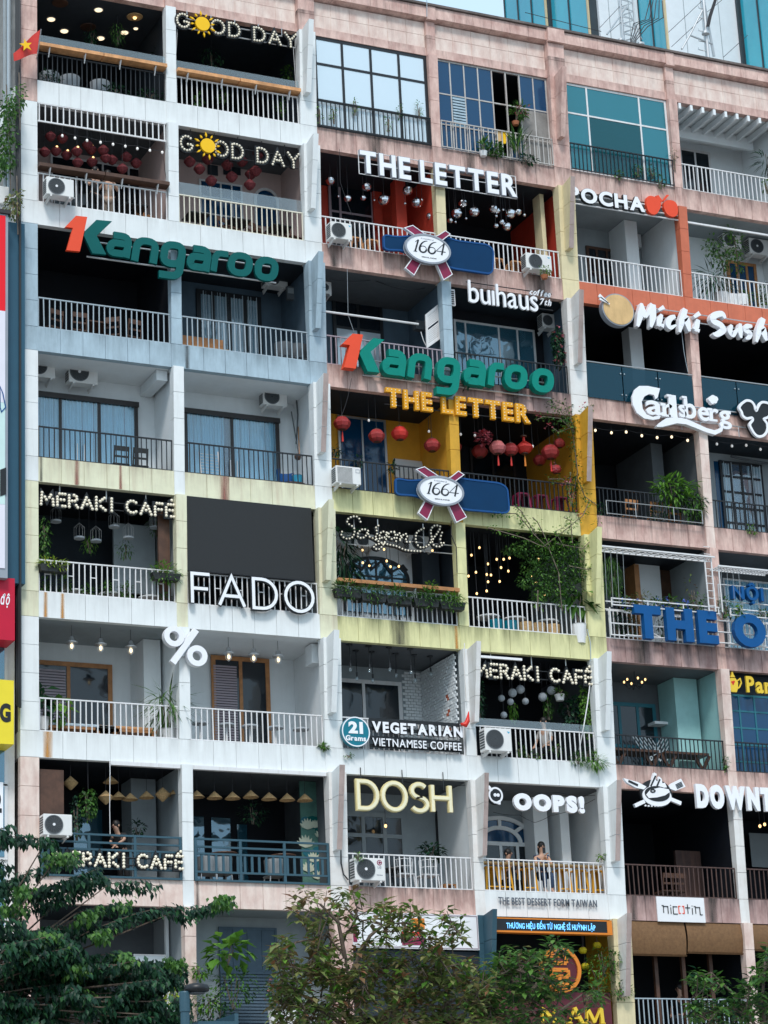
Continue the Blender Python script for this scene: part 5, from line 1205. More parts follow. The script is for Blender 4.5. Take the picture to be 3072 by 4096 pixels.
# ------------------------------------------------------------------ outdoor air conditioning units
def ac(c, xl, yt, xr, yb, Y, label, fan=-1, rect=False, hubmat='plastic_white', logo=None, dark=False):
    X0,X1,z0,z1 = frame(c,xl,yb,yt,xr,Y); D_ = .30; w_ = X1-X0; h = z1-z0
    R = thing('outdoor_unit', ((X0+X1)/2, Y+D_/2, z0), label, 'air conditioner', 'outdoor air conditioning units')
    bd = MB().box(X0,X1,Y,Y+D_,z0,z1).build('casing', 'ac_white', R, bevel=.012)
    r = min(h*.42, w_*.31); cx = X0+w_*(.36 if fan < 0 else .62); cz = z0+h*.5
    if rect:
        MB().box(cx-r*1.05,cx+r*1.05,Y-.004,Y+.01,cz-r*1.02,cz+r*1.02).build('grille_recess','ac_dark',bd)
        m = MB()
        for i in range(14): z = cz-r+2*r*i/13; m.box(cx-r*1.05,cx+r*1.05,Y-.012,Y-.006,z-.004,z+.004)
        for i in range(14): x = cx-r+2*r*i/13; m.box(x-.003,x+.003,Y-.0115,Y-.0065,cz-r,cz+r)
        m.build('fan_grille','ac_white' if not dark else 'ac_dark',bd)
    else:
        disc(MB(),(cx,cz),r,r,Y-.004,Y+.01,28).build('fan_recess','ac_dark',bd)
        m = MB()
        for i in range(1,7): rr = r*i/6.3; m.ribbon([(cx+rr*cos(2*pi*j/28),cz+rr*sin(2*pi*j/28)) for j in range(28)],.0028,Y-.014,Y-.009,closed=True)
        for j in range(16): a = 2*pi*j/16; m.ribbon([(cx+r*.18*cos(a),cz+r*.18*sin(a)),(cx+r*.6*cos(a+.25),cz+r*.6*sin(a+.25)),(cx+r*cos(a+.4),cz+r*sin(a+.4))],.0028,Y-.016,Y-.011)
        m.ribbon([(cx+r*1.02*cos(2*pi*j/32),cz+r*1.02*sin(2*pi*j/32)) for j in range(32)],.010,Y-.018,Y,closed=True)
        m.build('fan_grille','mid_grey',bd)
        if hubmat: disc(MB(),(cx,cz),r*.16,r*.16,Y-.026,Y-.012,16).build('fan_hub',hubmat,bd)
    m = MB()
    for i in range(7): z = z0+h*(.12+.115*i); m.box(X0-.006,X0,Y+.03,Y+D_-.03,z,z+h*.07)
    m.build('side_louvre','ac_dark',bd)
    for f in (.16,.84):
        x = X0+w_*f; MB().box(x-.02,x+.02,Y-.01,Y+D_+.12,z0-.045,z0-.003).prism([(Y+.05,z0-.046),(Y+D_+.1,z0-.046),(Y+D_+.1,z0-.11)],x-.012,x+.012).build('bracket','ac_white',R)
    m = MB().tube([(X1-.02,Y+D_*.7,z0+h*.25),(X1+.07,Y+D_*.7,z0+h*.2),(X1+.09,Y+D_+.1,z0+h*.35),(X1+.06,Y+D_+.3,z0+h*.9)],.018,6).build('pipe','ac_white',R)
    if logo == 'LG':
        C = q(c,356,598,Y-.01); k = abs(q(c,369,598,Y-.01).x-C.x); disc(MB(),(C.x,C.z),k,k,Y-.006,Y,20).build('logo_disc','ribbon_red',bd)
        MB().ribbon([(C.x+k*.6*cos(radians(a)),C.z+k*.6*sin(radians(a))) for a in range(20,341,20)],k*.09,Y-.01,Y-.006).build('logo_ring','plastic_white',bd)
        a,b_,c0,c1 = frame(c,347,628,616,366,Y-.01); font_sign(bd,'LG',a,b_,c0,c1-c0,Y-.006,.006,'letter_side',off=.02,gap=.06,one=True,name='lettering')
        a,b_,c0,c1 = frame(c,342,665,660,374,Y-.01); font_sign(bd,'DUAL Inverter',a,b_,c0,c1-c0,Y-.006,.006,'letter_side',off=.01,gap=.08,one=True,name='lettering')
    elif logo == 'blue':
        MB().prism([(X1-w_*.17,z1-h*.12),(X1-w_*.06,z1-h*.14),(X1-w_*.10,z1-h*.22)],Y-.006,Y,'y').build('logo_mark','sun_blue' if 'sun_blue' in M else paint('sun_blue',(.05,.4,.6),.5,0,0,bump=0),bd)
    elif logo == 'square':
        MB().ribbon([(X1-w_*.2,z1-h*.14),(X1-w_*.05,z1-h*.14),(X1-w_*.05,z1-h*.32),(X1-w_*.2,z1-h*.32)],.005,Y-.006,Y,closed=True).build('logo_mark','letter_side',bd)
    return R
ac('L1',238,898,378,988,-.40,'white outdoor unit with round fan hung on the railing under the dark red lanterns')
ac('M5',180,553,303,648,-.40,'white outdoor unit at the left end of the red balcony railing',hubmat=None,logo='blue')
ac('M5',1308,734,1456,822,-.40,'white outdoor unit with a small plant below, at the right end of the red balcony',hubmat=None,logo='blue')
ac('MA',138,520,282,620,-.40,'white outdoor unit with a square grille, at the left end of the ochre balcony',rect=True,logo='square')
ac('MF',958,566,1106,692,-.42,'large white outdoor unit on the railing by the paper globes',rect=False,hubmat=None,logo='blue')
ac('MG',228,570,388,690,-.42,'white outdoor unit with a red round logo beside white wire chairs',logo='LG')
ac('LE',222,324,369,432,-.35,'white outdoor unit above the left tree, under a dark wood panel')
ac('L7',352,50,500,160,.95,'grey outdoor unit on the wall, right of its twin, above the left curtained door',dark=True,hubmat='plastic_white')
ac('L7',150,20,282,130,.95,'grey outdoor unit partly behind the left end column, above the left curtained door',dark=True,hubmat=None)
ac('L7',1345,190,1468,275,.95,'grey outdoor unit on the white wall above the broom',dark=True,hubmat=None)
ac('R6',1325,440,1460,540,1.0,'grey outdoor unit half hidden behind the tall thin tree',dark=True,hubmat=None)
ac('R6',1525,475,1680,590,1.0,'grey outdoor unit at the right edge beside the tall thin tree',dark=True)
ac('L4',1355,360,1470,430,1.3,'dim outdoor unit behind the last dark green letter',dark=True,hubmat=None)
ac('M9',1330,290,1412,370,.9,'outdoor unit in shade above the flower vine',dark=True,hubmat=None)
ac('M9',55,105,112,175,.9,'outdoor unit in shade at the left end of the shutter balcony',dark=True,hubmat=None)
ac('RH',1045,205,1180,340,1.2,'outdoor unit on the white wall behind the ladder trellis',dark=True,hubmat=None)
ac('MB',250,190,365,265,.8,'left outdoor unit behind the bulb script letters',dark=True,hubmat=None)
ac('MB',560,200,700,285,.8,'right outdoor unit behind the bulb script letters',dark=True,hubmat=None)
# the unit on the side wall, turned to face left
R = ac('L1',238,898,378,988,-.40,'white outdoor unit hung on the side wall left of the corner column',dark=True); P = qX('L1',55,985,-.75)
R.location = (P.x, max(.7,P.y), P.z); R.rotation_euler.z = -pi/2
# ------------------------------------------------------------------ hanging things
def pxm(c, x, y, Y): return abs(q(c,x+10,y,Y).x-q(c,x,y,Y).x)/10       # metres per crop pixel
paint('paper_red', (.07,.008,.012), .7, .3, 0, scale=22, bump=.2, c2=(.22,.035,.04)); paint('silk_red', (.36,.035,.035), .5, .15, 0, scale=10, bump=.2); paint('silk_pale', (.48,.13,.13), .5, .1, 0, bump=.2); paint('silk_bright', (.62,.035,.025), .5, .1, 0, bump=.2)
paint('cord', (.03,.03,.035), .6, 0, 0, bump=0); paint('mirror', (.75,.76,.80), .12, .02, 0, metal=1, bump=0); paint('globe_paper', (.42,.46,.50), .8, .1, 0, bump=.2); paint('silk_yellow', (.62,.50,.015), .5, .1, 0, bump=.2)
def hang(kind, name, c, x, y, r, Y, k, label, group, **kw):
    P = q(c,x,y,Y); R_ = r*pxm(c,x,y,Y)*(.8 if kind == 'bulb' else 1); top = zc(k)+.01
    T = thing(name, P, label, kw.get('cat','lantern'), group)
    def cord(z): MB().tube([(P.x,P.y,z),(P.x,P.y,max(top,z+.05))],.006,4).build('cord','cord',T)
    if kind == 'diamond':
        MB().lathe([(.02,R_*.95),(R_*.55,R_*.62),(R_,.08*R_),(R_,-.08*R_),(R_*.6,-R_*.7),(R_*.22,-R_*.98)],P,12).build('shade','paper_red',T); cord(P.z+R_*.9)
        if kw.get('lit'): inst(bulb_mesh(.03,'lamp_warm'),'bulb',(P.x,P.y-R_*.62,P.z+R_*.5),T)
    elif kind == 'disco':
        t = MB().ball(P,R_,16,10).build('mirror_ball','mirror',T); MB().lathe([(R_*.15,0),(R_*.15,R_*.15)],(P.x,P.y,P.z+R_*.97),8).build('cap','black_metal',T); cord(P.z+R_)
    elif kind == 'silk':
        m_ = kw.get('mat','silk_red'); n = 16
        prof = [(.35,.72),(.62,.68),(.95,.25),(1,.0),(.86,-.42),(.55,-.72),(.4,-.74)] if not kw.get('garlic') else [(.12,1.25),(.16,.75),(.5,.5),(.95,.15),(.98,-.1),(.6,-.6),(.3,-.72)]
        b_ = MB()
        o0 = 0
        for i,(rr,h) in enumerate(prof):
            for j in range(n): a = 2*pi*j/n; f = R_*rr*(1 if j%2 else .93); b_.v.append(P+Vector((f*cos(a),f*sin(a),h*R_)))
        for i in range(len(prof)-1):
            for j in range(n): b_.f.append((i*n+j,i*n+(j+1)%n,(i+1)*n+(j+1)%n,(i+1)*n+j)); b_.mi.append(0)
        b_.build('shade',m_,T); MB().lathe([(R_*.36,0),(R_*.36,.03)],(P.x,P.y,P.z+R_*(.72 if not kw.get('garlic') else 1.22)),12).lathe([(R_*.4,0),(R_*.4,.02)],(P.x,P.y,P.z-R_*.78),12).build('ring','wood_dark',T); cord(P.z+R_*.75)
        if kw.get('tassel'): MB().lathe([(.012,-R_*1.0),(.02,-R_*1.3),(.028,-R_*2.2)],P,7).tube([P+Vector((0,0,-R_*.75)),P+Vector((0,0,-R_*1.05))],.006,4).build('tassel',kw.get('tmat','silk_bright'),T)
    elif kind == 'globe':
        MB().ball(P,R_,14,9).build('shade','globe_paper',T,smooth=True); cord(P.z+R_)
    elif kind == 'bulb':
        MB().ball(P,R_,10,7,1.25).build('bulb',kw.get('mat','lamp_warm'),T,smooth=True); MB().lathe([(R_*.5,R_*1.0),(R_*.55,R_*2.2)],P,8).build('socket','black_metal',T); cord(P.z+R_*2.2)
    elif kind == 'pendant':
        P2 = q(c,kw['x2'],kw['y2'],Y); zt_ = zc(k)+.01
        MB().lathe([(.075,zt_-.03-P.z),(.08,zt_-P.z)],P,14).build('ceiling_rose','black_metal',T)
        MB().tube([(P.x,P.y,P.z+.08),(P.x,P.y,zt_-.02)],.009,5).build('cord','black_metal',T); MB().lathe([(.024,.03),(.026,.13)],P,8).build('socket','black_metal',T)
        MB().ball(P-Vector((0,0,.03)),.04,10,7,1.4).build('bulb','pane_clear',T,smooth=True)
    elif kind == 'cage':
        MB().ball(P-Vector((0,0,.05)),.042,12,8,1.5).build('glass_jar','lamp_pale',T,smooth=True)
        MB().lathe([(.14,.02),(.145,.05),(.07,.075),(.06,.16),(.03,.19)],P,14).build('metal_cap','steel',T,smooth=True); cord(P.z+.19)
        m = MB()
        for j in range(5): a = 2*pi*j/5; m.tube([P+Vector((.07*cos(a),.07*sin(a),.02)),P+Vector((.07*cos(a),.07*sin(a),-.09)),P+Vector((.0,.0,-.16))],.006,4)
        m.build('wire_cage','steel',T)
    elif kind == 'cone':
        MB().lathe([(.012,R_*.46),(R_*.5,R_*.06),(R_,-.42*R_),(R_*.98,-.44*R_),(R_*.48,.03*R_),(.005,R_*.42)],P,20).build('shade','wicker',T)
        if kw.get('double'): MB().lathe([(R_*.98,-.45*R_),(R_*.55,-R_*.95),(.02,-1.35*R_)],P,20).build('lower_shade','wicker',T)
        cord(P.z+R_*.45)
    return T
for i,(x,y) in enumerate([(258,695),(318,705),(228,775),(285,770),(340,790),(392,772),(397,828),(447,740),(465,762),(470,825),(527,765),(540,805),(572,815),(645,800),(695,832),(625,860)]):
    hang('diamond','paper_lantern','L1',x,y,28,.5+.07*(i%5),1,'dark red paper lantern hanging among others behind the white bar grille','dark red paper lanterns at left',lit=i in (3,4,5,8,9))
for i,(x,y) in enumerate([(968,825),(1018,862),(1060,812),(1160,842),(1078,922),(1183,902),(1235,822),(1280,888),(1305,872),(1275,942),(1320,782)]):
    hang('diamond','paper_lantern','L1',x,y,29,.45+.06*(i%4),1,'dark red paper lantern hanging under the lower sun letter sign','dark red paper lanterns under the sun letters')
for i,(x,y,r) in enumerate([(175,320,25),(384,355,26),(276,424,20),(365,421,15),(484,432,30),(622,378,28),(675,450,29),(704,434,10),(752,528,22),(606,454,7),(428,434,5),(222,412,6)]):
    hang('disco','mirror_ball','M5',x,y,r,.55,1,'mirror ball hanging in the left half of the red balcony','mirror balls at left of the red balcony',cat='mirror ball')
for i,(x,y,r) in enumerate([(938,452,25),(903,510,29),(1003,501,29),(1115,485,24),(1134,495,18),(1212,511,29),(1259,502,19),(1295,520,9),(1172,490,7),(1132,526,8),(1163,560,15),(1130,582,14),(1192,586,24),(866,552,15),(958,540,7),(897,560,7)]):
    hang('disco','mirror_ball','M5',x,y,r,.5,1,'mirror ball hanging in the right half of the red balcony','mirror balls at right of the red balcony',cat='mirror ball')
for x,y,r,kw,lb in [(170,280,46,dict(tassel=1),'tasselled dull red silk lantern, leftmost on the ochre balcony'),(370,352,44,{},'dull red silk lantern in front of the steel framed sliding door'),(503,338,46,dict(mat='silk_bright'),'bright red silk lantern hung before the plain ochre wall'),(690,406,44,{},'dull red silk lantern right of the plain ochre wall'),
    (812,415,44,{},'shaded red silk lantern behind the ochre column'),(965,442,42,{},'shaded red silk lantern under the ball of flowers'),(1068,420,44,dict(mat='silk_pale',tassel=1),'faded pink silk lantern with short tassel'),(1143,430,40,dict(tassel=1),'shaded red silk lantern touching the faded pink one'),(1222,418,46,dict(garlic=1,mat='silk_bright',tassel=1,tmat='sign_orange'),'bright red onion shaped silk lantern with an orange tassel'),(1372,446,47,dict(mat='silk_red',tassel=1),'red silk lantern with tassel, rightmost on the ochre balcony'),(1405,545,28,{},'small red lantern low by the right ochre wall'),(1310,492,34,{},'dim red lantern at the back of the ochre balcony'),(1425,395,30,{},'small dim red lantern high by the right ochre wall')]:
    hang('silk','silk_lantern','MA',x,y,r,.35 if x not in (965,1310,812) else .9,3,lb,'silk lanterns of the ochre balcony',**kw)
for i,(x,y) in enumerate([(325,262),(672,325),(855,342),(937,348),(1270,412)]): hang('bulb','hanging_bulb','MA',x,y,8,.45,3,'small pale bulb hanging between the silk lanterns','pale bulbs of the ochre balcony',mat='bulb_white',cat='bulb')
for x,y in [(1106,376),(1149,356),(1272,398),(1320,362),(1045,405),(1095,425),(1177,422),(1058,498)]: hang('globe','paper_globe','MF',x,y,22 if y<402 else 17,.7,5,'round white paper globe hanging in the dark balcony','white paper globes')
for x,y in [(963,275),(917,318),(1063,342),(1012,369),(1103,342),(1137,335),(1130,410),(943,417),(900,439),(1005,430),(1030,433),(1013,472),(1088,390),(1305,342),(1290,480),(1340,547),(948,540),(1005,525),(1260,440),(1080,470)]: hang('bulb','hanging_bulb','MB',x,y,7,.6,4,'warm lit bulb hanging in the dark balcony of the green climber','warm bulbs by the green climber',cat='bulb')
for x,y in [(288,290),(413,285),(428,352),(450,385),(328,378),(498,383),(692,292),(290,362)]: hang('bulb','hanging_bulb','MB',x,y,7,.55,4,'warm lit bulb hanging behind the bulb script letters','warm bulbs behind the script letters',cat='bulb')
for x,y in [(265,447),(395,466),(514,460),(640,490),(764,505),(881,500),(1010,528)]: hang('bulb','hanging_bulb','RC',x,y,11,.25,3,'warm lit bulb in the row under the curly letters','row of warm bulbs',cat='bulb',mat='lamp_pale')
for x,y in [(1246,557),(1368,573),(1483,567),(1598,600)]: hang('bulb','hanging_bulb','RC',x,y,11,.25,3,'unlit glass bulb in the row above the black grid window','row of unlit bulbs',cat='bulb',mat='bulb_white')
for x,y in [(318,693),(383,705),(444,717),(513,727),(577,737),(640,747),(701,759),(765,768),(828,778)]: hang('bulb','hanging_bulb','L1',x,y,8,.12,1,'small white bulb strung under the white bar grille','white bulb string',cat='bulb',mat='bulb_white')
for x,y in [(210,240),(246,290),(316,245),(334,300),(428,240),(464,272),(545,255),(569,300),(655,265)]: hang('pendant','pendant_lamp','MF',x,y,10,.3+.5*(y>262),5,'bare clear bulb on a thin black drop from the grey ceiling','bare bulb drops over the brick wall',cat='lamp',x2=x,y2=y)
for x,y in [(366,235),(514,245),(668,258)]: hang('cage','cage_lamp','LD',x,y-10,10,.5,5,'lit ship lamp in a metal cage, left of the percent symbol','ship lamps at left of the percent symbol',cat='lamp')
for x,y in [(1167,290),(1294,297),(1420,305)]: hang('cage','cage_lamp','LD',x,y-10,10,.5,5,'lit ship lamp in a metal cage, right of the percent symbol','ship lamps at right of the percent symbol',cat='lamp')
for x,y,db in [(665,238,0),(748,228,0),(605,230,0),(892,216,0),(565,150,0)]: hang('cone','cone_lamp','LE',x,y,38,.7,6,'single woven cone lamp in the balcony above the left tree','single cone lamps above the left tree',cat='lamp')
for x,y,db in [(830,210,1),(540,225,1),(360,152,1)]: hang('cone','cone_lamp','LE',x,y,38,.6,6,'double woven cone lamp shaped like a diamond, above the left tree','double cone lamps',cat='lamp',double=1)
for x,y in [(1005,225),(1095,230),(1187,232),(1280,225),(1373,235),(1466,240),(1556,242)]: hang('cone','cone_lamp','LE',x,y,38,.5,6,'woven cone lamp in the row of seven over the teal railing','row of seven cone lamps',cat='lamp')
for x,y,r in [(1435,1605,24),(155,1680,30)]: pass
for x,y,lb in [(1362,445,'yellow silk lantern beside the round emblem'),(1425,422,'small yellow silk lantern by the ochre wall, right of the other two'),(1372,515,'yellow silk lantern low beside the round emblem')]: hang('silk','silk_lantern','MK',x,y,17,.2,7,lb,'yellow silk lanterns',mat='silk_yellow')
# ceiling lights of the top left balcony (set into the ceiling)
for x,y,r in [(503,50,14),(261,98,14),(328,158,14),(513,195,14),(635,166,14),(693,145,8)]:
    d = ray(*s_('L1',x,y)); t = (zc(0)+.012-CAM.z)/d.z; P = CAM+d*t; T = thing('ceiling_light', P, 'small round lit ceiling light in the top left balcony', 'ceiling light', 'round ceiling lights')
    MB().lathe([(r*.0065,-.02),(r*.0075,0)],P,16).build('lamp','lamp_pale',T); MB().lathe([(r*.0085,-.008),(r*.009,0)],P+Vector((0,0,.001)),16).build('trim','white_metal',T)
for x,y,lit,lb in [(688,85,1,'lit rattan disc lamp on the ceiling of the top left balcony'),(307,15,0,'dark rattan disc on the ceiling, top left'),(450,137,0,'small rattan lamp over a hanging plant, top left balcony')]:
    d = ray(*s_('L1',x,y)); t = (zc(0)-.03-CAM.z)/d.z; P = CAM+d*t; T = thing('rattan_lamp', P, lb, 'lamp')
    MB().lathe([(.2,-.02),(.21,.0),(.1,.04)],P,18).build('disc','wicker' if lit else 'wood_dark',T)
    if lit: inst(bulb_mesh(.05,'lamp_warm'),'bulb',P+Vector((0,0,-.03)),T)
# chandelier and wall lamps
P = q('RH',585,1190,.8); T = thing('chandelier', P, 'small black chandelier with lit candle bulbs in the turquoise balcony', 'chandelier')
MB().tube([P,(P.x,P.y,zc(5)+.01)],.012,5).build('stem','black_metal',T)
for i in range(6):
    a = 2*pi*i/6+.3; e = P+Vector((.28*cos(a),.28*sin(a),.06)); MB().tube([P,P+Vector((.16*cos(a),.16*sin(a),-.09)),e],.012,5).build('arm','black_metal',T); MB().ball(e+Vector((0,0,.05)),.026,8,6,1.4).build('candle_bulb','lamp_warm',T)
for x,y,Y,lb in ((1205,1385,.95,'wooden wall lamp on the turquoise wall'),(990,1440,1.4,'wooden wall lamp on the grey back wall, above the lattice')):
    P = q('RH',x,y,Y); T = thing('wall_lamp', P, lb, 'lamp', 'wooden wall lamps'); MB().box(P.x-.08,P.x+.06,P.y,P.y+.05,P.z-.16,P.z+.16).build('wood_plate','wood',T); MB().tube([P,P+Vector((.05,-.22,.05)),P+Vector((.06,-.25,-.12))],.014,5).build('arm','black_metal',T); MB().ball(P+Vector((.06,-.25,-.2)),.035,8,6,1.3).build('bulb','lamp_warm',T)
# bird cages
for i,(x,y) in enumerate([(285,200),(582,228),(655,285),(490,300),(405,285),(792,232)]):
    P = q('L8',x,y,.7); T = thing('bird_cage', P, 'small pale bird cage hanging in the planted balcony', 'bird cage', 'hanging bird cages'); r = .13
    MB().lathe([(r,-.2),(r,-.16)],P,14).build('tray','globe_paper',T); m = MB()
    for j in range(10): a = 2*pi*j/10; m.tube([P+Vector((r*cos(a),r*sin(a),-.18)),P+Vector((r*cos(a),r*sin(a),.08)),P+Vector((0,0,.2))],.004,3)
    m.build('wires','steel',T); MB().tube([P+Vector((0,0,.2)),(P.x,P.y,zc(4)+.01)],.005,4).build('cord','cord',T)
for c,x,y,k,lb in (('RI',1460,748,6,'left warm bulb in the brown balcony at the right edge'),('RI',1495,735,6,'right warm bulb in the brown balcony at the right edge'),('RI',695,1944,7,'lit bulb in the dark balcony of the bamboo blinds')): hang('bulb','hanging_bulb',c,x,y,11,.9,k,lb,None,cat='bulb')
hang('bulb','hanging_bulb','MG',388,403,9,1.6,6,'lit bulb in front of the white panelled doors',None,cat='bulb')
# fluorescent tube
P = q('MF',908,168,.05); MBx = MB().box(P.x,P.x+1.25,.0,.07,P.z-.06,P.z).build('tube_light','plastic_white'); tag(MBx,'white tube light under the lime band, above the bulb letters','tube light')
P = q('M9',65,282,-.05); MBx = MB().tube([(P.x,-.05,P.z),(P.x+2.65,-.05,P.z)],.03,8).build('white_pole','white_metal'); tag(MBx,'white pole across the shutter balcony','pole')
P = q('R6',1030,352,.0); MBx = MB().box(P.x,P.x+3.2,-.03,.03,P.z-.05,P.z).build('blind_case','white_metal'); tag(MBx,'long white awning bar above the tall thin tree','awning bar')
# ------------------------------------------------------------------ furniture
def fl(k): return zt(k)-.2
def chair(x, y, k, mat, label, group, rz=0., seat=.45, style='wood', sc=1.):
    z = fl(k); T = thing('chair', (0,0,0), label, 'chair', group); w_ = .21
    MB().box(-w_,w_,-w_,w_,seat-.04,seat).build('seat',mat,T,bevel=.008)
    for sx in (-1,1):
        for sy in (-1,1): MB().tube([(sx*w_*.85,sy*w_*.85,seat-.02),(sx*w_*1.05,sy*w_*1.05,0)],.018,6).build('leg',mat,T)
    if style == 'wood':
        for sx in (-1,1): MB().tube([(sx*w_*.85,w_*.9,seat),(sx*w_*.85,w_*1.2,seat+.42)],.017,6).build('back_post',mat,T)
        MB().box(-w_*.9,w_*.9,w_*1.08,w_*1.2,seat+.30,seat+.42).build('backrest',mat,T); MB().box(-w_*.9,w_*.9,w_*.98,w_*1.06,seat+.14,seat+.19).build('back_slat',mat,T)
    elif style == 'shell':
        n = 12; MB().add([(w_*1.15*cos(pi*i/n),w_*1.15*sin(pi*i/n),seat) for i in range(n+1)]+[(w_*1.25*cos(pi*i/n),w_*1.35*sin(pi*i/n),seat+.36) for i in range(n+1)],[(i,i+1,n+2+i,n+1+i) for i in range(n)]).build('backrest',mat,T,smooth=True)
    elif style == 'wire':
        m = MB(); n = 9
        for i in range(n): a = pi*i/(n-1); m.tube([(w_*cos(a),w_*sin(a),seat),(w_*1.1*cos(a),w_*1.25*sin(a),seat+.34)],.007,4)
        for h in (.17,.34): m.tube([(w_*(1+.1*h/.34)*cos(pi*i/12),w_*(1+.25*h/.34)*sin(pi*i/12),seat+h) for i in range(13)],.009,4)
        m.build('backrest',mat,T)
    T.location = (x,y,z); T.rotation_euler.z = rz; T.scale = (sc,sc,sc); return T
def stool(x, y, k, mat, label, group, h=.62, r=.16, metal=False, rz=0):
    T = thing('bar_stool' if h > .5 else 'stool', (0,0,0), label, 'stool', group)
    if metal:
        MB().prism([(-r,h-.03),(r,h-.03),(r*.95,h),(-r*.95,h)],-r,r,'y').build('seat',mat,T)
        for sx in (-1,1):
            for sy in (-1,1): MB().add([(sx*r,sy*r,h-.02),(sx*(r-.07),sy*r,h-.02),(sx*r,sy*(r-.07),h-.02),(sx*r*1.4,sy*r*1.4,0),(sx*(r*1.4-.03),sy*r*1.4,0),(sx*r*1.4,sy*(r*1.4-.03),0)],[(0,1,4,3),(0,3,5,2),(1,2,5,4),(0,2,1),(3,4,5)]).build('leg',mat,T)
        for s in (-1,1): MB().box(-r*1.18,r*1.18,s*r*1.18-.008,s*r*1.18+.008,h*.4,h*.4+.03).build('stretcher',mat,T)
    else:
        MB().lathe([(r,h-.05),(r*1.02,h-.02),(r*.98,h)],(0,0,0),16).build('seat',mat,T)
        for i in range(4): a = pi/4+pi/2*i; MB().tube([(r*.75*cos(a),r*.75*sin(a),h-.04),(r*1.15*cos(a),r*1.15*sin(a),0)],.013,6).build('leg',mat,T)
        for hh in (.14,.3): MB().tube([(r*(1.15-.4*hh/h)*cos(2*pi*i/16),r*(1.15-.4*hh/h)*sin(2*pi*i/16),hh) for i in range(16)],.010,5,closed=True).build('foot_ring',mat,T)
    T.location = (x,y,fl(k)); T.rotation_euler.z = rz; return T
def table(x, y, k, top, leg, label, group, h=.72, r=.33, square=False):
    T = thing('cafe_table', (0,0,0), label, 'table', group)
    if square: MB().box(-r,r,-r,r,h-.035,h).build('tabletop',top,T,bevel=.006)
    else: MB().lathe([(r*.97,h-.04),(r,h-.02),(r*.98,h)],(0,0,0),22).build('tabletop',top,T)
    MB().lathe([(.03,.02),(.028,h-.04)],(0,0,0),8).build('stem',leg,T); MB().lathe([(r*.7,0),(r*.66,.02),(.04,.04)],(0,0,0),16).build('foot',leg,T)
    T.location = (x,y,fl(k)); return T
def fx(c, x, y, Y): return q(c,x,y,Y).x
for x in (250,355,508): chair(fx('L1',x,330,.75),.75,0,'globe_paper','pale shell chair behind the black railing of the top left balcony','pale shell chairs',rz=pi,style='shell')
chair(fx('L1',750,1030,.6),.6,1,'wood','light wooden chair behind the white railing under the dark red lanterns',None,rz=.6); table(fx('L1',672,1030,.7),.7,1,'pot_black','black_metal','dark table behind the white railing under the dark red lanterns',None,square=True)
for x in (1000,1210,1420): table(fx('L4',x,110,.55),.55,1,'pot_black','black_metal','dark square table behind the cream railing','dark tables on the pink balcony',square=True,h=.7,r=.28)
for x in (1075,1170,1310,1365,1490): chair(fx('L4',x,150,.5),.5+.25*(x%2),1,'wood_dark','brown wooden chair behind the cream railing','brown chairs on the pink balcony',rz=.4)
for x in (310,410): stool(fx('M5',x,690,.5),.5,1,'wood_orange','yellow wooden stool left of the upper bottle sign','yellow stools left of the bottle sign',h=.7,metal=True)
for x in (1130,1235): stool(fx('M5',x,790,.5),.5,1,'wood_orange','yellow wooden stool right of the upper bottle sign','yellow stools right of the bottle sign',h=.7,metal=True)
for x,rz in ((262,.3),(392,0),(580,-.5),(665,.2)): chair(fx('L4',x,640,.6),.6,2,'wood_dark','wooden chair behind the blue grey railing of the black balcony','wooden chairs in the black balcony',rz=rz+pi)
table(fx('L4',480,640,.7),.7,2,'wood_dark','wood_dark','wooden table among chairs in the black balcony',None,square=True)
T = thing('bench', (fx('L4',1045,660,.7),.7,fl(2)), 'brown wicker bench in front of the pale curtains', 'bench'); X = wloc(T)
MB().box(X.x-.55,X.x+.55,.5,.9,X.z+.38,X.z+.45).build('seat','wicker',T); MB().box(X.x-.55,X.x+.55,.86,.92,X.z+.5,X.z+.85).build('backrest','wood',T)
for sx in (-.5,.5): MB().box(X.x+sx-.03,X.x+sx+.03,.52,.9,X.z,X.z+.38).build('leg','wood_dark',T)
for x in (1445,1515): chair(fx('L4',x,700,.6),.6,2,'mid_grey','grey round backed chair at the end of the blue grey railing','grey chairs by the curtains',rz=pi,style='shell')
for x in (605,702): chair(fx('L7',x,560,.7),.7,3,'pot_black','small black chair in front of the left curtained door','black chairs by the curtains',rz=pi,style='wood')
chair(fx('L7',1465,640,.5),.5,3,'bottle_rim','small blue plastic chair beside the blue bucket',None,rz=.4,seat=.36,style='shell')
P = q('L7',1516,640,.5); T = thing('bucket',(P.x,.5,fl(3)+.32),'light blue bucket at the right end of the black railing','bucket'); MB().lathe([(.10,0),(.14,.26),(.15,.27),(.13,.25),(.09,.02)],(P.x,.5,fl(3)+.32),14).build('body','sun_blue',T); MB().tube([(P.x+.14*cos(pi*i/8),.5,fl(3)+.58+.10*sin(pi*i/8)) for i in range(9)],.008,4).build('handle','steel',T)
T = thing('side_table',(P.x-.2,.55,fl(3)),'low round dark table carrying the blue bucket','table'); MB().lathe([(.40,.28),(.40,.32)],(P.x-.15,.55,fl(3)),18).build('tabletop','wood_dark',T); MB().lathe([(.3,0),(.3,.28)],(P.x-.15,.55,fl(3)),14).build('base','wood_dark',T)
T = thing('broom',(fx('L7',1530,560,1.0),1.0,fl(3)),'two long broom handles leaning on the white wall','broom'); MB().tube([q('L7',1487,315,1.3),q('L7',1530,560,.8)],.015,6).build('handle','mid_grey',T); MB().tube([q('L7',1522,392,1.2),q('L7',1530,560,.8)],.013,6).build('handle','wood',T); MB().ball(q('L7',1520,545,.8),.09,8,6).build('brush','wood_dark',T)
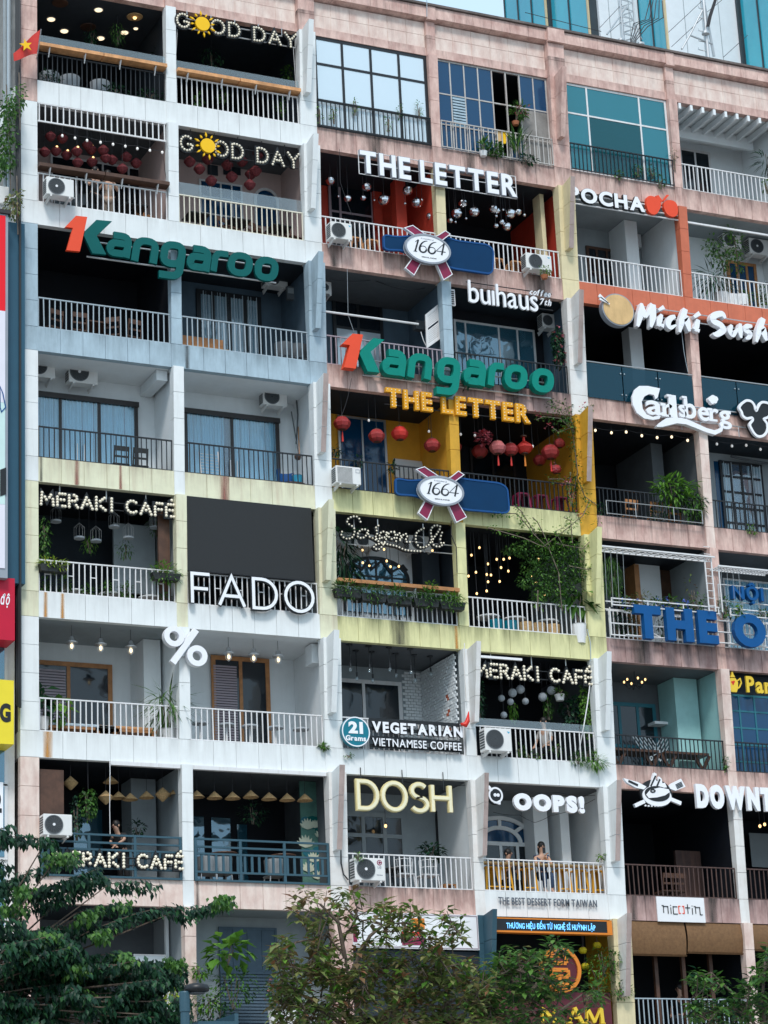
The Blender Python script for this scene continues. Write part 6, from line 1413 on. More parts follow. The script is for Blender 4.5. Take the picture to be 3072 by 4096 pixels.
T = thing('drying_rack',(fx('L7',1075,590,.6),.6,fl(3)),'folding white drying rack in front of the right curtained door','drying rack')
for x in (1022,1118): MB().tube([q('L7',x-6,520,.6),q('L7',x+6,640,.6)],.016,6).build('frame_side','white_metal',T)
for i in range(7): MB().tube([q('L7',1022,528+15*i,.6),q('L7',1118,540+15*i,.6)],.007,4).build('wire','steel',T)
for x in (1205,1310,1425): stool(fx('MA',x,740,.45),.45,3,'ribbon_red','dark red metal stool behind the black railing of the ochre balcony','red metal stools',h=.72,metal=True)
table(fx('MA',600,610,.6),.6,3,'wood_dark','black_metal','dark table behind the lower bottle sign',None,square=True)
for x in (525,725,870): chair(fx('RC',x,1110,.6),.6,3,'wood','wooden chair behind the thin empty steel frame','wooden chairs in the black balcony with bulbs',rz=pi)
for x in (375,560,762): table(fx('L8',x,600,.6),.6,4,'pot_white','pot_white','round white drum table behind the railing with planters','white drum tables',h=.46,r=.27)
for x,y in ((260,640),(370,655),(470,665),(532,672),(640,675),(735,680)): stool(fx('MB',x,y,.45),.45,4,'pot_black','black bar stool below the fern boxes','black bar stools',h=.80)
for x in (1015,1165,1355): table(fx('MB',x,690,.5),.5,4,'pot_white','pot_black','round white table behind the railing by the climber','round tables by the climber',h=.66,r=.30)
for x,mt,lb in ((1055,'sign_teal','teal woven chair by the round tables'),(1140,'sign_teal','teal woven chair by the round tables'),(1230,'wicker','brown wicker chair by the round tables'),(1300,'wicker','brown wicker chair by the round tables'),(1385,'wicker','brown wicker chair by the round tables')): chair(fx('MB',x,730,.35),.35,4,mt,lb,'teal woven chairs' if mt == 'sign_teal' else 'brown wicker chairs',rz=pi+rnd.uniform(-.8,.8),style='shell',seat=.34,sc=.74)
for x,w_ in ((415,.85),(630,.75)):
    X = fx('LD',x,650,.6); T = thing('bench',(X,.6,fl(5)),'wooden bench with a %s cushion by the potted palm' % ('pale' if x == 415 else 'orange'),'bench','benches by the palm'); z = fl(5)
    MB().box(X-w_,X+w_,.4,.85,z+.40,z+.46).build('seat','wood',T); MB().box(X-w_*.9,X+w_*.9,.42,.83,z+.462,z+.54).build('cushion','curtain_pale' if x == 415 else 'wood_orange',T,bevel=.02)
    for sx in (-.9,.9): MB().box(X+w_*sx-.04,X+w_*sx+.04,.42,.83,z,z+.4).build('leg','wood',T)
for x in (1022,1155,1275,1405,1535): table(fx('LD',x,625,.6),.6,5,'globe_paper','white_metal','round pale table on a thin stem behind the white railing','five round pale tables',h=.78,r=.2)
for b in (4,5):
    for i in range(2 if b == 4 else 1):
        X = BX[b][0]+.9+1.5*i; T = thing('picnic_table',(X,.7,fl(5)),'dark wooden picnic table with crossed legs behind the black railing','table','dark picnic tables'); z = fl(5)
        MB().box(X-.65,X+.65,.4,1.0,z+.68,z+.74).build('tabletop','wood_dark',T)
        for sx in (-.5,.5): MB().ribbon([(X+sx-.2,z),(X+sx+.2,z+.68)],.04,.45,.51).ribbon([(X+sx+.2,z),(X+sx-.2,z+.68)],.04,.52,.58).build('crossed_legs','wood_dark',T)
for x in (483,612): chair(fx('MG',x,640,.5),.5,6,'white_metal','white wire bar chair behind the railing','white wire chairs',style='wire',seat=.62,rz=pi)
table(fx('MG',430,650,.6),.6,6,'pot_black','black_metal','dark round table beside the white wire chairs',None,h=.75); stool(fx('MG',715,690,.6),.6,6,'wood','low wooden stool near the arched mirror',None,h=.42,metal=True)
for i,x in enumerate((938,1008,1138,1320,1410,1500)): stool(fx('MG',x,680,.45),.45,6,'letter_yellow','yellow metal bar stool behind the white railing','yellow bar stools',h=.86,metal=True)
T = thing('bar_counter',(13,.2,zt(6)+.7),'pale narrow counter along the railing of the yellow stools','counter'); MB().box(BX[3][0]+.05,BX[3][1]-.05,.1,.36,zt(6)+.70,zt(6)+.74).build('plank','cutting_board',T)
for x in (1050,1130,1400): chair(fx('LE',x,590,.6),.6,6,'steel','grey chair behind the teal railing of the seven cone lamps','grey chairs behind the teal railing',rz=pi,style='shell',seat=.5)
for x in (1140,1440): table(fx('LE',x,490,.7),.7,6,'wood_dark','black_metal','dark round table behind the teal railing of the seven cone lamps','dark tables behind the teal railing',h=1.0)
for x in (760,830): chair(fx('RI',x,1190,.6),.6,6,'wood_dark','dark chair behind the rusty railing','dark chairs behind the rusty railing',rz=pi)
# towel, shutters, boxes
T = tag(MB().prism([(q('T2',x,y,-.02).x,q('T2',x,y,-.02).z) for x,y in ((1195,790),(1215,786),(1222,850),(1185,855))],-.03,-.0,'y').build('cloth','cutting_board'),'orange cloth hung over the railing of the broken blue windows','cloth')
T = tag(MB().prism([(q('T2',x,y,-.03).x,q('T2',x,y,-.03).z) for x,y in ((1222,800),(1240,790),(1254,810),(1240,868),(1226,866))],-.04,-.01,'y').build('yellow_cloth','sun_yellow'),'yellow cloth hung over the railing of the broken blue windows','cloth')
T = thing('shutter',q('M9',700,470,.25),'white louvred shutter leaning in the corner by the blue column','shutter')
for nm,dy in (('shutter_frame',0),):
    P = [q('M9',x,y,.25) for x,y in ((655,306),(724,250),(738,432),(662,486))]; pl = [(p.x,p.z) for p in P]
    MB().ribbon(pl,.03,.22,.26,closed=True).build('shutter_frame','white_metal',T); m = MB()
    for i in range(1,17):
        if i == 8: continue
        a = Vector(pl[0]).lerp(Vector(pl[3]),i/17); b_ = Vector(pl[1]).lerp(Vector(pl[2]),i/17); m.ribbon([tuple(a),tuple(b_)],.017,.23,.25)
    m.build('slats','white_metal',T)
T = tag(MB().box(*(lambda a,b_: (a.x,b_.x,1.0,1.2,b_.z,a.z))(q('M9',595,332,1.0),q('M9',655,388,1.0))).build('junction_box','mid_grey'),'grey metal box on the wall beside the leaning shutter','box')
T = thing('wall_vent',q('M9',808,210,.1),'white louvred vent right of the blue column','vent'); P = q('M9',790,152,.1); P2 = q('M9',826,250,.1); MB().box(P.x,P2.x,.1,.16,P2.z,P.z).build('frame','white_metal',T); m = MB()
for i in range(7): z = P2.z+.03+(P.z-P2.z-.06)*i/7; m.box(P.x+.03,P2.x-.03,.092,.1,z,z+.035)
m.build('slots','dark_grey',T)
T = thing('meter_box',q('L4',1487,470,1.2),'grey box on the wall under the dim outdoor unit','box'); P = q('L4',1465,438,1.2); MB().box(P.x,P.x+.2,1.2,1.3,P.z-.36,P.z).build('box','mid_grey',T); MB().box(P.x+.02,P.x+.18,1.19,1.2,P.z-.2,P.z-.05).build('cover','grey_wall',T)
# white pole, hose and rope
T = tag(MB().tube([q('MF',1534,330,.0),q('MF',1520,440,-.02),q('MF',1500,560,-.02),q('MF',1475,690,.2)],.014,6).build('hose','plastic_white'),'thin white hose hanging past the right vine','hose')
T = tag(MB().tube([q('LE',562,60,-.1),q('LE',560,300,-.1),q('LE',562,430,-.1)],.008,5).build('cable','plastic_white'),'thin white cable hanging over the teal railing','cable')
T = tag(MB().tube([q('MG',150,520,-.06),q('MG',152,600,-.06),q('MG',165,660,-.08),q('MG',190,690,-.1)],.018,6).build('hose','cord'),'black hose beside the outdoor unit with a red logo','hose')
# flag
P0 = q('L1',207,152,-.5); T = thing('flag',(P0.x,-.5,P0.z),'red flag with a yellow star beside the corner column','flag'); m = MB(); n = 12
TL,TR,BR_,BL = [Vector((p.x,p.z)) for p in (q('L1',70,268,-.5),q('L1',205,152,-.5),q('L1',190,272,-.5),q('L1',75,305,-.5))]
def fp(u,v): a = TR.lerp(TL,u); b_ = BR_.lerp(BL,u); p = a.lerp(b_,v); return Vector((p.x,-.5+.05*sin(u*7)*u+.03*v,p.y+.03*sin(u*6)))
for i in range(n):
    for j in range(6): m.add([fp(i/n,j/6),fp((i+1)/n,j/6),fp((i+1)/n,(j+1)/6),fp(i/n,(j+1)/6)],[(0,1,2,3)])
m.build('cloth','silk_bright',T,smooth=True)
C = q('L1',132,232,-.58); sr = .17; MB().prism([(C.x+sr*(1 if i%2 == 0 else .4)*cos(pi/2+.25+pi*i/5),C.z+sr*(1 if i%2 == 0 else .4)*sin(pi/2+.25+pi*i/5)) for i in range(10)],-.60,-.585,'y').build('star','sun_yellow',T)
MB().tube([q('L1',210,148,-.48),q('L1',192,276,-.2),q('L1',186,300,.0)],.014,6).build('pole','steel',T)
# ------------------------------------------------------------------ plants on the balconies
def blob(m, C, r, n, L, W, droop=.3, g=None):
    g = g or rnd; C = Vector(C)
    for _ in range(n):
        while True:
            u = Vector((g.uniform(-1,1),g.uniform(-1,1),g.uniform(-1,1)))
            if .15 < u.length < 1: break
        p = C+Vector((u.x*r[0],u.y*r[1],u.z*r[2])); d = Vector((u.x+g.uniform(-.5,.5),u.y+g.uniform(-.5,.5),u.z*.6+g.uniform(-.5,.5)-droop))
        if d.length < .01: d = Vector((1,0,0))
        s = g.uniform(.7,1.3); m.leaf(p, d, Vector((0,0,1)), L*s, W*s)
def plant(c, x, y, Y, r, n, label, mat='leaf_mid', L=.11, W=.05, pot=None, potpx=None, droop=.2, flowers=None, cat='plant', group=None, stems=4, k=None, hang_k=None, name='potted_plant'):
    P = q(c,x,y,Y); T = thing(name, P, label, cat, group); m = MB(); blob(m,P,r,n,L,W,droop); m.build('foliage',mat,T)
    base = q(c,*potpx,Y) if potpx else P-Vector((0,0,r[2]))
    s = MB()
    for i in range(stems): s.tube([base+Vector((rnd.uniform(-.03,.03),0,0)),P+Vector((rnd.uniform(-.5,.5)*r[0],rnd.uniform(-.3,.3)*r[1],rnd.uniform(.0,.6)*r[2]))],.009,4)
    s.build('stems','twig',T)
    if pot:
        pm, pr, ph = pot; MB().lathe([(pr*.75,-ph),(pr,-.02),(pr*1.06,0),(pr*.9,-.01)],base,14).build('pot',pm,T)
    if flowers:
        fm,fn = flowers
        for _ in range(fn): m = MB(); C = P+Vector((rnd.uniform(-1,1)*r[0],-abs(rnd.gauss(0,.6))*r[1],rnd.uniform(-.9,.9)*r[2])); blob(m,C,(.025,.02,.025),4,.05,.05,0); m.build('flower',fm,T)
    if hang_k is not None: MB().tube([P+Vector((0,0,r[2]*.8)),(P.x,P.y,zc(hang_k)+.01)],.006,4).build('cord','cord',T)
    return T
def box_planter(c, x, y, Y, w_, h, label, mat, n=160, boxmat='pot_black', rise=.14, group=None):
    P = q(c,x,y,Y); T = thing('planter_box', P, label, 'planter', group); MB().prism([(-w_,0),(w_,0),(w_*.85,-h),(-w_*.85,-h)],-.1,.1,'y').build('box',boxmat,T)
    o = T.children[0]; o.location = (0,0,-h/2); m = MB(); blob(m,P+Vector((0,0,.03)),(w_*1.05,.16,rise),n,.13,.035,.15); m.build('foliage',mat,T); return T
for x,y in ((250,392),(590,462),(770,482)): plant('L1',x,y,.2,(.35,.12,.15),90,'low dark shrub at the foot of the black railing, top left balcony','leaf_dark',group='shrubs of the top left balcony')
plant('L1',600,170,.8,(.2,.15,.32),160,'fern hanging from the ceiling of the top left balcony, right of the other','leaf_mid',L=.12,W=.025,droop=1.2,hang_k=0,name='hanging_plant'); plant('L1',465,185,1.2,(.2,.15,.25),110,'dim fern hanging near the small rattan lamp','leaf_dark',L=.12,W=.03,droop=1.2,hang_k=0,name='hanging_plant')
plant('L1',820,270,1.0,(.18,.15,.22),90,'dark plant by the slim white column, top left balcony','leaf_dark')
plant('L1',1480,375,.8,(.22,.15,.22),110,'plant at the right end behind the orange bar top','leaf_mid'); plant('L1',1080,290,1.2,(.35,.2,.3),120,'dim leafy plant hanging in the black top balcony','leaf_dark',droop=1,hang_k=0,name='hanging_plant')
for x,y,lb in ((1008,505,'left'),(1140,490,'middle'),(1435,545,'right')): plant('L1',x,y,.2,(.11,.08,.2),60,'small plant at the %s of the white railing under the upper sun letter sign' % lb,'leaf_mid')
for x,y in ((115,690),(530,740),(600,660),(720,660),(330,640),(200,690)): plant('T2',x,y,-.05,(.10,.06,.28),34,'thin weed growing up the black railing by the big white window','leaf_bright' if x != 600 else 'leaf_mid',L=.07,W=.03,group='weeds by the white window',name='weed')
plant('T2',1178,905,-.1,(.26,.14,.22),190,'bushy green plant at the foot of the broken blue windows','leaf_mid',L=.09,W=.07); plant('T2',1315,880,-.08,(.18,.12,.36),90,'tall sword leaved plant at the foot of the broken blue windows','leaf_mid',L=.4,W=.035,droop=-1.2)
plant('T2',1325,665,-.1,(.24,.12,.2),110,'orchid with purple flowers hung on the broken blue windows','leaf_mid',L=.2,W=.04,flowers=('petal_pink',10),pot=('pot_clay',.1,.1),potpx=(1300,735)); plant('T2',1105,880,-.1,(.08,.06,.16),30,'small plant in a white pot by the railing of the broken windows','leaf_mid',pot=('pot_white',.11,.14),potpx=(1105,915),L=.2,W=.06,droop=-.6); plant('T2',1370,960,-.1,(.3,.1,.1),80,'low weeds along the band below the broken blue windows','leaf_dark',name='weed')
for x,y in ((640,1195),(770,1165),(868,1175),(925,1240)): plant('T3',x,y,-.05,(.14,.07,.2 if x > 700 else .1),50,'small weed at the foot of the black railing of the teal window','leaf_mid',L=.08,W=.04,group='weeds by the teal window',name='weed')
plant('T3',1015,1080,-.06,(.1,.05,.4),36,'wispy weed climbing the column right of the teal window','leaf_brown',L=.07,W=.03,name='weed')
plant('T3',1655,1105,.2,(.25,.2,.4),90,'spiky dark palm at the right edge under the pergola beams','leaf_dark',L=.4,W=.03,droop=.3); plant('T3',1650,1270,.1,(.12,.1,.25),50,'light green plant at the right edge behind the white railing','leaf_bright')
# tall thin tree on the white balcony
T = thing('potted_tree',q('R6',1370,930,.35),'tall thin tree in a white pot in front of the wooden door','tree')
for a in (((1345,930),(1335,800),(1310,660),(1265,560)),((1435,930),(1440,800),(1425,620),(1400,470))): MB().tube([q('R6',x,y,.35) for x,y in a],[.03,.025,.018,.01],6).build('trunk','bark',T)
m = MB()
for x,y,r in ((1245,520,.26),(1215,560,.2),(1290,560,.26),(1330,640,.22),(1265,640,.2),(1400,480,.26),(1420,540,.26),(1405,620,.24),(1430,700,.2),(1385,580,.2),(1380,430,.18),(1310,700,.14)): blob(m,q('R6',x,y,.35),(r,.2,r),46,.10,.055,.3)
m.build('crown','leaf_mid',T)
for x in (1372,1445): P = q('R6',x,925,.3); MB().lathe([(.22,-.32),(.24,0),(.2,-.01)],P,14).build('pot','pot_white',T)
plant('R6',1245,800,.3,(.36,.2,.34),120,'spiky dark palm left of the tall thin tree','leaf_dark',L=.5,W=.035,droop=.4,pot=('pot_white',.22,.36),potpx=(1300,905)); plant('R6',1635,920,.25,(.34,.2,.28),170,'green bush at the right edge of the white balcony','leaf_mid'); plant('R6',1505,925,.25,(.2,.12,.14),60,'small bush between the white pots and the right edge','leaf_mid')
plant('M5',1413,842,-.44,(.16,.12,.16),100,'small green plant below the right outdoor unit of the red balcony','leaf_bright',pot=('pot_clay',.1,.1),potpx=(1410,868),L=.07,W=.03)
plant('M9',1415,490,.15,(.17,.12,.62),420,'flowering vine hanging by the white column under the outdoor unit','leaf_dark',droop=.9,flowers=('petal_pink',26),L=.10,W=.06,name='vine'); plant('M9',885,690,-.2,(.14,.08,.2),50,'dark weed hanging below the bright green letters','leaf_dark',name='weed')
# bougainvillea by the ochre column
T = thing('bougainvillea',q('MA',1480,760,-.1),'wispy flowering climber on the ochre column, trailing over the lanterns','climber'); m = MB(); g = random.Random(11); s = MB()
for pts in ([(1490,760),(1530,560),(1500,320),(1430,200),(1350,165)],[(1500,320),(1560,220),(1610,170)],[(1500,320),(1430,250),(1330,240),(1290,260)],[(1500,300),(1420,330),(1380,300)],[(1500,640),(1440,600),(1360,600)],[(1530,600),(1570,700),(1640,750)],[(1490,760),(1480,640),(1490,560)],[(1510,330),(1470,180),(1400,150)]):
    P = [q('MA',x,y,-.15+.1*g.random()) for x,y in pts]; s.tube(P,.012,4)
    for p in walk([(0,0)],1) if 0 else []: pass
    for a,b_ in zip(P,P[1:]):
        n = max(2,int((b_-a).length/.05))
        for i in range(n): p = a.lerp(b_,i/n); blob(m,p,(.16,.12,.13),4,.075,.05,.3,g)
s.build('branches','twig',T); m.build('foliage','leaf_mid',T)
for x,y in ((1300,225),(1560,170),(1360,300),(1480,600),(1500,690),(1410,540),(1400,520),(1440,620),(1530,790)): m = MB(); blob(m,q('MA',x,y,-.2),(.12,.06,.10),9,.06,.06,0,g); m.build('flower_cluster','petal_pink',T)
hangp = q('MA',985,360,.4); T = thing('flower_ball',hangp,'ball of pink and red flowers hanging between the silk lanterns','flower ball'); m = MB(); blob(m,hangp,(.22,.2,.16),110,.09,.09,0); m.build('flowers','petal_pink',T); MB().tube([hangp,(hangp.x,hangp.y,zc(3))],.006,4).build('cord','cord',T)
plant('MA',120,440,.3,(.2,.12,.14),70,'small dark plant above the square grilled outdoor unit','leaf_dark'); plant('MA',265,505,.1,(.1,.08,.16),40,'small dark plant on the black railing by the square grilled unit','leaf_dark'); plant('MA',465,530,.1,(.13,.08,.16),44,'small dark plant on the black railing left of the lower bottle sign','leaf_dark')
for x,y,r in ((905,930,.5),): 
    T = plant('RC',890,940,.1,(.55,.25,.42),260,'big leafy green plant on the black railing, by the slim pink column','leaf_bright',L=.26,W=.07,droop=.25); m = MB(); blob(m,q('RC',1060,1060,.05),(.4,.18,.42),240,.16,.055,.6); m.build('trailing_foliage','leaf_mid',T); m = MB(); blob(m,q('RC',800,890,.05),(.2,.1,.16),40,.25,.06,.2); blob(m,q('RC',1020,890,.05),(.2,.1,.16),40,.25,.06,.2); m.build('young_foliage','leaf_bright',T)
plant('RC',300,1090,.1,(.2,.1,.14),70,'dark plant left of the thin empty steel frame','leaf_dark'); plant('RC',1522,1250,-.02,(.12,.08,.1),44,'small green plant on the band at the right edge under the grid window','leaf_bright'); plant('RC',770,1130,.15,(.3,.1,.2),110,'low dark plant behind the thin empty steel frame','leaf_dark')
# planted balcony at left
plant('L8',225,330,.2,(.14,.15,.62),240,'dark vine hanging at the left end of the planted balcony','leaf_mid',droop=.9,name='vine'); box_planter('L8',268,462,-.08,.34,.17,'black planter box of yellow green leaves on the white railing','leaf_lime',190); box_planter('L8',845,506,-.08,.36,.17,'black planter box of bright ferns at the right of the white railing','leaf_bright',260,rise=.28)
for x,y,lb in ((455,350,'yellowish plant hanging in the dark planted balcony'),(640,380,'trailing plant hanging below the bird cages'),(800,260,'fern hanging at the right of the bird cages')): plant('L8',x,y,.9,(.22,.15,.25),80,lb,'leaf_bright' if x < 500 else 'leaf_mid',droop=.8,hang_k=4,name='hanging_plant',W=.03)
for x,y in ((330,565),(640,590),(545,585),(440,600),(225,570),(840,640)): plant('L8',x,y,.25,(.16,.12,.2),90,'small green plant behind the white railing with two planters','leaf_mid',group='plants behind the railing with planters')
# fern boxes
for x,y in ((200,520),(345,545),(490,560),(650,575),(800,592)): box_planter('MB',x,y,-.16,.36,.20,'black box of green ferns under the brown wooden bar','leaf_mid' if x != 800 else 'leaf_bright',330,rise=.2,group='fern boxes')
plant('MB',690,500,-.12,(.16,.1,.12),60,'sprig of broad leaves rising above the fern boxes','leaf_bright'); plant('MB',165,290,.3,(.32,.25,.6),150,'dark palm at the left of the bulb script letters','leaf_dark',L=.5,W=.05,droop=.6); plant('MB',190,400,.4,(.4,.25,.3),80,'dark palm leaves in front of the arched grid window','leaf_dark',L=.5,W=.05,droop=.6)
# the big climber
T = thing('climber',q('MB',1420,640,.0),'big dense green climber filling the right of the lime balcony','climber'); m = MB(); g = random.Random(5)
for x,y,r in ((1370,330,.55),(1280,290,.4),(1430,300,.45),(1470,400,.5),(1340,420,.5),(1260,380,.3),(1230,460,.25),(1400,480,.5),(1480,500,.4),(1320,500,.35),(1300,560,.2),(1500,300,.4),(1200,280,.25),(1140,280,.15),(1540,420,.3),(1430,570,.3)): blob(m,q('MB',x,y,.05),(r,.3,r*.8),int(300*r/.5),.085,.045,.35,g)
m.build('foliage','leaf_mid',T); m = MB(); s = MB()
for pts in ([(1360,280),(1280,200),(1240,150),(1180,80),(1020,70)],[(1330,270),(1220,220),(1120,190),(1010,160)],[(1330,270),(1450,180),(1560,90),(1600,0)],[(1400,250),(1560,280),(1640,200),(1650,100)],[(1370,270),(1300,130),(1270,100)],[(1450,270),(1400,180),(1450,160)],[(1480,380),(1580,400),(1640,390)],[(1290,200),(1200,60),(1160,30)],[(1500,250),(1490,120),(1450,100)],[(1300,520),(1300,640)],[(1360,270),(1420,420),(1440,640)]):
    P = [q('MB',x,y,-.2) for x,y in pts]; s.tube(P,.014,4)
    for a,b_ in zip(P,P[1:]):
        n = max(2,int((b_-a).length/.06))
        for i in range(n): blob(m,a.lerp(b_,i/n),(.14,.1,.10),3,.08,.042,.2,g)
m.build('trailing_foliage','leaf_bright',T); s.build('branches','twig',T)
plant('MB',1520,560,.1,(.34,.2,.25),26,'broad leaved plant in a white basket at the right of the lime balcony','leaf_mid',L=.42,W=.26,pot=('pot_white',.2,.5),potpx=(1535,720),droop=.4)
# balcony of the large blue letters
plant('RH',390,290,.1,(.3,.2,.55),420,'grass like plant hanging left under the ladder trellis','leaf_mid',L=.22,W=.018,droop=1.4,name='hanging_plant'); plant('RH',450,420,.2,(.14,.1,.5),70,'thin trailing plant beside the trellis wires','leaf_mid',droop=1,name='hanging_plant')
for x,y,r,lb,fw in ((530,535,.26,'blue flowering plant at the left of the white planter frame',1),(640,490,.28,'pale feathery bush on the white planter frame',0),(780,530,.24,'blue flowering plant in the middle of the white planter frame',1),(880,520,.2,'green plant in the middle of the white planter frame',0),(965,550,.24,'blue flowering plant right of the middle of the white planter frame',1),(1090,525,.34,'dense green bush at the right of the white planter frame',0)): plant('RH',x,y,-.2,(r,.14,r*.7),int(300*r),lb,'leaf_mid' if x != 640 else 'leaf_brown',L=.1,W=.05,flowers=('petal_blue',14) if fw else None)
plant('RH',1315,560,-.2,(.2,.12,.28),110,'trailing plant left of the small blue letters','leaf_mid'); plant('RH',1420,585,-.35,(.18,.12,.22),90,'trailing plant over the big round blue letter','leaf_bright'); plant('RH',1620,610,-.25,(.25,.12,.1),80,'low plant at the right edge above the big round blue letter','leaf_mid')
for x,y in ((560,700),(800,740),(990,720),(440,700)): plant('RH',x,y,.1,(.2,.1,.3),90,'dark plant behind the white railing of the large blue letters','leaf_dark',group='plants behind the blue letters')
plant('RH',1040,440,-.05,(.2,.05,.5),26,'bare vine climbing toward the outdoor unit by the ladder trellis','leaf_brown',name='vine')
# percent balcony plants
plant('LD',850,545,.5,(.36,.3,.42),150,'potted palm in a white pot beside the slim white column','leaf_mid',L=.6,W=.035,droop=.35,pot=('pot_white',.26,.5),potpx=(856,665)); plant('LD',215,520,.4,(.2,.15,.45),26,'split leaf plant in a white pot at the left end of the bench','leaf_dark',L=.3,W=.24,droop=.5,pot=('pot_white',.16,.3),potpx=(218,600)); plant('LD',295,550,.35,(.18,.1,.4),20,'split leaf plant with lit leaves right of the left white pot','leaf_bright',L=.3,W=.22,droop=.7); plant('LD',1650,748,-.02,(.08,.05,.06),34,'tiny weed at the foot of the thick white column','leaf_mid',name='weed')
# paper globe balcony plants
plant('MF',1515,460,.3,(.22,.15,.8),620,'bright hanging vine at the right of the paper globes','leaf_bright',droop=1.2,L=.07,W=.045,name='vine'); plant('MF',1440,490,.6,(.38,.25,.45),300,'dark round leaved bush left of the bright hanging vine','leaf_dark',L=.12,W=.09); plant('MF',1110,470,.8,(.12,.1,.28),90,'trailing plant hanging below the paper globes','leaf_bright',droop=1.3,hang_k=5,name='hanging_plant'); plant('MF',1303,440,.8,(.12,.1,.4),90,'long trailing plant hanging right of the person','leaf_mid',droop=1.3,hang_k=5,name='hanging_plant'); plant('MF',1368,375,.5,(.16,.12,.12),60,'plant in a hanging white pot by the paper globes','leaf_mid',pot=('pot_white',.13,.16),potpx=(1366,385),hang_k=5,name='hanging_plant')
plant('MF',1568,752,-.1,(.24,.14,.15),160,'bright fern on the band at the thick white column','leaf_bright',L=.2,W=.03,droop=.3); plant('MF',1470,742,.0,(.2,.12,.13),90,'dark fern behind the railing left of the bright fern','leaf_mid',L=.16,W=.03); plant('MF',1515,705,.3,(.25,.12,.2),110,'dark bush behind the railing at the right end','leaf_dark')
for x,y in ((1150,690),(1190,725),(1245,730),(1350,685)): plant('MF',x,y,.1,(.12,.06,.12),34,'small plant on the railing below the person with dark hair','leaf_mid',group='small plants under the person')
plant('MF',925,400,.2,(.14,.12,.6),160,'dark plants at the left of the paper globes','leaf_dark',droop=.8,name='vine'); plant('MF',200,722,-.05,(.14,.03,.05),26,'small weed on the white band below the teal badge','leaf_mid',name='weed',L=.08,W=.03); plant('MF',62,670,-.05,(.1,.06,.06),44,'small weed left of the teal badge','leaf_bright',name='weed')
# bottom left balcony plants
plant('LE',450,270,.2,(.22,.15,.4),200,'leafy vine hanging above the man in black','leaf_mid',L=.1,W=.07,droop=.8,hang_k=6,name='hanging_plant'); plant('LE',390,340,.25,(.14,.1,.55),120,'dark trailing vine right of the outdoor unit above the left tree','leaf_dark',droop=1.2,name='vine',L=.09,W=.06); plant('LE',700,400,1.0,(.2,.15,.2),70,'dim plant behind the man in black','leaf_dark'); plant('LE',1290,320,.8,(.35,.2,.28),150,'dark plant hanging behind the row of seven cone lamps','leaf_dark',hang_k=6,name='hanging_plant')
plant('MG',245,565,-.45,(.14,.08,.1),60,'small plant on top of the outdoor unit with a red logo','leaf_bright',L=.07,W=.03); plant('MG',630,535,.6,(.34,.2,.2),110,'dark plant by the arched mirror','leaf_dark',L=.14,W=.1); plant('MG',1530,565,-.02,(.08,.04,.09),24,'small weed by the thick white column right of the yellow stools','leaf_bright',name='weed')
plant('RI',1205,290,.0,(.06,.05,.2),34,'small weed at the right end of the picnic table railing','leaf_mid',name='weed')
for x,y,r,lb in ((300,1740,.5,'leafy vine at the left of the yellow balcony wall'),(385,1740,.32,'vine climbing the yellow column'),(270,1810,.5,'bright vine beside the yellow silk lanterns'),(430,1960,.32,'weed growing at the pale column beside the gold letters'),(250,1960,.4,'bush on top of the maroon board')): plant('RI',x,y,-.1,(r,.15,r*.7),int(330*r),lb,'leaf_mid' if x != 270 else 'leaf_bright',name='vine',L=.10,W=.05)
# plants on the ground of the grey shutter balcony
for x,y,r,lb,mt,pt in ((1020,745,.22,'young pale green tree on the balcony rail beside the street lamp','leaf_bright',None),(1160,640,.42,'papaya plant with big lobed leaves before the grey shutters','leaf_bright',None),(1190,830,.6,'round green bush before the grey shutters','leaf_mid',None),(1060,900,.35,'pale green bush behind the street lamp','leaf_bright',None),(1420,850,.35,'flowering plant in a white pot, left of the brown tree','leaf_mid',(1415,945)),(1495,870,.3,'plant with red stems in a white pot, near the brown tree','leaf_mid',(1495,945)),(1100,960,.5,'low dark bush beside the lamp post','leaf_dark',None),(900,870,.3,'yellow tipped plant at the left of the lamp post','leaf_lime',None)):
    plant('LJ',x,y,-.3,(r,.3,r*.8),int(420*r) if x != 1160 else 60,lb,mt,L=.13 if x != 1160 else .34,W=.06 if x != 1160 else .26,pot=('pot_white',.22,.5) if pt else None,potpx=pt,stems=5,flowers=('petal_pink',16) if x == 1420 else None)
# ------------------------------------------------------------------ people
paint('skin', (.52,.31,.22), .6, .05, 0, bump=0); paint('hair_black', (.012,.01,.01), .5, .1, 0, bump=0); paint('cloth_black', (.018,.018,.02), .8, .1, 0); paint('cloth_denim', (.03,.06,.12), .8, .1, 0); paint('cloth_pale', (.5,.47,.45), .8, .06, 0); paint('cloth_beige', (.42,.31,.24), .8, .06, 0)
def skinmesh(V, Ed, Rr, name, mat, parent, org, root=0):
    me = bpy.data.meshes.new(name); me.from_pydata([Vector(v) for v in V],[tuple(e) for e in Ed],[])
    ob = bpy.data.objects.new(name, me); COL.objects.link(ob); md = ob.modifiers.new('skin','SKIN'); md.use_smooth_shade = True
    for i, sv in enumerate(me.skin_vertices[0].data): r = Rr[i]; sv.radius = r if isinstance(r,tuple) else (r,r); sv.use_root = (i == root)
    sb = ob.modifiers.new('sub','SUBSURF'); sb.levels = 1; sb.render_levels = 1
    dg = bpy.context.evaluated_depsgraph_get(); nm = bpy.data.meshes.new_from_object(ob.evaluated_get(dg)); COL.objects.unlink(ob); bpy.data.objects.remove(ob)
    nm.materials.clear(); nm.materials.append(M[mat])
    for p in nm.polygons: p.use_smooth = True
    o = bpy.data.objects.new(name, nm); COL.objects.link(o); o.parent = parent; return o
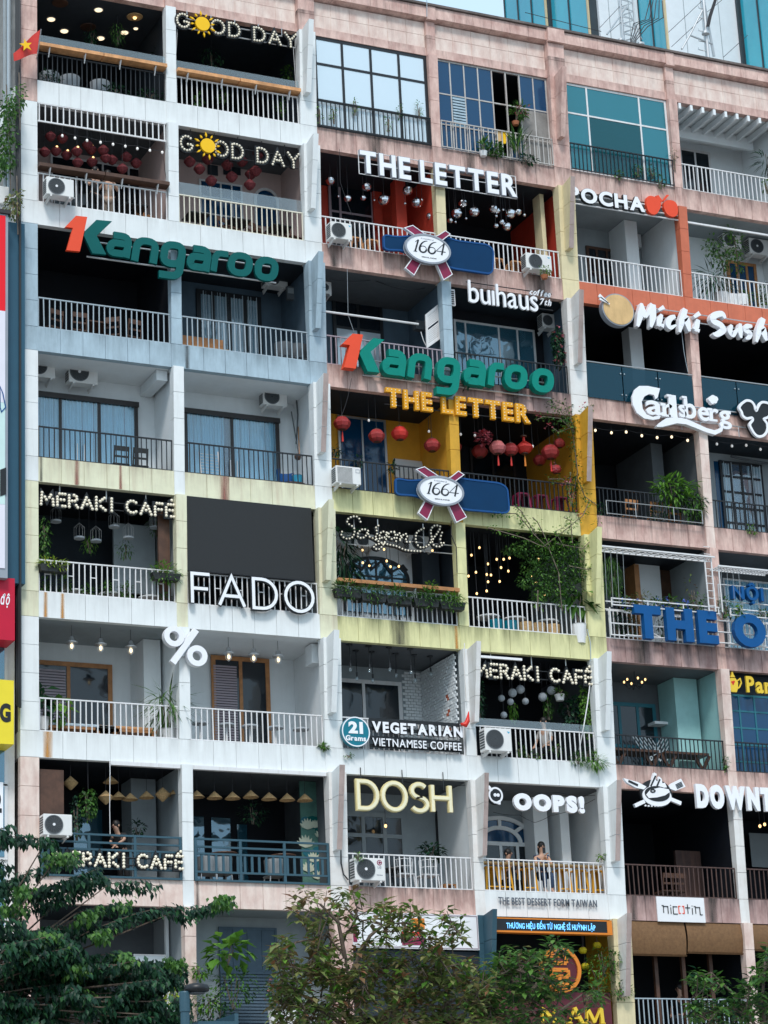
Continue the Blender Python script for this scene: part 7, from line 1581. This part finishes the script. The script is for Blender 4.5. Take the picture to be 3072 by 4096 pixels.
def person(head, label, rz, arms, shirt, trousers, sit=False, bend=0., sleeves=True, hair='short', phone=None, tilt=0.):
    """head = world point of the head centre; figure faces -Y before turning by rz; arms = ((elbow),(wrist)) left and right in figure space from the pelvis"""
    T = thing('person',(0,0,0),label,'person')
    b = bend; sp = lambda h: Vector((0,-sin(b)*h,cos(b)*h))
    pel = Vector((0,0,0)); wa = sp(.17); ch = sp(.36); nk = sp(.50); hd = sp(.56)+Vector((0,-.02,.03)); hc = hd+Vector((0,-.02,.09)); top = hc+Vector((0,.0,.07))
    V = [pel,wa,ch,nk,hd,hc,top]; Ed = [(0,1),(1,2),(2,3),(3,4),(4,5),(5,6)]; Rr = [(.13,.095),(.115,.085),(.145,.095),(.05,.05),(.065,.07),(.078,.092),(.055,.065)]
    for s,(el,wr) in zip((-1,1),arms):
        sh = ch+Vector((s*.17,0,.07)); el = Vector(el); wr = Vector(wr); n = len(V); V += [sh,el,wr]; Ed += [(2,n),(n,n+1),(n+1,n+2)]; Rr += [.052,.038,.026]
        d = (wr-el).normalized(); side = d.cross(Vector((0,0,1))); side = side.normalized() if side.length > .1 else Vector((1,0,0)); pal = wr+d*.07
        V.append(pal); Ed.append((n+2,n+3)); Rr.append((.034,.016)); dn = side.cross(d)
        for f in range(4):
            a = pal+side*(.024*(f-1.5)*.9); k = (.9,1.05,1.,.8)[f]; b1 = a+d*.035*k-dn*.006; b2 = b1+d*.03*k-dn*.018; m_ = len(V); V += [b1,b2]; Ed += [(n+3,m_),(m_,m_+1)]; Rr += [.009,.008]
        th = wr+d*.03+side*.04; m_ = len(V); V += [th,th+d*.03]; Ed += [(n+2,m_),(m_,m_+1)]; Rr += [.011,.009]
    legs = []
    for s in (-1,1):
        hp = Vector((s*.085,0,-.05))
        if sit: kn = Vector((s*.10,-.40,-.08)); an = Vector((s*.09,-.36,-.48)); to = Vector((s*.09,-.50,-.53))
        else: kn = Vector((s*.09,-.02,-.45)); an = Vector((s*.085,.02,-.84)); to = Vector((s*.09,-.13,-.88))
        n = len(V); V += [hp,kn,an,to]; Ed += [(0,n),(n,n+1),(n+1,n+2),(n+2,n+3)]; Rr += [.085,.056,.038,(.038,.028)]; legs.append((hp,kn,an))
    body = skinmesh(V,Ed,Rr,'body','skin',T,pel)
    sv = [pel+Vector((0,0,-.02)),wa,ch,nk-Vector((0,0,.035))]; se = [(0,1),(1,2),(2,3)]; sr = [(.142,.108),(.128,.098),(.158,.108),(.07,.066)]
    for s,(el,wr) in zip((-1,1),arms):
        sh = ch+Vector((s*.17,0,.07)); e = sh.lerp(Vector(el),.75 if sleeves else .1); n = len(sv); sv += [sh,e]; se += [(2,n),(n,n+1)]; sr += [.06,.054]
    skinmesh(sv,se,sr,'shirt',shirt,T,pel)
    tv = [Vector((0,0,-.0))]; te = []; tr = [(.145,.112)]
    for hp,kn,an in legs: n = len(tv); tv += [hp,kn,an+Vector((0,0,.04))]; te += [(0,n),(n,n+1),(n+1,n+2)]; tr += [.095,.068,.055]
    skinmesh(tv,te,tr,'trousers',trousers,T,pel)
    h = MB(); h.ball(hc+Vector((0,.018,.028)),.098,12,8,1.08)
    if hair == 'long': h.tube([hc+Vector((0,.05,.03)),hc+Vector((0,.085,-.10)),hc+Vector((0,.09,-.26))],[.085,.08,.03],9)
    h.build('hair','hair_black',T,smooth=True)
    f = MB(); f.tube([hc+Vector((0,-.092,.012)),hc+Vector((0,-.112,-.022)),hc+Vector((0,-.09,-.028))],[.008,.013,.01],6).build('nose','skin',T,smooth=True)
    for s in (-1,1): MB().ball(hc+Vector((s*.03,-.083,.012)),.010,8,6).build('eye','hair_black',T); MB().ball(hc+Vector((s*.082,.005,-.01)),.022,8,6,1.3).build('ear','skin',T,smooth=True)
    MB().box(-.022,.022,hc.y-.088,hc.y-.078,hc.z-.052,hc.z-.044).build('mouth','ribbon_red',T)
    T.rotation_euler = (0,0,rz); T.location = Vector(head)-Matrix.Rotation(rz,3,'Z') @ hc; return T
UPARM = (((-.24,-.10,.20),(-.10,-.24,.40)),((.24,-.10,.20),(.10,-.24,.40)))
LEAN = (((-.22,-.22,.22),(-.12,-.46,.12)),((.22,-.2,.22),(.16,-.46,.12)))
REST = (((-.24,-.06,.16),(-.16,-.26,.02)),((.24,-.06,.16),(.16,-.26,.02)))
person(q('L1',487,872,.5),'person in dark clothes with hands at the face, behind the dark wooden bar',.3,UPARM,'cloth_black','cloth_black',hair='long'); person(q('L1',550,890,.55),'person in beige clothes, right of the one in dark clothes behind the dark wooden bar',-.2,UPARM,'cloth_beige','cloth_beige')
person(q('LE',590,385,.55),'man in a black shirt leaning forward over the teal railing above the left tree',-.9,(((-.2,-.26,.22),(.06,-.46,.10)),((.2,-.30,.24),(.12,-.52,.10))),'cloth_black','cloth_black',bend=.55)
W_ = person(q('MG',1215,512,.5),'woman in a dark tank top looking at a phone, sitting on a yellow bar stool',-.15,(((-.20,-.16,.16),(-.03,-.28,.38)),((.22,-.14,.14),(.05,-.26,.30))),'cloth_denim','cloth_denim',sit=True,sleeves=False,hair='long')
P = q('MG',1229,533,.22); T = tag(MB().box(P.x-.035,P.x+.035,P.y-.006,P.y+.006,P.z-.07,P.z+.07).build('phone','sign_black'),'black phone held up by the woman in the tank top','phone')
person(q('MG',1040,550,.9),'person in black sitting in shade left of the woman with the phone',.4,UPARM,'cloth_black','cloth_black',sit=True)
person(q('MF',1274,536,.6),'person with short dark hair and a pale shirt sitting below the paper globes',-1.1,REST,'cloth_pale','cloth_black',sit=True)
person(q('RI',860,1948,1.0),'dim person sitting in the dark balcony of the bamboo blinds',-.9,REST,'cloth_black','cloth_black',sit=True)
# ------------------------------------------------------------------ painted lotus screen on the side of the cone lamp balcony
paint('mural_green', (.10,.24,.20), .7, .2, .2, (.02,.08,.05)); paint('petal_white', (.62,.66,.52), .7, .08, 0, bump=0)
Y = 1.0; a = q('LE',1535,345,Y); b_ = q('LE',1660,345,Y); R = thing('painted_screen',((a.x+b_.x)/2,Y,fl(6)),'painted screen of white lotus flowers and green leaves at the end of the teal railing','screen')
MB().box(a.x,7.28,Y,Y+.04,fl(6),zc(6)).build('panel','mural_green',R); g = random.Random(4)
for x,y,s in ((1570,380,.28),(1608,380,.2),(1560,470,.32),(1600,550,.26),(1640,430,.24),(1575,600,.26),(1620,640,.22)):
    C = q('LE',x,y,Y-.01); m = MB()
    for i in range(7): an = pi/2+(i-3)*.36; m.ribbon([(C.x,C.z-s*.4),(C.x+.5*s*cos(an),C.z-s*.4+.55*s*sin(an)),(C.x+s*.8*cos(an),C.z-s*.4+.95*s*sin(an))],[s*.05,s*.15,.005],Y-.014-.002*i,Y)
    m.build('lotus','petal_white',R)
for i in range(14): C = q('LE',g.uniform(1545,1655),g.uniform(340,680),Y-.01); r_ = g.uniform(.1,.24); MB().prism([(C.x+r_*cos(2*pi*j/12)*.9,C.z+r_*.7*sin(2*pi*j/12)) for j in range(12)],Y-.008-.0004*i,Y,'y').build('lotus_leaf','teal_door' if i%2 else 'sign_green_deep',R)
# ------------------------------------------------------------------ street lamp
P = q('LJ',945,1000,-18); T = thing('street_lamp',(P.x,-18,-31.47),'dark street lamp with a flat round head in front of the trees','street lamp')
PH = q('LJ',1003,833,-18); k = pxm('LJ',1003,833,-18); top = q('LJ',940,850,-18).z
MB().tube([(P.x,-18,-31.47),(P.x,-18,top)],[.09,.068],12).build('post','teal_metal',T); MB().lathe([(.08,-.3),(.08,-.02),(.07,0)],(P.x,-18,top),12).build('post_cap','teal_metal',T)
rl = 62*k; h_ = MB().lathe([(rl*.5,-.07),(rl*.95,-.05),(rl,-.01),(rl*.9,.04),(rl*.4,.07)],(PH.x,-18,PH.z),24).build('lamp_head','black_metal',T,smooth=True); MB().lathe([(rl*.62,-.085),(rl*.66,-.072)],(PH.x,-18,PH.z),20).build('lens','mid_grey',T)
MB().tube([(P.x,-18,top-.05),(P.x+.12,-18,top+.04),(PH.x-.2*rl,-18,PH.z-.03)],.035,8).build('arm','teal_metal',T)
P2 = q('LJ',1000,1005,-17.8); P3 = q('LJ',1205,1005,-17.8); R = tag(MB().box(P2.x,P3.x,-17.9,-16.5,P2.z-.06,P2.z).box(P3.x-.06,P3.x,-17.9,-16.5,P2.z,P2.z+.12).build('canopy_roof','teal_metal'),'blue metal canopy edge at the foot of the lamp post','canopy')
# ------------------------------------------------------------------ neighbour at the left with its signs
NB = thing('neighbour_building',(-6,5,-31.5),'white building with cyan windows at the left edge, carrying signs','building')
xr = q('FU',31.5,1450,.2).x; ztop = q('FU',40,475,.2).z
MB().box(-14,xr,.2,9,-31.4,ztop-.4).build('wall','white_worn',NB)
paint('panel_teal',(.018,.085,.14),.5,.05,.1,(.01,.04,.06)); paint('mint',(.58,.76,.74),.5,.04,0,bump=0); paint('poster_red',(.80,.0,.012),.45,.02,0,bump=0); paint('poster_white',(.74,.72,.80),.45,.02,0,bump=0); paint('sign_crimson',(.52,.0,.03),.45,.03,0,bump=0); paint('sign_yellow',(.82,.66,.03),.45,.03,0,bump=0)
for y0,y1 in ((1290,1370),(1600,1690),(1380,1465),(1700,1850),(1870,2000)):
    a = q('FU',-40,y1,.19); b_ = q('FU',8,y0,.19); f = MB().box(a.x-1,b_.x+.08,.15,.21,a.z-.06,b_.z+.06).build('window','white_metal',NB); MB().box(a.x-.9,b_.x,.13,.15,a.z,b_.z).build('pane','pane_sky',f)
a = q('FU',-60,1252,-.25); b_ = q('FU',53.5,484,-.25); T = tag(MB().box(a.x,b_.x,-.25,.15,a.z,b_.z).build('cladding_panel','panel_teal'),'tall dark blue cladding panel behind the big poster at the left edge','cladding')
a = q('FU',-60,1242,-.7); b_ = q('FU',18,463,-.7); R = thing('poster_board',((a.x+b_.x)/2,-.7,a.z),'tall lit poster, red above white and mint, cut by the left edge','poster')
zz = lambda y: q('FU',10,y,-.7).z
MB().box(a.x,b_.x,-.68,-.26,a.z,b_.z).build('box','letter_side',R); MB().box(a.x,b_.x+.05,-.74,-.26,b_.z+.002,b_.z+.10).build('top_cap','dark_frame',R)
for nm,y0,y1,mt in (('red_field',466,672,'poster_red'),('white_field',672,870,'poster_white'),('mint_field',870,1090,'mint'),('lower_white_field',1090,1228,'poster_white')): MB().box(a.x,b_.x-.07,-.70,-.685,zz(y1)+.004,zz(y0)).build(nm,mt,R)
for pts,mt in ((((0,835),(6,850),(12,880),(3,890),(0,880)),'sky_line'),(((0,1015),(13,1010),(13,1068),(0,1072)),'sign_black')):
    if mt == 'sky_line': p_ = [q('FU',x,y,-.7) for x,y in pts]; MB().ribbon([(p.x,p.z) for p in p_],.012,-.712,-.70,closed=True).build('drawn_outline','sign_blue',R)
    else: p_ = [q('FU',x,y,-.7) for x,y in pts]; MB().prism([(p.x,p.z) for p in p_],-.714,-.702,'y').build('black_block',mt,R)
a = q('FU',-60,1377,-.5); b_ = q('FU',32,1250,-.5); R = thing('sign_board',((a.x+b_.x)/2,-.5,a.z),'red sign with white script letters at the left edge','sign'); MB().box(a.x,b_.x,-.5,.15,a.z,b_.z).build('board','sign_crimson',R)
X0,X1,z0,z1 = frame('FU',1,1306,1290,21,-.5); font_sign(R,'độ',X0,X1,z0,(z1-z0),-.51,.02,'sign_white',off=.02,shear=.25,capch='o',gap=.04)
a = q('FU',-60,1603,-.5); b_ = q('FU',30,1470,-.5); R = thing('sign_board',((a.x+b_.x)/2,-.5,a.z),'yellow sign with a black letter at the left edge','sign'); MB().box(a.x,b_.x,-.5,.15,a.z,b_.z).build('board','sign_yellow',R)
X0,X1,z0,z1 = frame('FU',-1,1559,1519,23,-.5); font_sign(R,'G',X0,X1,z0,z1-z0,-.51,.02,'sign_black',off=.055)
a = q('FU',-60,1790,.05); b_ = q('FU',7,1690,.05); R = thing('banner',((a.x+b_.x)/2,.05,a.z),'white banner with a black numeral at the left edge','banner'); MB().box(a.x,b_.x,.05,.1,a.z,b_.z).build('cloth','sign_white',R); X0,X1,z0,z1 = frame('FU',-14,1755,1712,4,.04); font_sign(R,'2',X0,X1,z0,z1-z0,.045,.012,'sign_black',off=.04)
# pipes and plants on the side wall above it
for i,(x0,x1,r,mt) in enumerate(((20,22,.05,'grey_wall'),(35,36,.05,'grey_metal'),(66,68,.035,'black_metal'),(72,74,.035,'black_metal'),(78,80,.03,'black_metal'))):
    a = qX('FU',x0*.54,-60,-.52); b_ = qX('FU',x1*.54,480,-.52); T = tag(MB().tube([(-.52,a.y,a.z),(-.52,b_.y,b_.z),(-.52,b_.y,b_.z-12)],r,8).build('drain_pipe',mt),'%s pipe running down the side wall at the top left' % ('pale' if i < 2 else 'black'),'pipe','pale side wall pipes' if i < 2 else 'black side wall pipes')
for x,y,r,lb in ((14,345,.45,'green creeper on the side wall beside the lanterns'),(35,215,.35,'green creeper on the side wall left of the flag'),(14,310,.5,'dark creeper hanging on the side wall above the turned outdoor unit'),(8,240,.4,'pale creeper at the left edge near the flag'),(12,268,.45,'thick creeper at the left edge below the white pipe'),(30,440,.35,'dry creeper above the big poster')):
    P = qX('FU',x,y,-.7); T = thing('creeper',P,lb,'creeper'); m = MB(); blob(m,P,(.2,r*1.6,r),int(330*r),.12,.07,.6); m.build('foliage','leaf_mid' if y != 440 else 'leaf_brown',T); MB().tube([P+Vector((.1,0,-.8)),P+Vector((.1,.1,.8))],.015,4).build('stem','twig',T)
# ------------------------------------------------------------------ glass towers behind and masts on the roof
paint('tower_white',(.74,.77,.80),.5,.03,.1,(.5,.52,.55),0); paint('tower_dark',(.03,.045,.055),.5,.1,0,bump=0); paint('tower_gold',(.62,.50,.30),.5,.05,0,bump=0)
paint('tower_glass',(.03,.42,.52),.08,.1,0,bump=0,spec=1.0,scale=.15,c2=(.02,.30,.42))
TW = thing('office_tower',(40,70,-31),'tall office tower of cyan glass strips and white panels behind the roof','building')
Y = 72.; X = q('FU',1091,20,Y).x; y_ref = 60
strips = [('g',1182),('d',1193),('g',1273),('d',1292),('w',1382),('g',1439),('w',1592),('d',1603),('g',1720),('w',1800)]
zb, ztop2 = -31.5, 75
for i,(t,px) in enumerate(strips):
    if t == 'g':
        Y2 = qX('FU',px,y_ref,X).y
        MB().box(X,X+.2,Y2,Y,zb,ztop2).build('glass_wall','tower_glass',TW); m = MB()
        zl = 0.
        while zl < 40: m.box(X-.06,X,Y2,Y,zl,zl+.09); zl += 2.1
        n = max(2,round((Y-Y2)/1.9))
        for j in range(n+1): yy = Y2+(Y-Y2)*j/n; m.box(X-.07,X-.001,yy-.05,yy+.05,zb,ztop2)
        m.build('mullion','tower_dark',TW); MB().box(X-.10,X+.06,Y2-.16,Y2-.02,zb,ztop2).build('edge_strip','tower_gold',TW); Y = Y2
    else:
        d = ray(*s_('FU',px,y_ref)); t_ = (Y-.16-CAM.y)/d.y; X2 = (CAM+d*t_).x
        MB().box(X,X2,Y-.2,Y-.003,zb,ztop2).build('panel_wall' if t == 'w' else 'dark_return','tower_white' if t == 'w' else 'tower_dark',TW)
        if t == 'w':
            m = MB()
            for j in range(1,4): xx = X+(X2-X)*j/4; m.box(xx-.02,xx+.02,Y-.215,Y-.2,zb,ztop2)
            m.build('panel_joint','grey_wall',TW)
        X = X2; Y = Y-.2
def wpt(x,y,Y): return q('T3',x,y,Y)
Yr = 1.6
R = thing('lattice_mast',wpt(715,270,Yr),'triangular lattice mast with black cables on the roof, left of the other mast','mast')
def zl_(x,y): p = wpt(x,y,Yr); return p
b0 = [Vector((dx,dy,0)) for dx,dy in ((-.22,0),(.25,.05),(.03,.35))]; base = wpt(717,300,Yr); base.z = 3.9; 
for d in b0: MB().tube([base+d,base+d+Vector((0,0,4))],.032,6).build('mast_leg','steel',R)
m = MB()
for i in range(14):
    for a,b_ in ((0,1),(1,2),(2,0)): m.tube([base+b0[a]+Vector((0,0,.28*i)),base+b0[b_]+Vector((0,0,.28*(i+1)))],.014,4); m.tube([base+b0[a]+Vector((0,0,.28*i)),base+b0[b_]+Vector((0,0,.28*i))],.012,4)
m.build('lacing','steel',R); m = MB()
for i in range(5): m.tube([base+Vector((-.05+.03*i,-.15,-.1)),base+Vector((.0+.03*i,-.18,.7)),base+Vector((-.08+.04*i,-.16,1.4)),base+Vector((.05+.12*i,-.2,1.95)),base+Vector((.45+.16*i,-.2,2.15+.05*i)),base+Vector((.7+.1*i,-.2,2.9))],.014,5)
m.build('cable','cord',R)
for dz in (1.35,): 
    for dx in (-.35,.3): MB().lathe([(.02,-.02),(.11,.0),(.11,.06),(.04,.1)],base+Vector((dx,-.1,dz)),10).build('insulator','steel',R)
for a in ((560,235),(800,270)): MB().tube([wpt(*a,Yr),base+Vector((0,0,2.6))],.03 if a[0] == 560 else .014,5).build('strut','steel',R)
R = thing('pole_mast',wpt(1235,370,Yr),'slim steel pole mast with braces on the roof at the right','mast'); base = wpt(1245,385,Yr); base.z = 3.9; tp = wpt(1215,-20,Yr)
MB().tube([base,(tp.x,Yr,tp.z)],.06,8).build('pole','steel',R); MB().tube([wpt(1290,385,Yr+.2),wpt(1225,40,Yr)],.045,8).build('brace','steel',R); MB().tube([wpt(1070,335,Yr),wpt(1130,230,Yr),wpt(1210,70,Yr)],.03,6).build('brace','steel',R); MB().tube([wpt(1125,240,Yr),wpt(1280,300,Yr)],.03,6).build('brace','steel',R)
for y in (40,105,195,265,325): MB().tube([wpt(1185,y,Yr),wpt(1185,y+14,Yr),wpt(1235,y+24,Yr)],.014,5).build('step','steel',R)
MB().lathe([(.03,-.06),(.12,-.02),(.12,.05),(.05,.09)],wpt(1233,230,Yr-.05),10).build('insulator','steel',R); m = MB()
for i in range(3): m.tube([wpt(1240+8*i,180,Yr-.1),wpt(1255+8*i,110,Yr-.1),wpt(1300+6*i,-20,Yr-.1)],.02,5)
m.build('cable','cord',R)
for (x1,y1),(x2,y2) in (((980,220),(1205,10)),((1000,320),(1210,125)),((510,190),(660,30)),((560,235),(670,140)),((1355,390),(1520,240)),((1240,85),(1345,0)),((0,85),(520,215))): tag(MB().tube([wpt(x1,y1,Yr),wpt(x2,y2,Yr)],.010,4).build('guy_wire','cord'),'thin guy wire strung across the roof','wire','guy wires on the roof')
# ------------------------------------------------------------------ trees in front
def spray(m, c, pts, Y, g, dens=1., L=.135, W=.07, spread=.15):
    P = [q(c,x,y,Y+g.uniform(-.5,.5)) for x,y in pts]; sm = []
    for a,b_ in zip(P,P[1:]):
        n = max(2,int((b_-a).length/.035*dens))
        for i in range(n):
            p = a.lerp(b_,i/n); d = (b_-a).normalized()
            for _ in range(5):
                o = Vector((g.uniform(-.5,.5)*spread,g.uniform(-1,1)*spread*1.4,g.uniform(-.75,.35)*spread))
                dd = d*g.uniform(-.1,.7)+Vector((g.uniform(-.45,.45),g.uniform(-.6,.4),g.uniform(-1.0,-.25)))
                s = g.uniform(.7,1.25); m.leaf(p+o,dd,Vector((0,-.4,1)),L*s,W*s,.3)
    return P
def lefttree():
    g = random.Random(21); Y = -15.
    SP = [[(-30,75),(60,60),(150,62),(290,88)],[(200,140),(260,175)],[(290,170),(385,165)],[(-20,310),(120,255),(250,195),(380,160)],[(160,345),(300,300),(500,225)],[(400,300),(560,262)],[(560,300),(700,290),(800,312)],[(150,420),(350,350),(540,262)],[(390,450),(500,420),(660,400)],[(395,470),(510,490)],[(480,530),(700,450),(850,415),(1000,430),(1170,382)],[(900,440),(970,480)],[(-20,430),(130,425)],[(-20,480),(130,510)],[(-20,575),(200,535),(400,530),(550,560)],[(20,640),(150,640)],[(-20,720),(250,650),(370,690)],[(400,690),(560,655),(680,690)],[(-20,790),(200,765),(430,740)],[(430,770),(700,745),(860,705),(945,725)],[(700,690),(850,760),(940,800)],[(-30,180),(40,230)],[(0,20),(50,10)],[(210,630),(300,600),(360,640)],[(-20,350),(100,340),(230,360)],[(0,620),(300,560)]]
    for i in range(62): x = g.uniform(-60,800); y = g.uniform(700,1040); SP.append([(x,y),(x+g.uniform(60,150),y-g.uniform(5,35)),(x+g.uniform(150,260),y+g.uniform(-10,25))])
    for i in range(16): x = g.uniform(-60,230); y = g.uniform(540,740); SP.append([(x,y),(x+110,y-20),(x+200,y+10)])
    T = thing('leafy_tree',q('LJ',60,1000,Y-.3)*1.0,'dark green layered tree reaching in from the lower left','tree'); T.location.z = -31.5
    m = MB(); m2 = MB(); s = MB(); hub = q('LJ',-180,900,Y)
    for i,pts in enumerate(SP):
        P = spray(m if i%3 else m,'LJ',pts,Y+g.uniform(-.8,.8),g)
        mid = hub.lerp(P[0],.5)+Vector((0,.4,.05)); s.tube([hub+Vector((0,.4,(P[0].z-hub.z)*.5)),mid,P[0]]+P[1:],[.035,.02,.012]+[.008]*(len(P)-1),4)
    for pts in ([(250,165),(390,160)],[(90,330),(140,330)],[(600,395),(655,400)],[(10,420),(125,425)],[(200,575),(280,580)],[(80,640),(150,650)],[(590,665),(660,690)],[(1110,385),(1170,380)],[(400,480),(510,430)],[(370,735),(430,745)],[(490,550),(550,560)],[(850,700),(930,710)],[(220,640),(350,650)],[(330,790),(400,800)],[(410,860),(470,880)]): spray(m2,'LJ',[(x,y-8) for x,y in pts],Y-.5,g,1.3,L=.11,spread=.17)
    m.build('crown','leaf_dark',T); m2.build('young_leaves','leaf_mid',T); s.build('limbs','bark',T); MB().tube([(hub.x,Y,-31.5),(hub.x+.1,Y,-27),hub,hub+Vector((0,0,2))],[.28,.22,.15,.06],10).build('trunk','bark',T)
lefttree()
def rosette_tree(name, label, c, pts, Y, base, mat, n_leaf=12, L=.21, W=.095, seed=1, limbs=(), mat2=None, sc=26):
    g = random.Random(seed); T = thing(name,(q(c,*base,Y).x,Y,-31.5),label,'tree'); m = MB(); m2 = MB(); s = MB(); B0 = q(c,*base,Y)
    lim = [[q(c,x,y,Y+.0) for x,y in l] for l in limbs]
    for l in lim: s.tube(l,[.04-.01*i if i < 3 else .014 for i in range(len(l))],6)
    allp = [p for l in lim for p in l]+[B0]
    for x,y in pts:
        p = q(c,x,y,Y+g.uniform(-1.2,1.2)); near = min(allp,key=lambda a:(a-p).length)
        mid = near.lerp(p,.55)+Vector((g.uniform(-.1,.1),0,g.uniform(-.18,.02))); s.tube([near,mid,p],[.016,.011,.006],4); allp.append(mid)
        for i in range(n_leaf):
            a = 2*pi*i/n_leaf+g.uniform(-.4,.4); el = g.uniform(-.5,.7); d = Vector((cos(a)*cos(el),sin(a)*cos(el),sin(el)-.15)); k = g.uniform(.65,1.2)
            (m2 if mat2 and g.random() < .16 else m).leaf(p+d*.02+Vector((0,0,g.uniform(-.12,.06))),d,Vector((0,0,1)),L*k,W*k,.2)
    m.build('crown',mat,T)
    if mat2: m2.build('fresh_leaves',mat2,T)
    s.build('limbs','bark',T); MB().tube([(B0.x,Y,-31.5),(B0.x+.05,Y,(B0.z-31.5)/2),B0],[.2,.15,.07],9).build('trunk','bark',T)
g = random.Random(9); pts = []
for _ in range(1200):
    x = g.uniform(-10,960); y = g.uniform(150,790)
    top = 210 if 60 < x < 380 else (330 if x < 60 else (230 if x < 640 else (265 if x < 850 else 450)))
    if x < 330 and 230 < y < 330 and g.random() < .3: continue
    if y < top+g.uniform(0,40): continue
    dn = .28 if y < 420 else (.44 if y < 560 else .6)
    if 380 < x < 900 and 280 < y < 455: dn = .2
    if g.random() < dn: pts.append((x,y))
pts += [(90,200),(130,180),(170,195),(230,180),(300,190),(340,185),(370,190),(80,240),(100,290),(480,250),(540,255),(600,250),(640,280),(760,270),(820,300),(500,300),(560,310)]
rosette_tree('almond_tree','brown and green broad leaved tree in the lower middle','MK',pts,-16,(450,900),'leaf_brown',seed=3,limbs=([(450,900),(330,600),(310,470),(230,380),(90,410)],[(330,560),(420,380),(480,330)],[(450,900),(560,560),(600,480),(640,540),(720,420),(790,320)],[(690,770),(760,680),(850,640),(985,605)],[(840,652),(950,690),(1000,745)],[(560,700),(640,600),(700,520)],[(310,480),(280,320),(200,240)],[(450,900),(180,680),(60,600)]),mat2='leaf_bright')
pts = []
for _ in range(700):
    x = g.uniform(900,1450); y = g.uniform(380,790); top = 430 if 960 < x < 1190 else (395 if 1180 < x < 1310 else 560)
    if x > 1300 and y < 590: continue
    if y < top+g.uniform(0,30): continue
    if x > 1180 and y > 680: dn = .07
    else: dn = .42 if x < 1220 else .26
    if g.random() < dn: pts.append((x,y))
pts += [(1230,400),(1250,390),(1275,420),(1300,430),(1210,420)]
rosette_tree('almond_tree','greener broad leaved tree right of the brown one, before the round emblem','MK',pts,-15,(1100,900),'leaf_mid',seed=4,limbs=([(1100,900),(1090,650),(1060,520)],[(1090,680),(1200,540),(1260,430)],[(1100,900),(1250,720),(1360,640)],[(690,770),(760,700),(870,665)]),mat2='leaf_brown')
pts = []
for _ in range(520):
    x = g.uniform(950,1560); y = g.uniform(1640,2240)
    top = 1800-(x-960)*.1 if x < 1220 else 2000-(x-1220)*1.25
    if x < 1240 and 1930 < y < 2030: continue
    if y < top+g.uniform(0,40): continue
    if g.random() < .40: pts.append((x,y))
rosette_tree('leafy_tree','green broad leaved tree in the lower right corner','RI',pts,-13,(1500,2350),'leaf_mid',seed=6,L=.22,W=.1,limbs=([(1500,2350),(1350,2100),(1250,1980),(1100,1830)],[(1500,2350),(1480,2000),(1500,1720)],[(1400,2150),(1150,2100),(980,2160)]),mat2='leaf_dark')

# ------------------------------------------------------------------ loose cables on the facade
def cable(c, pts, Y, r=.008, mat='cord'):
    P = [q(c,x,y,Y) for x,y in pts]; pp = []
    for a,b_ in zip(P,P[1:]):
        for i in range(6): t = i/6; v = a.lerp(b_,t); v.z -= .10*(b_-a).length*t*(1-t)*1.6; pp.append(v)
    pp.append(P[-1]); MB().tube(pp, r, 4).build('cable', mat, B)
for c,pts,Y,r,mt in (('M5',[(228,140),(232,330),(300,520)],-.06,.006,'cord'),('MA',[(225,20),(200,140),(165,240)],-.05,.006,'cord'),('M9',[(200,40),(205,300),(240,400)],-.05,.005,'steel'),('M9',[(100,95),(350,100),(560,160),(735,120)],.5,.01,'cord'),('M9',[(625,400),(640,450),(660,490)],.3,.012,'white_metal'),
 ('MB',[(800,120),(800,200),(830,270),(835,420)],-.12,.012,'cord'),('MG',[(180,170),(330,150),(480,165),(830,185)],.3,.008,'cord'),('MG',[(910,205),(1100,215),(1300,225),(1500,240)],.35,.008,'cord'),('MG',[(960,330),(1100,345),(1180,385),(1260,350),(1500,260)],.6,.007,'cord'),('RC',[(245,420),(395,445),(514,440),(640,470),(764,485),(881,480),(1010,508),(1070,520)],.25,.007,'cord'),('RC',[(1190,520),(1368,550),(1483,545),(1659,580)],.25,.007,'cord'),
 ('L1',[(300,665),(444,700),(577,725),(701,745),(830,770),(855,960)],.12,.006,'cord'),('L7',[(1510,210),(1520,330),(1512,480)],1.2,.02,'mid_grey'),('LD',[(560,820),(562,890)],-.08,.01,'white_metal'),('R6',[(1000,1180),(1020,1350),(1050,1500)],-.05,.008,'grey_metal'),('MF',[(840,100),(840,250),(850,420)],-.16,.014,'white_worn'),('RH',[(200,740),(225,850),(228,1000)],-.12,.012,'grey_metal'),('L1',[(905,150),(895,320)],-.02,.006,'white_metal'),('L1',[(1497,240),(1512,460)],-.02,.006,'white_metal'),('T2',[(765,0),(765,100)],-.22,.012,'grey_metal')): cable(c,pts,Y,r,mt)
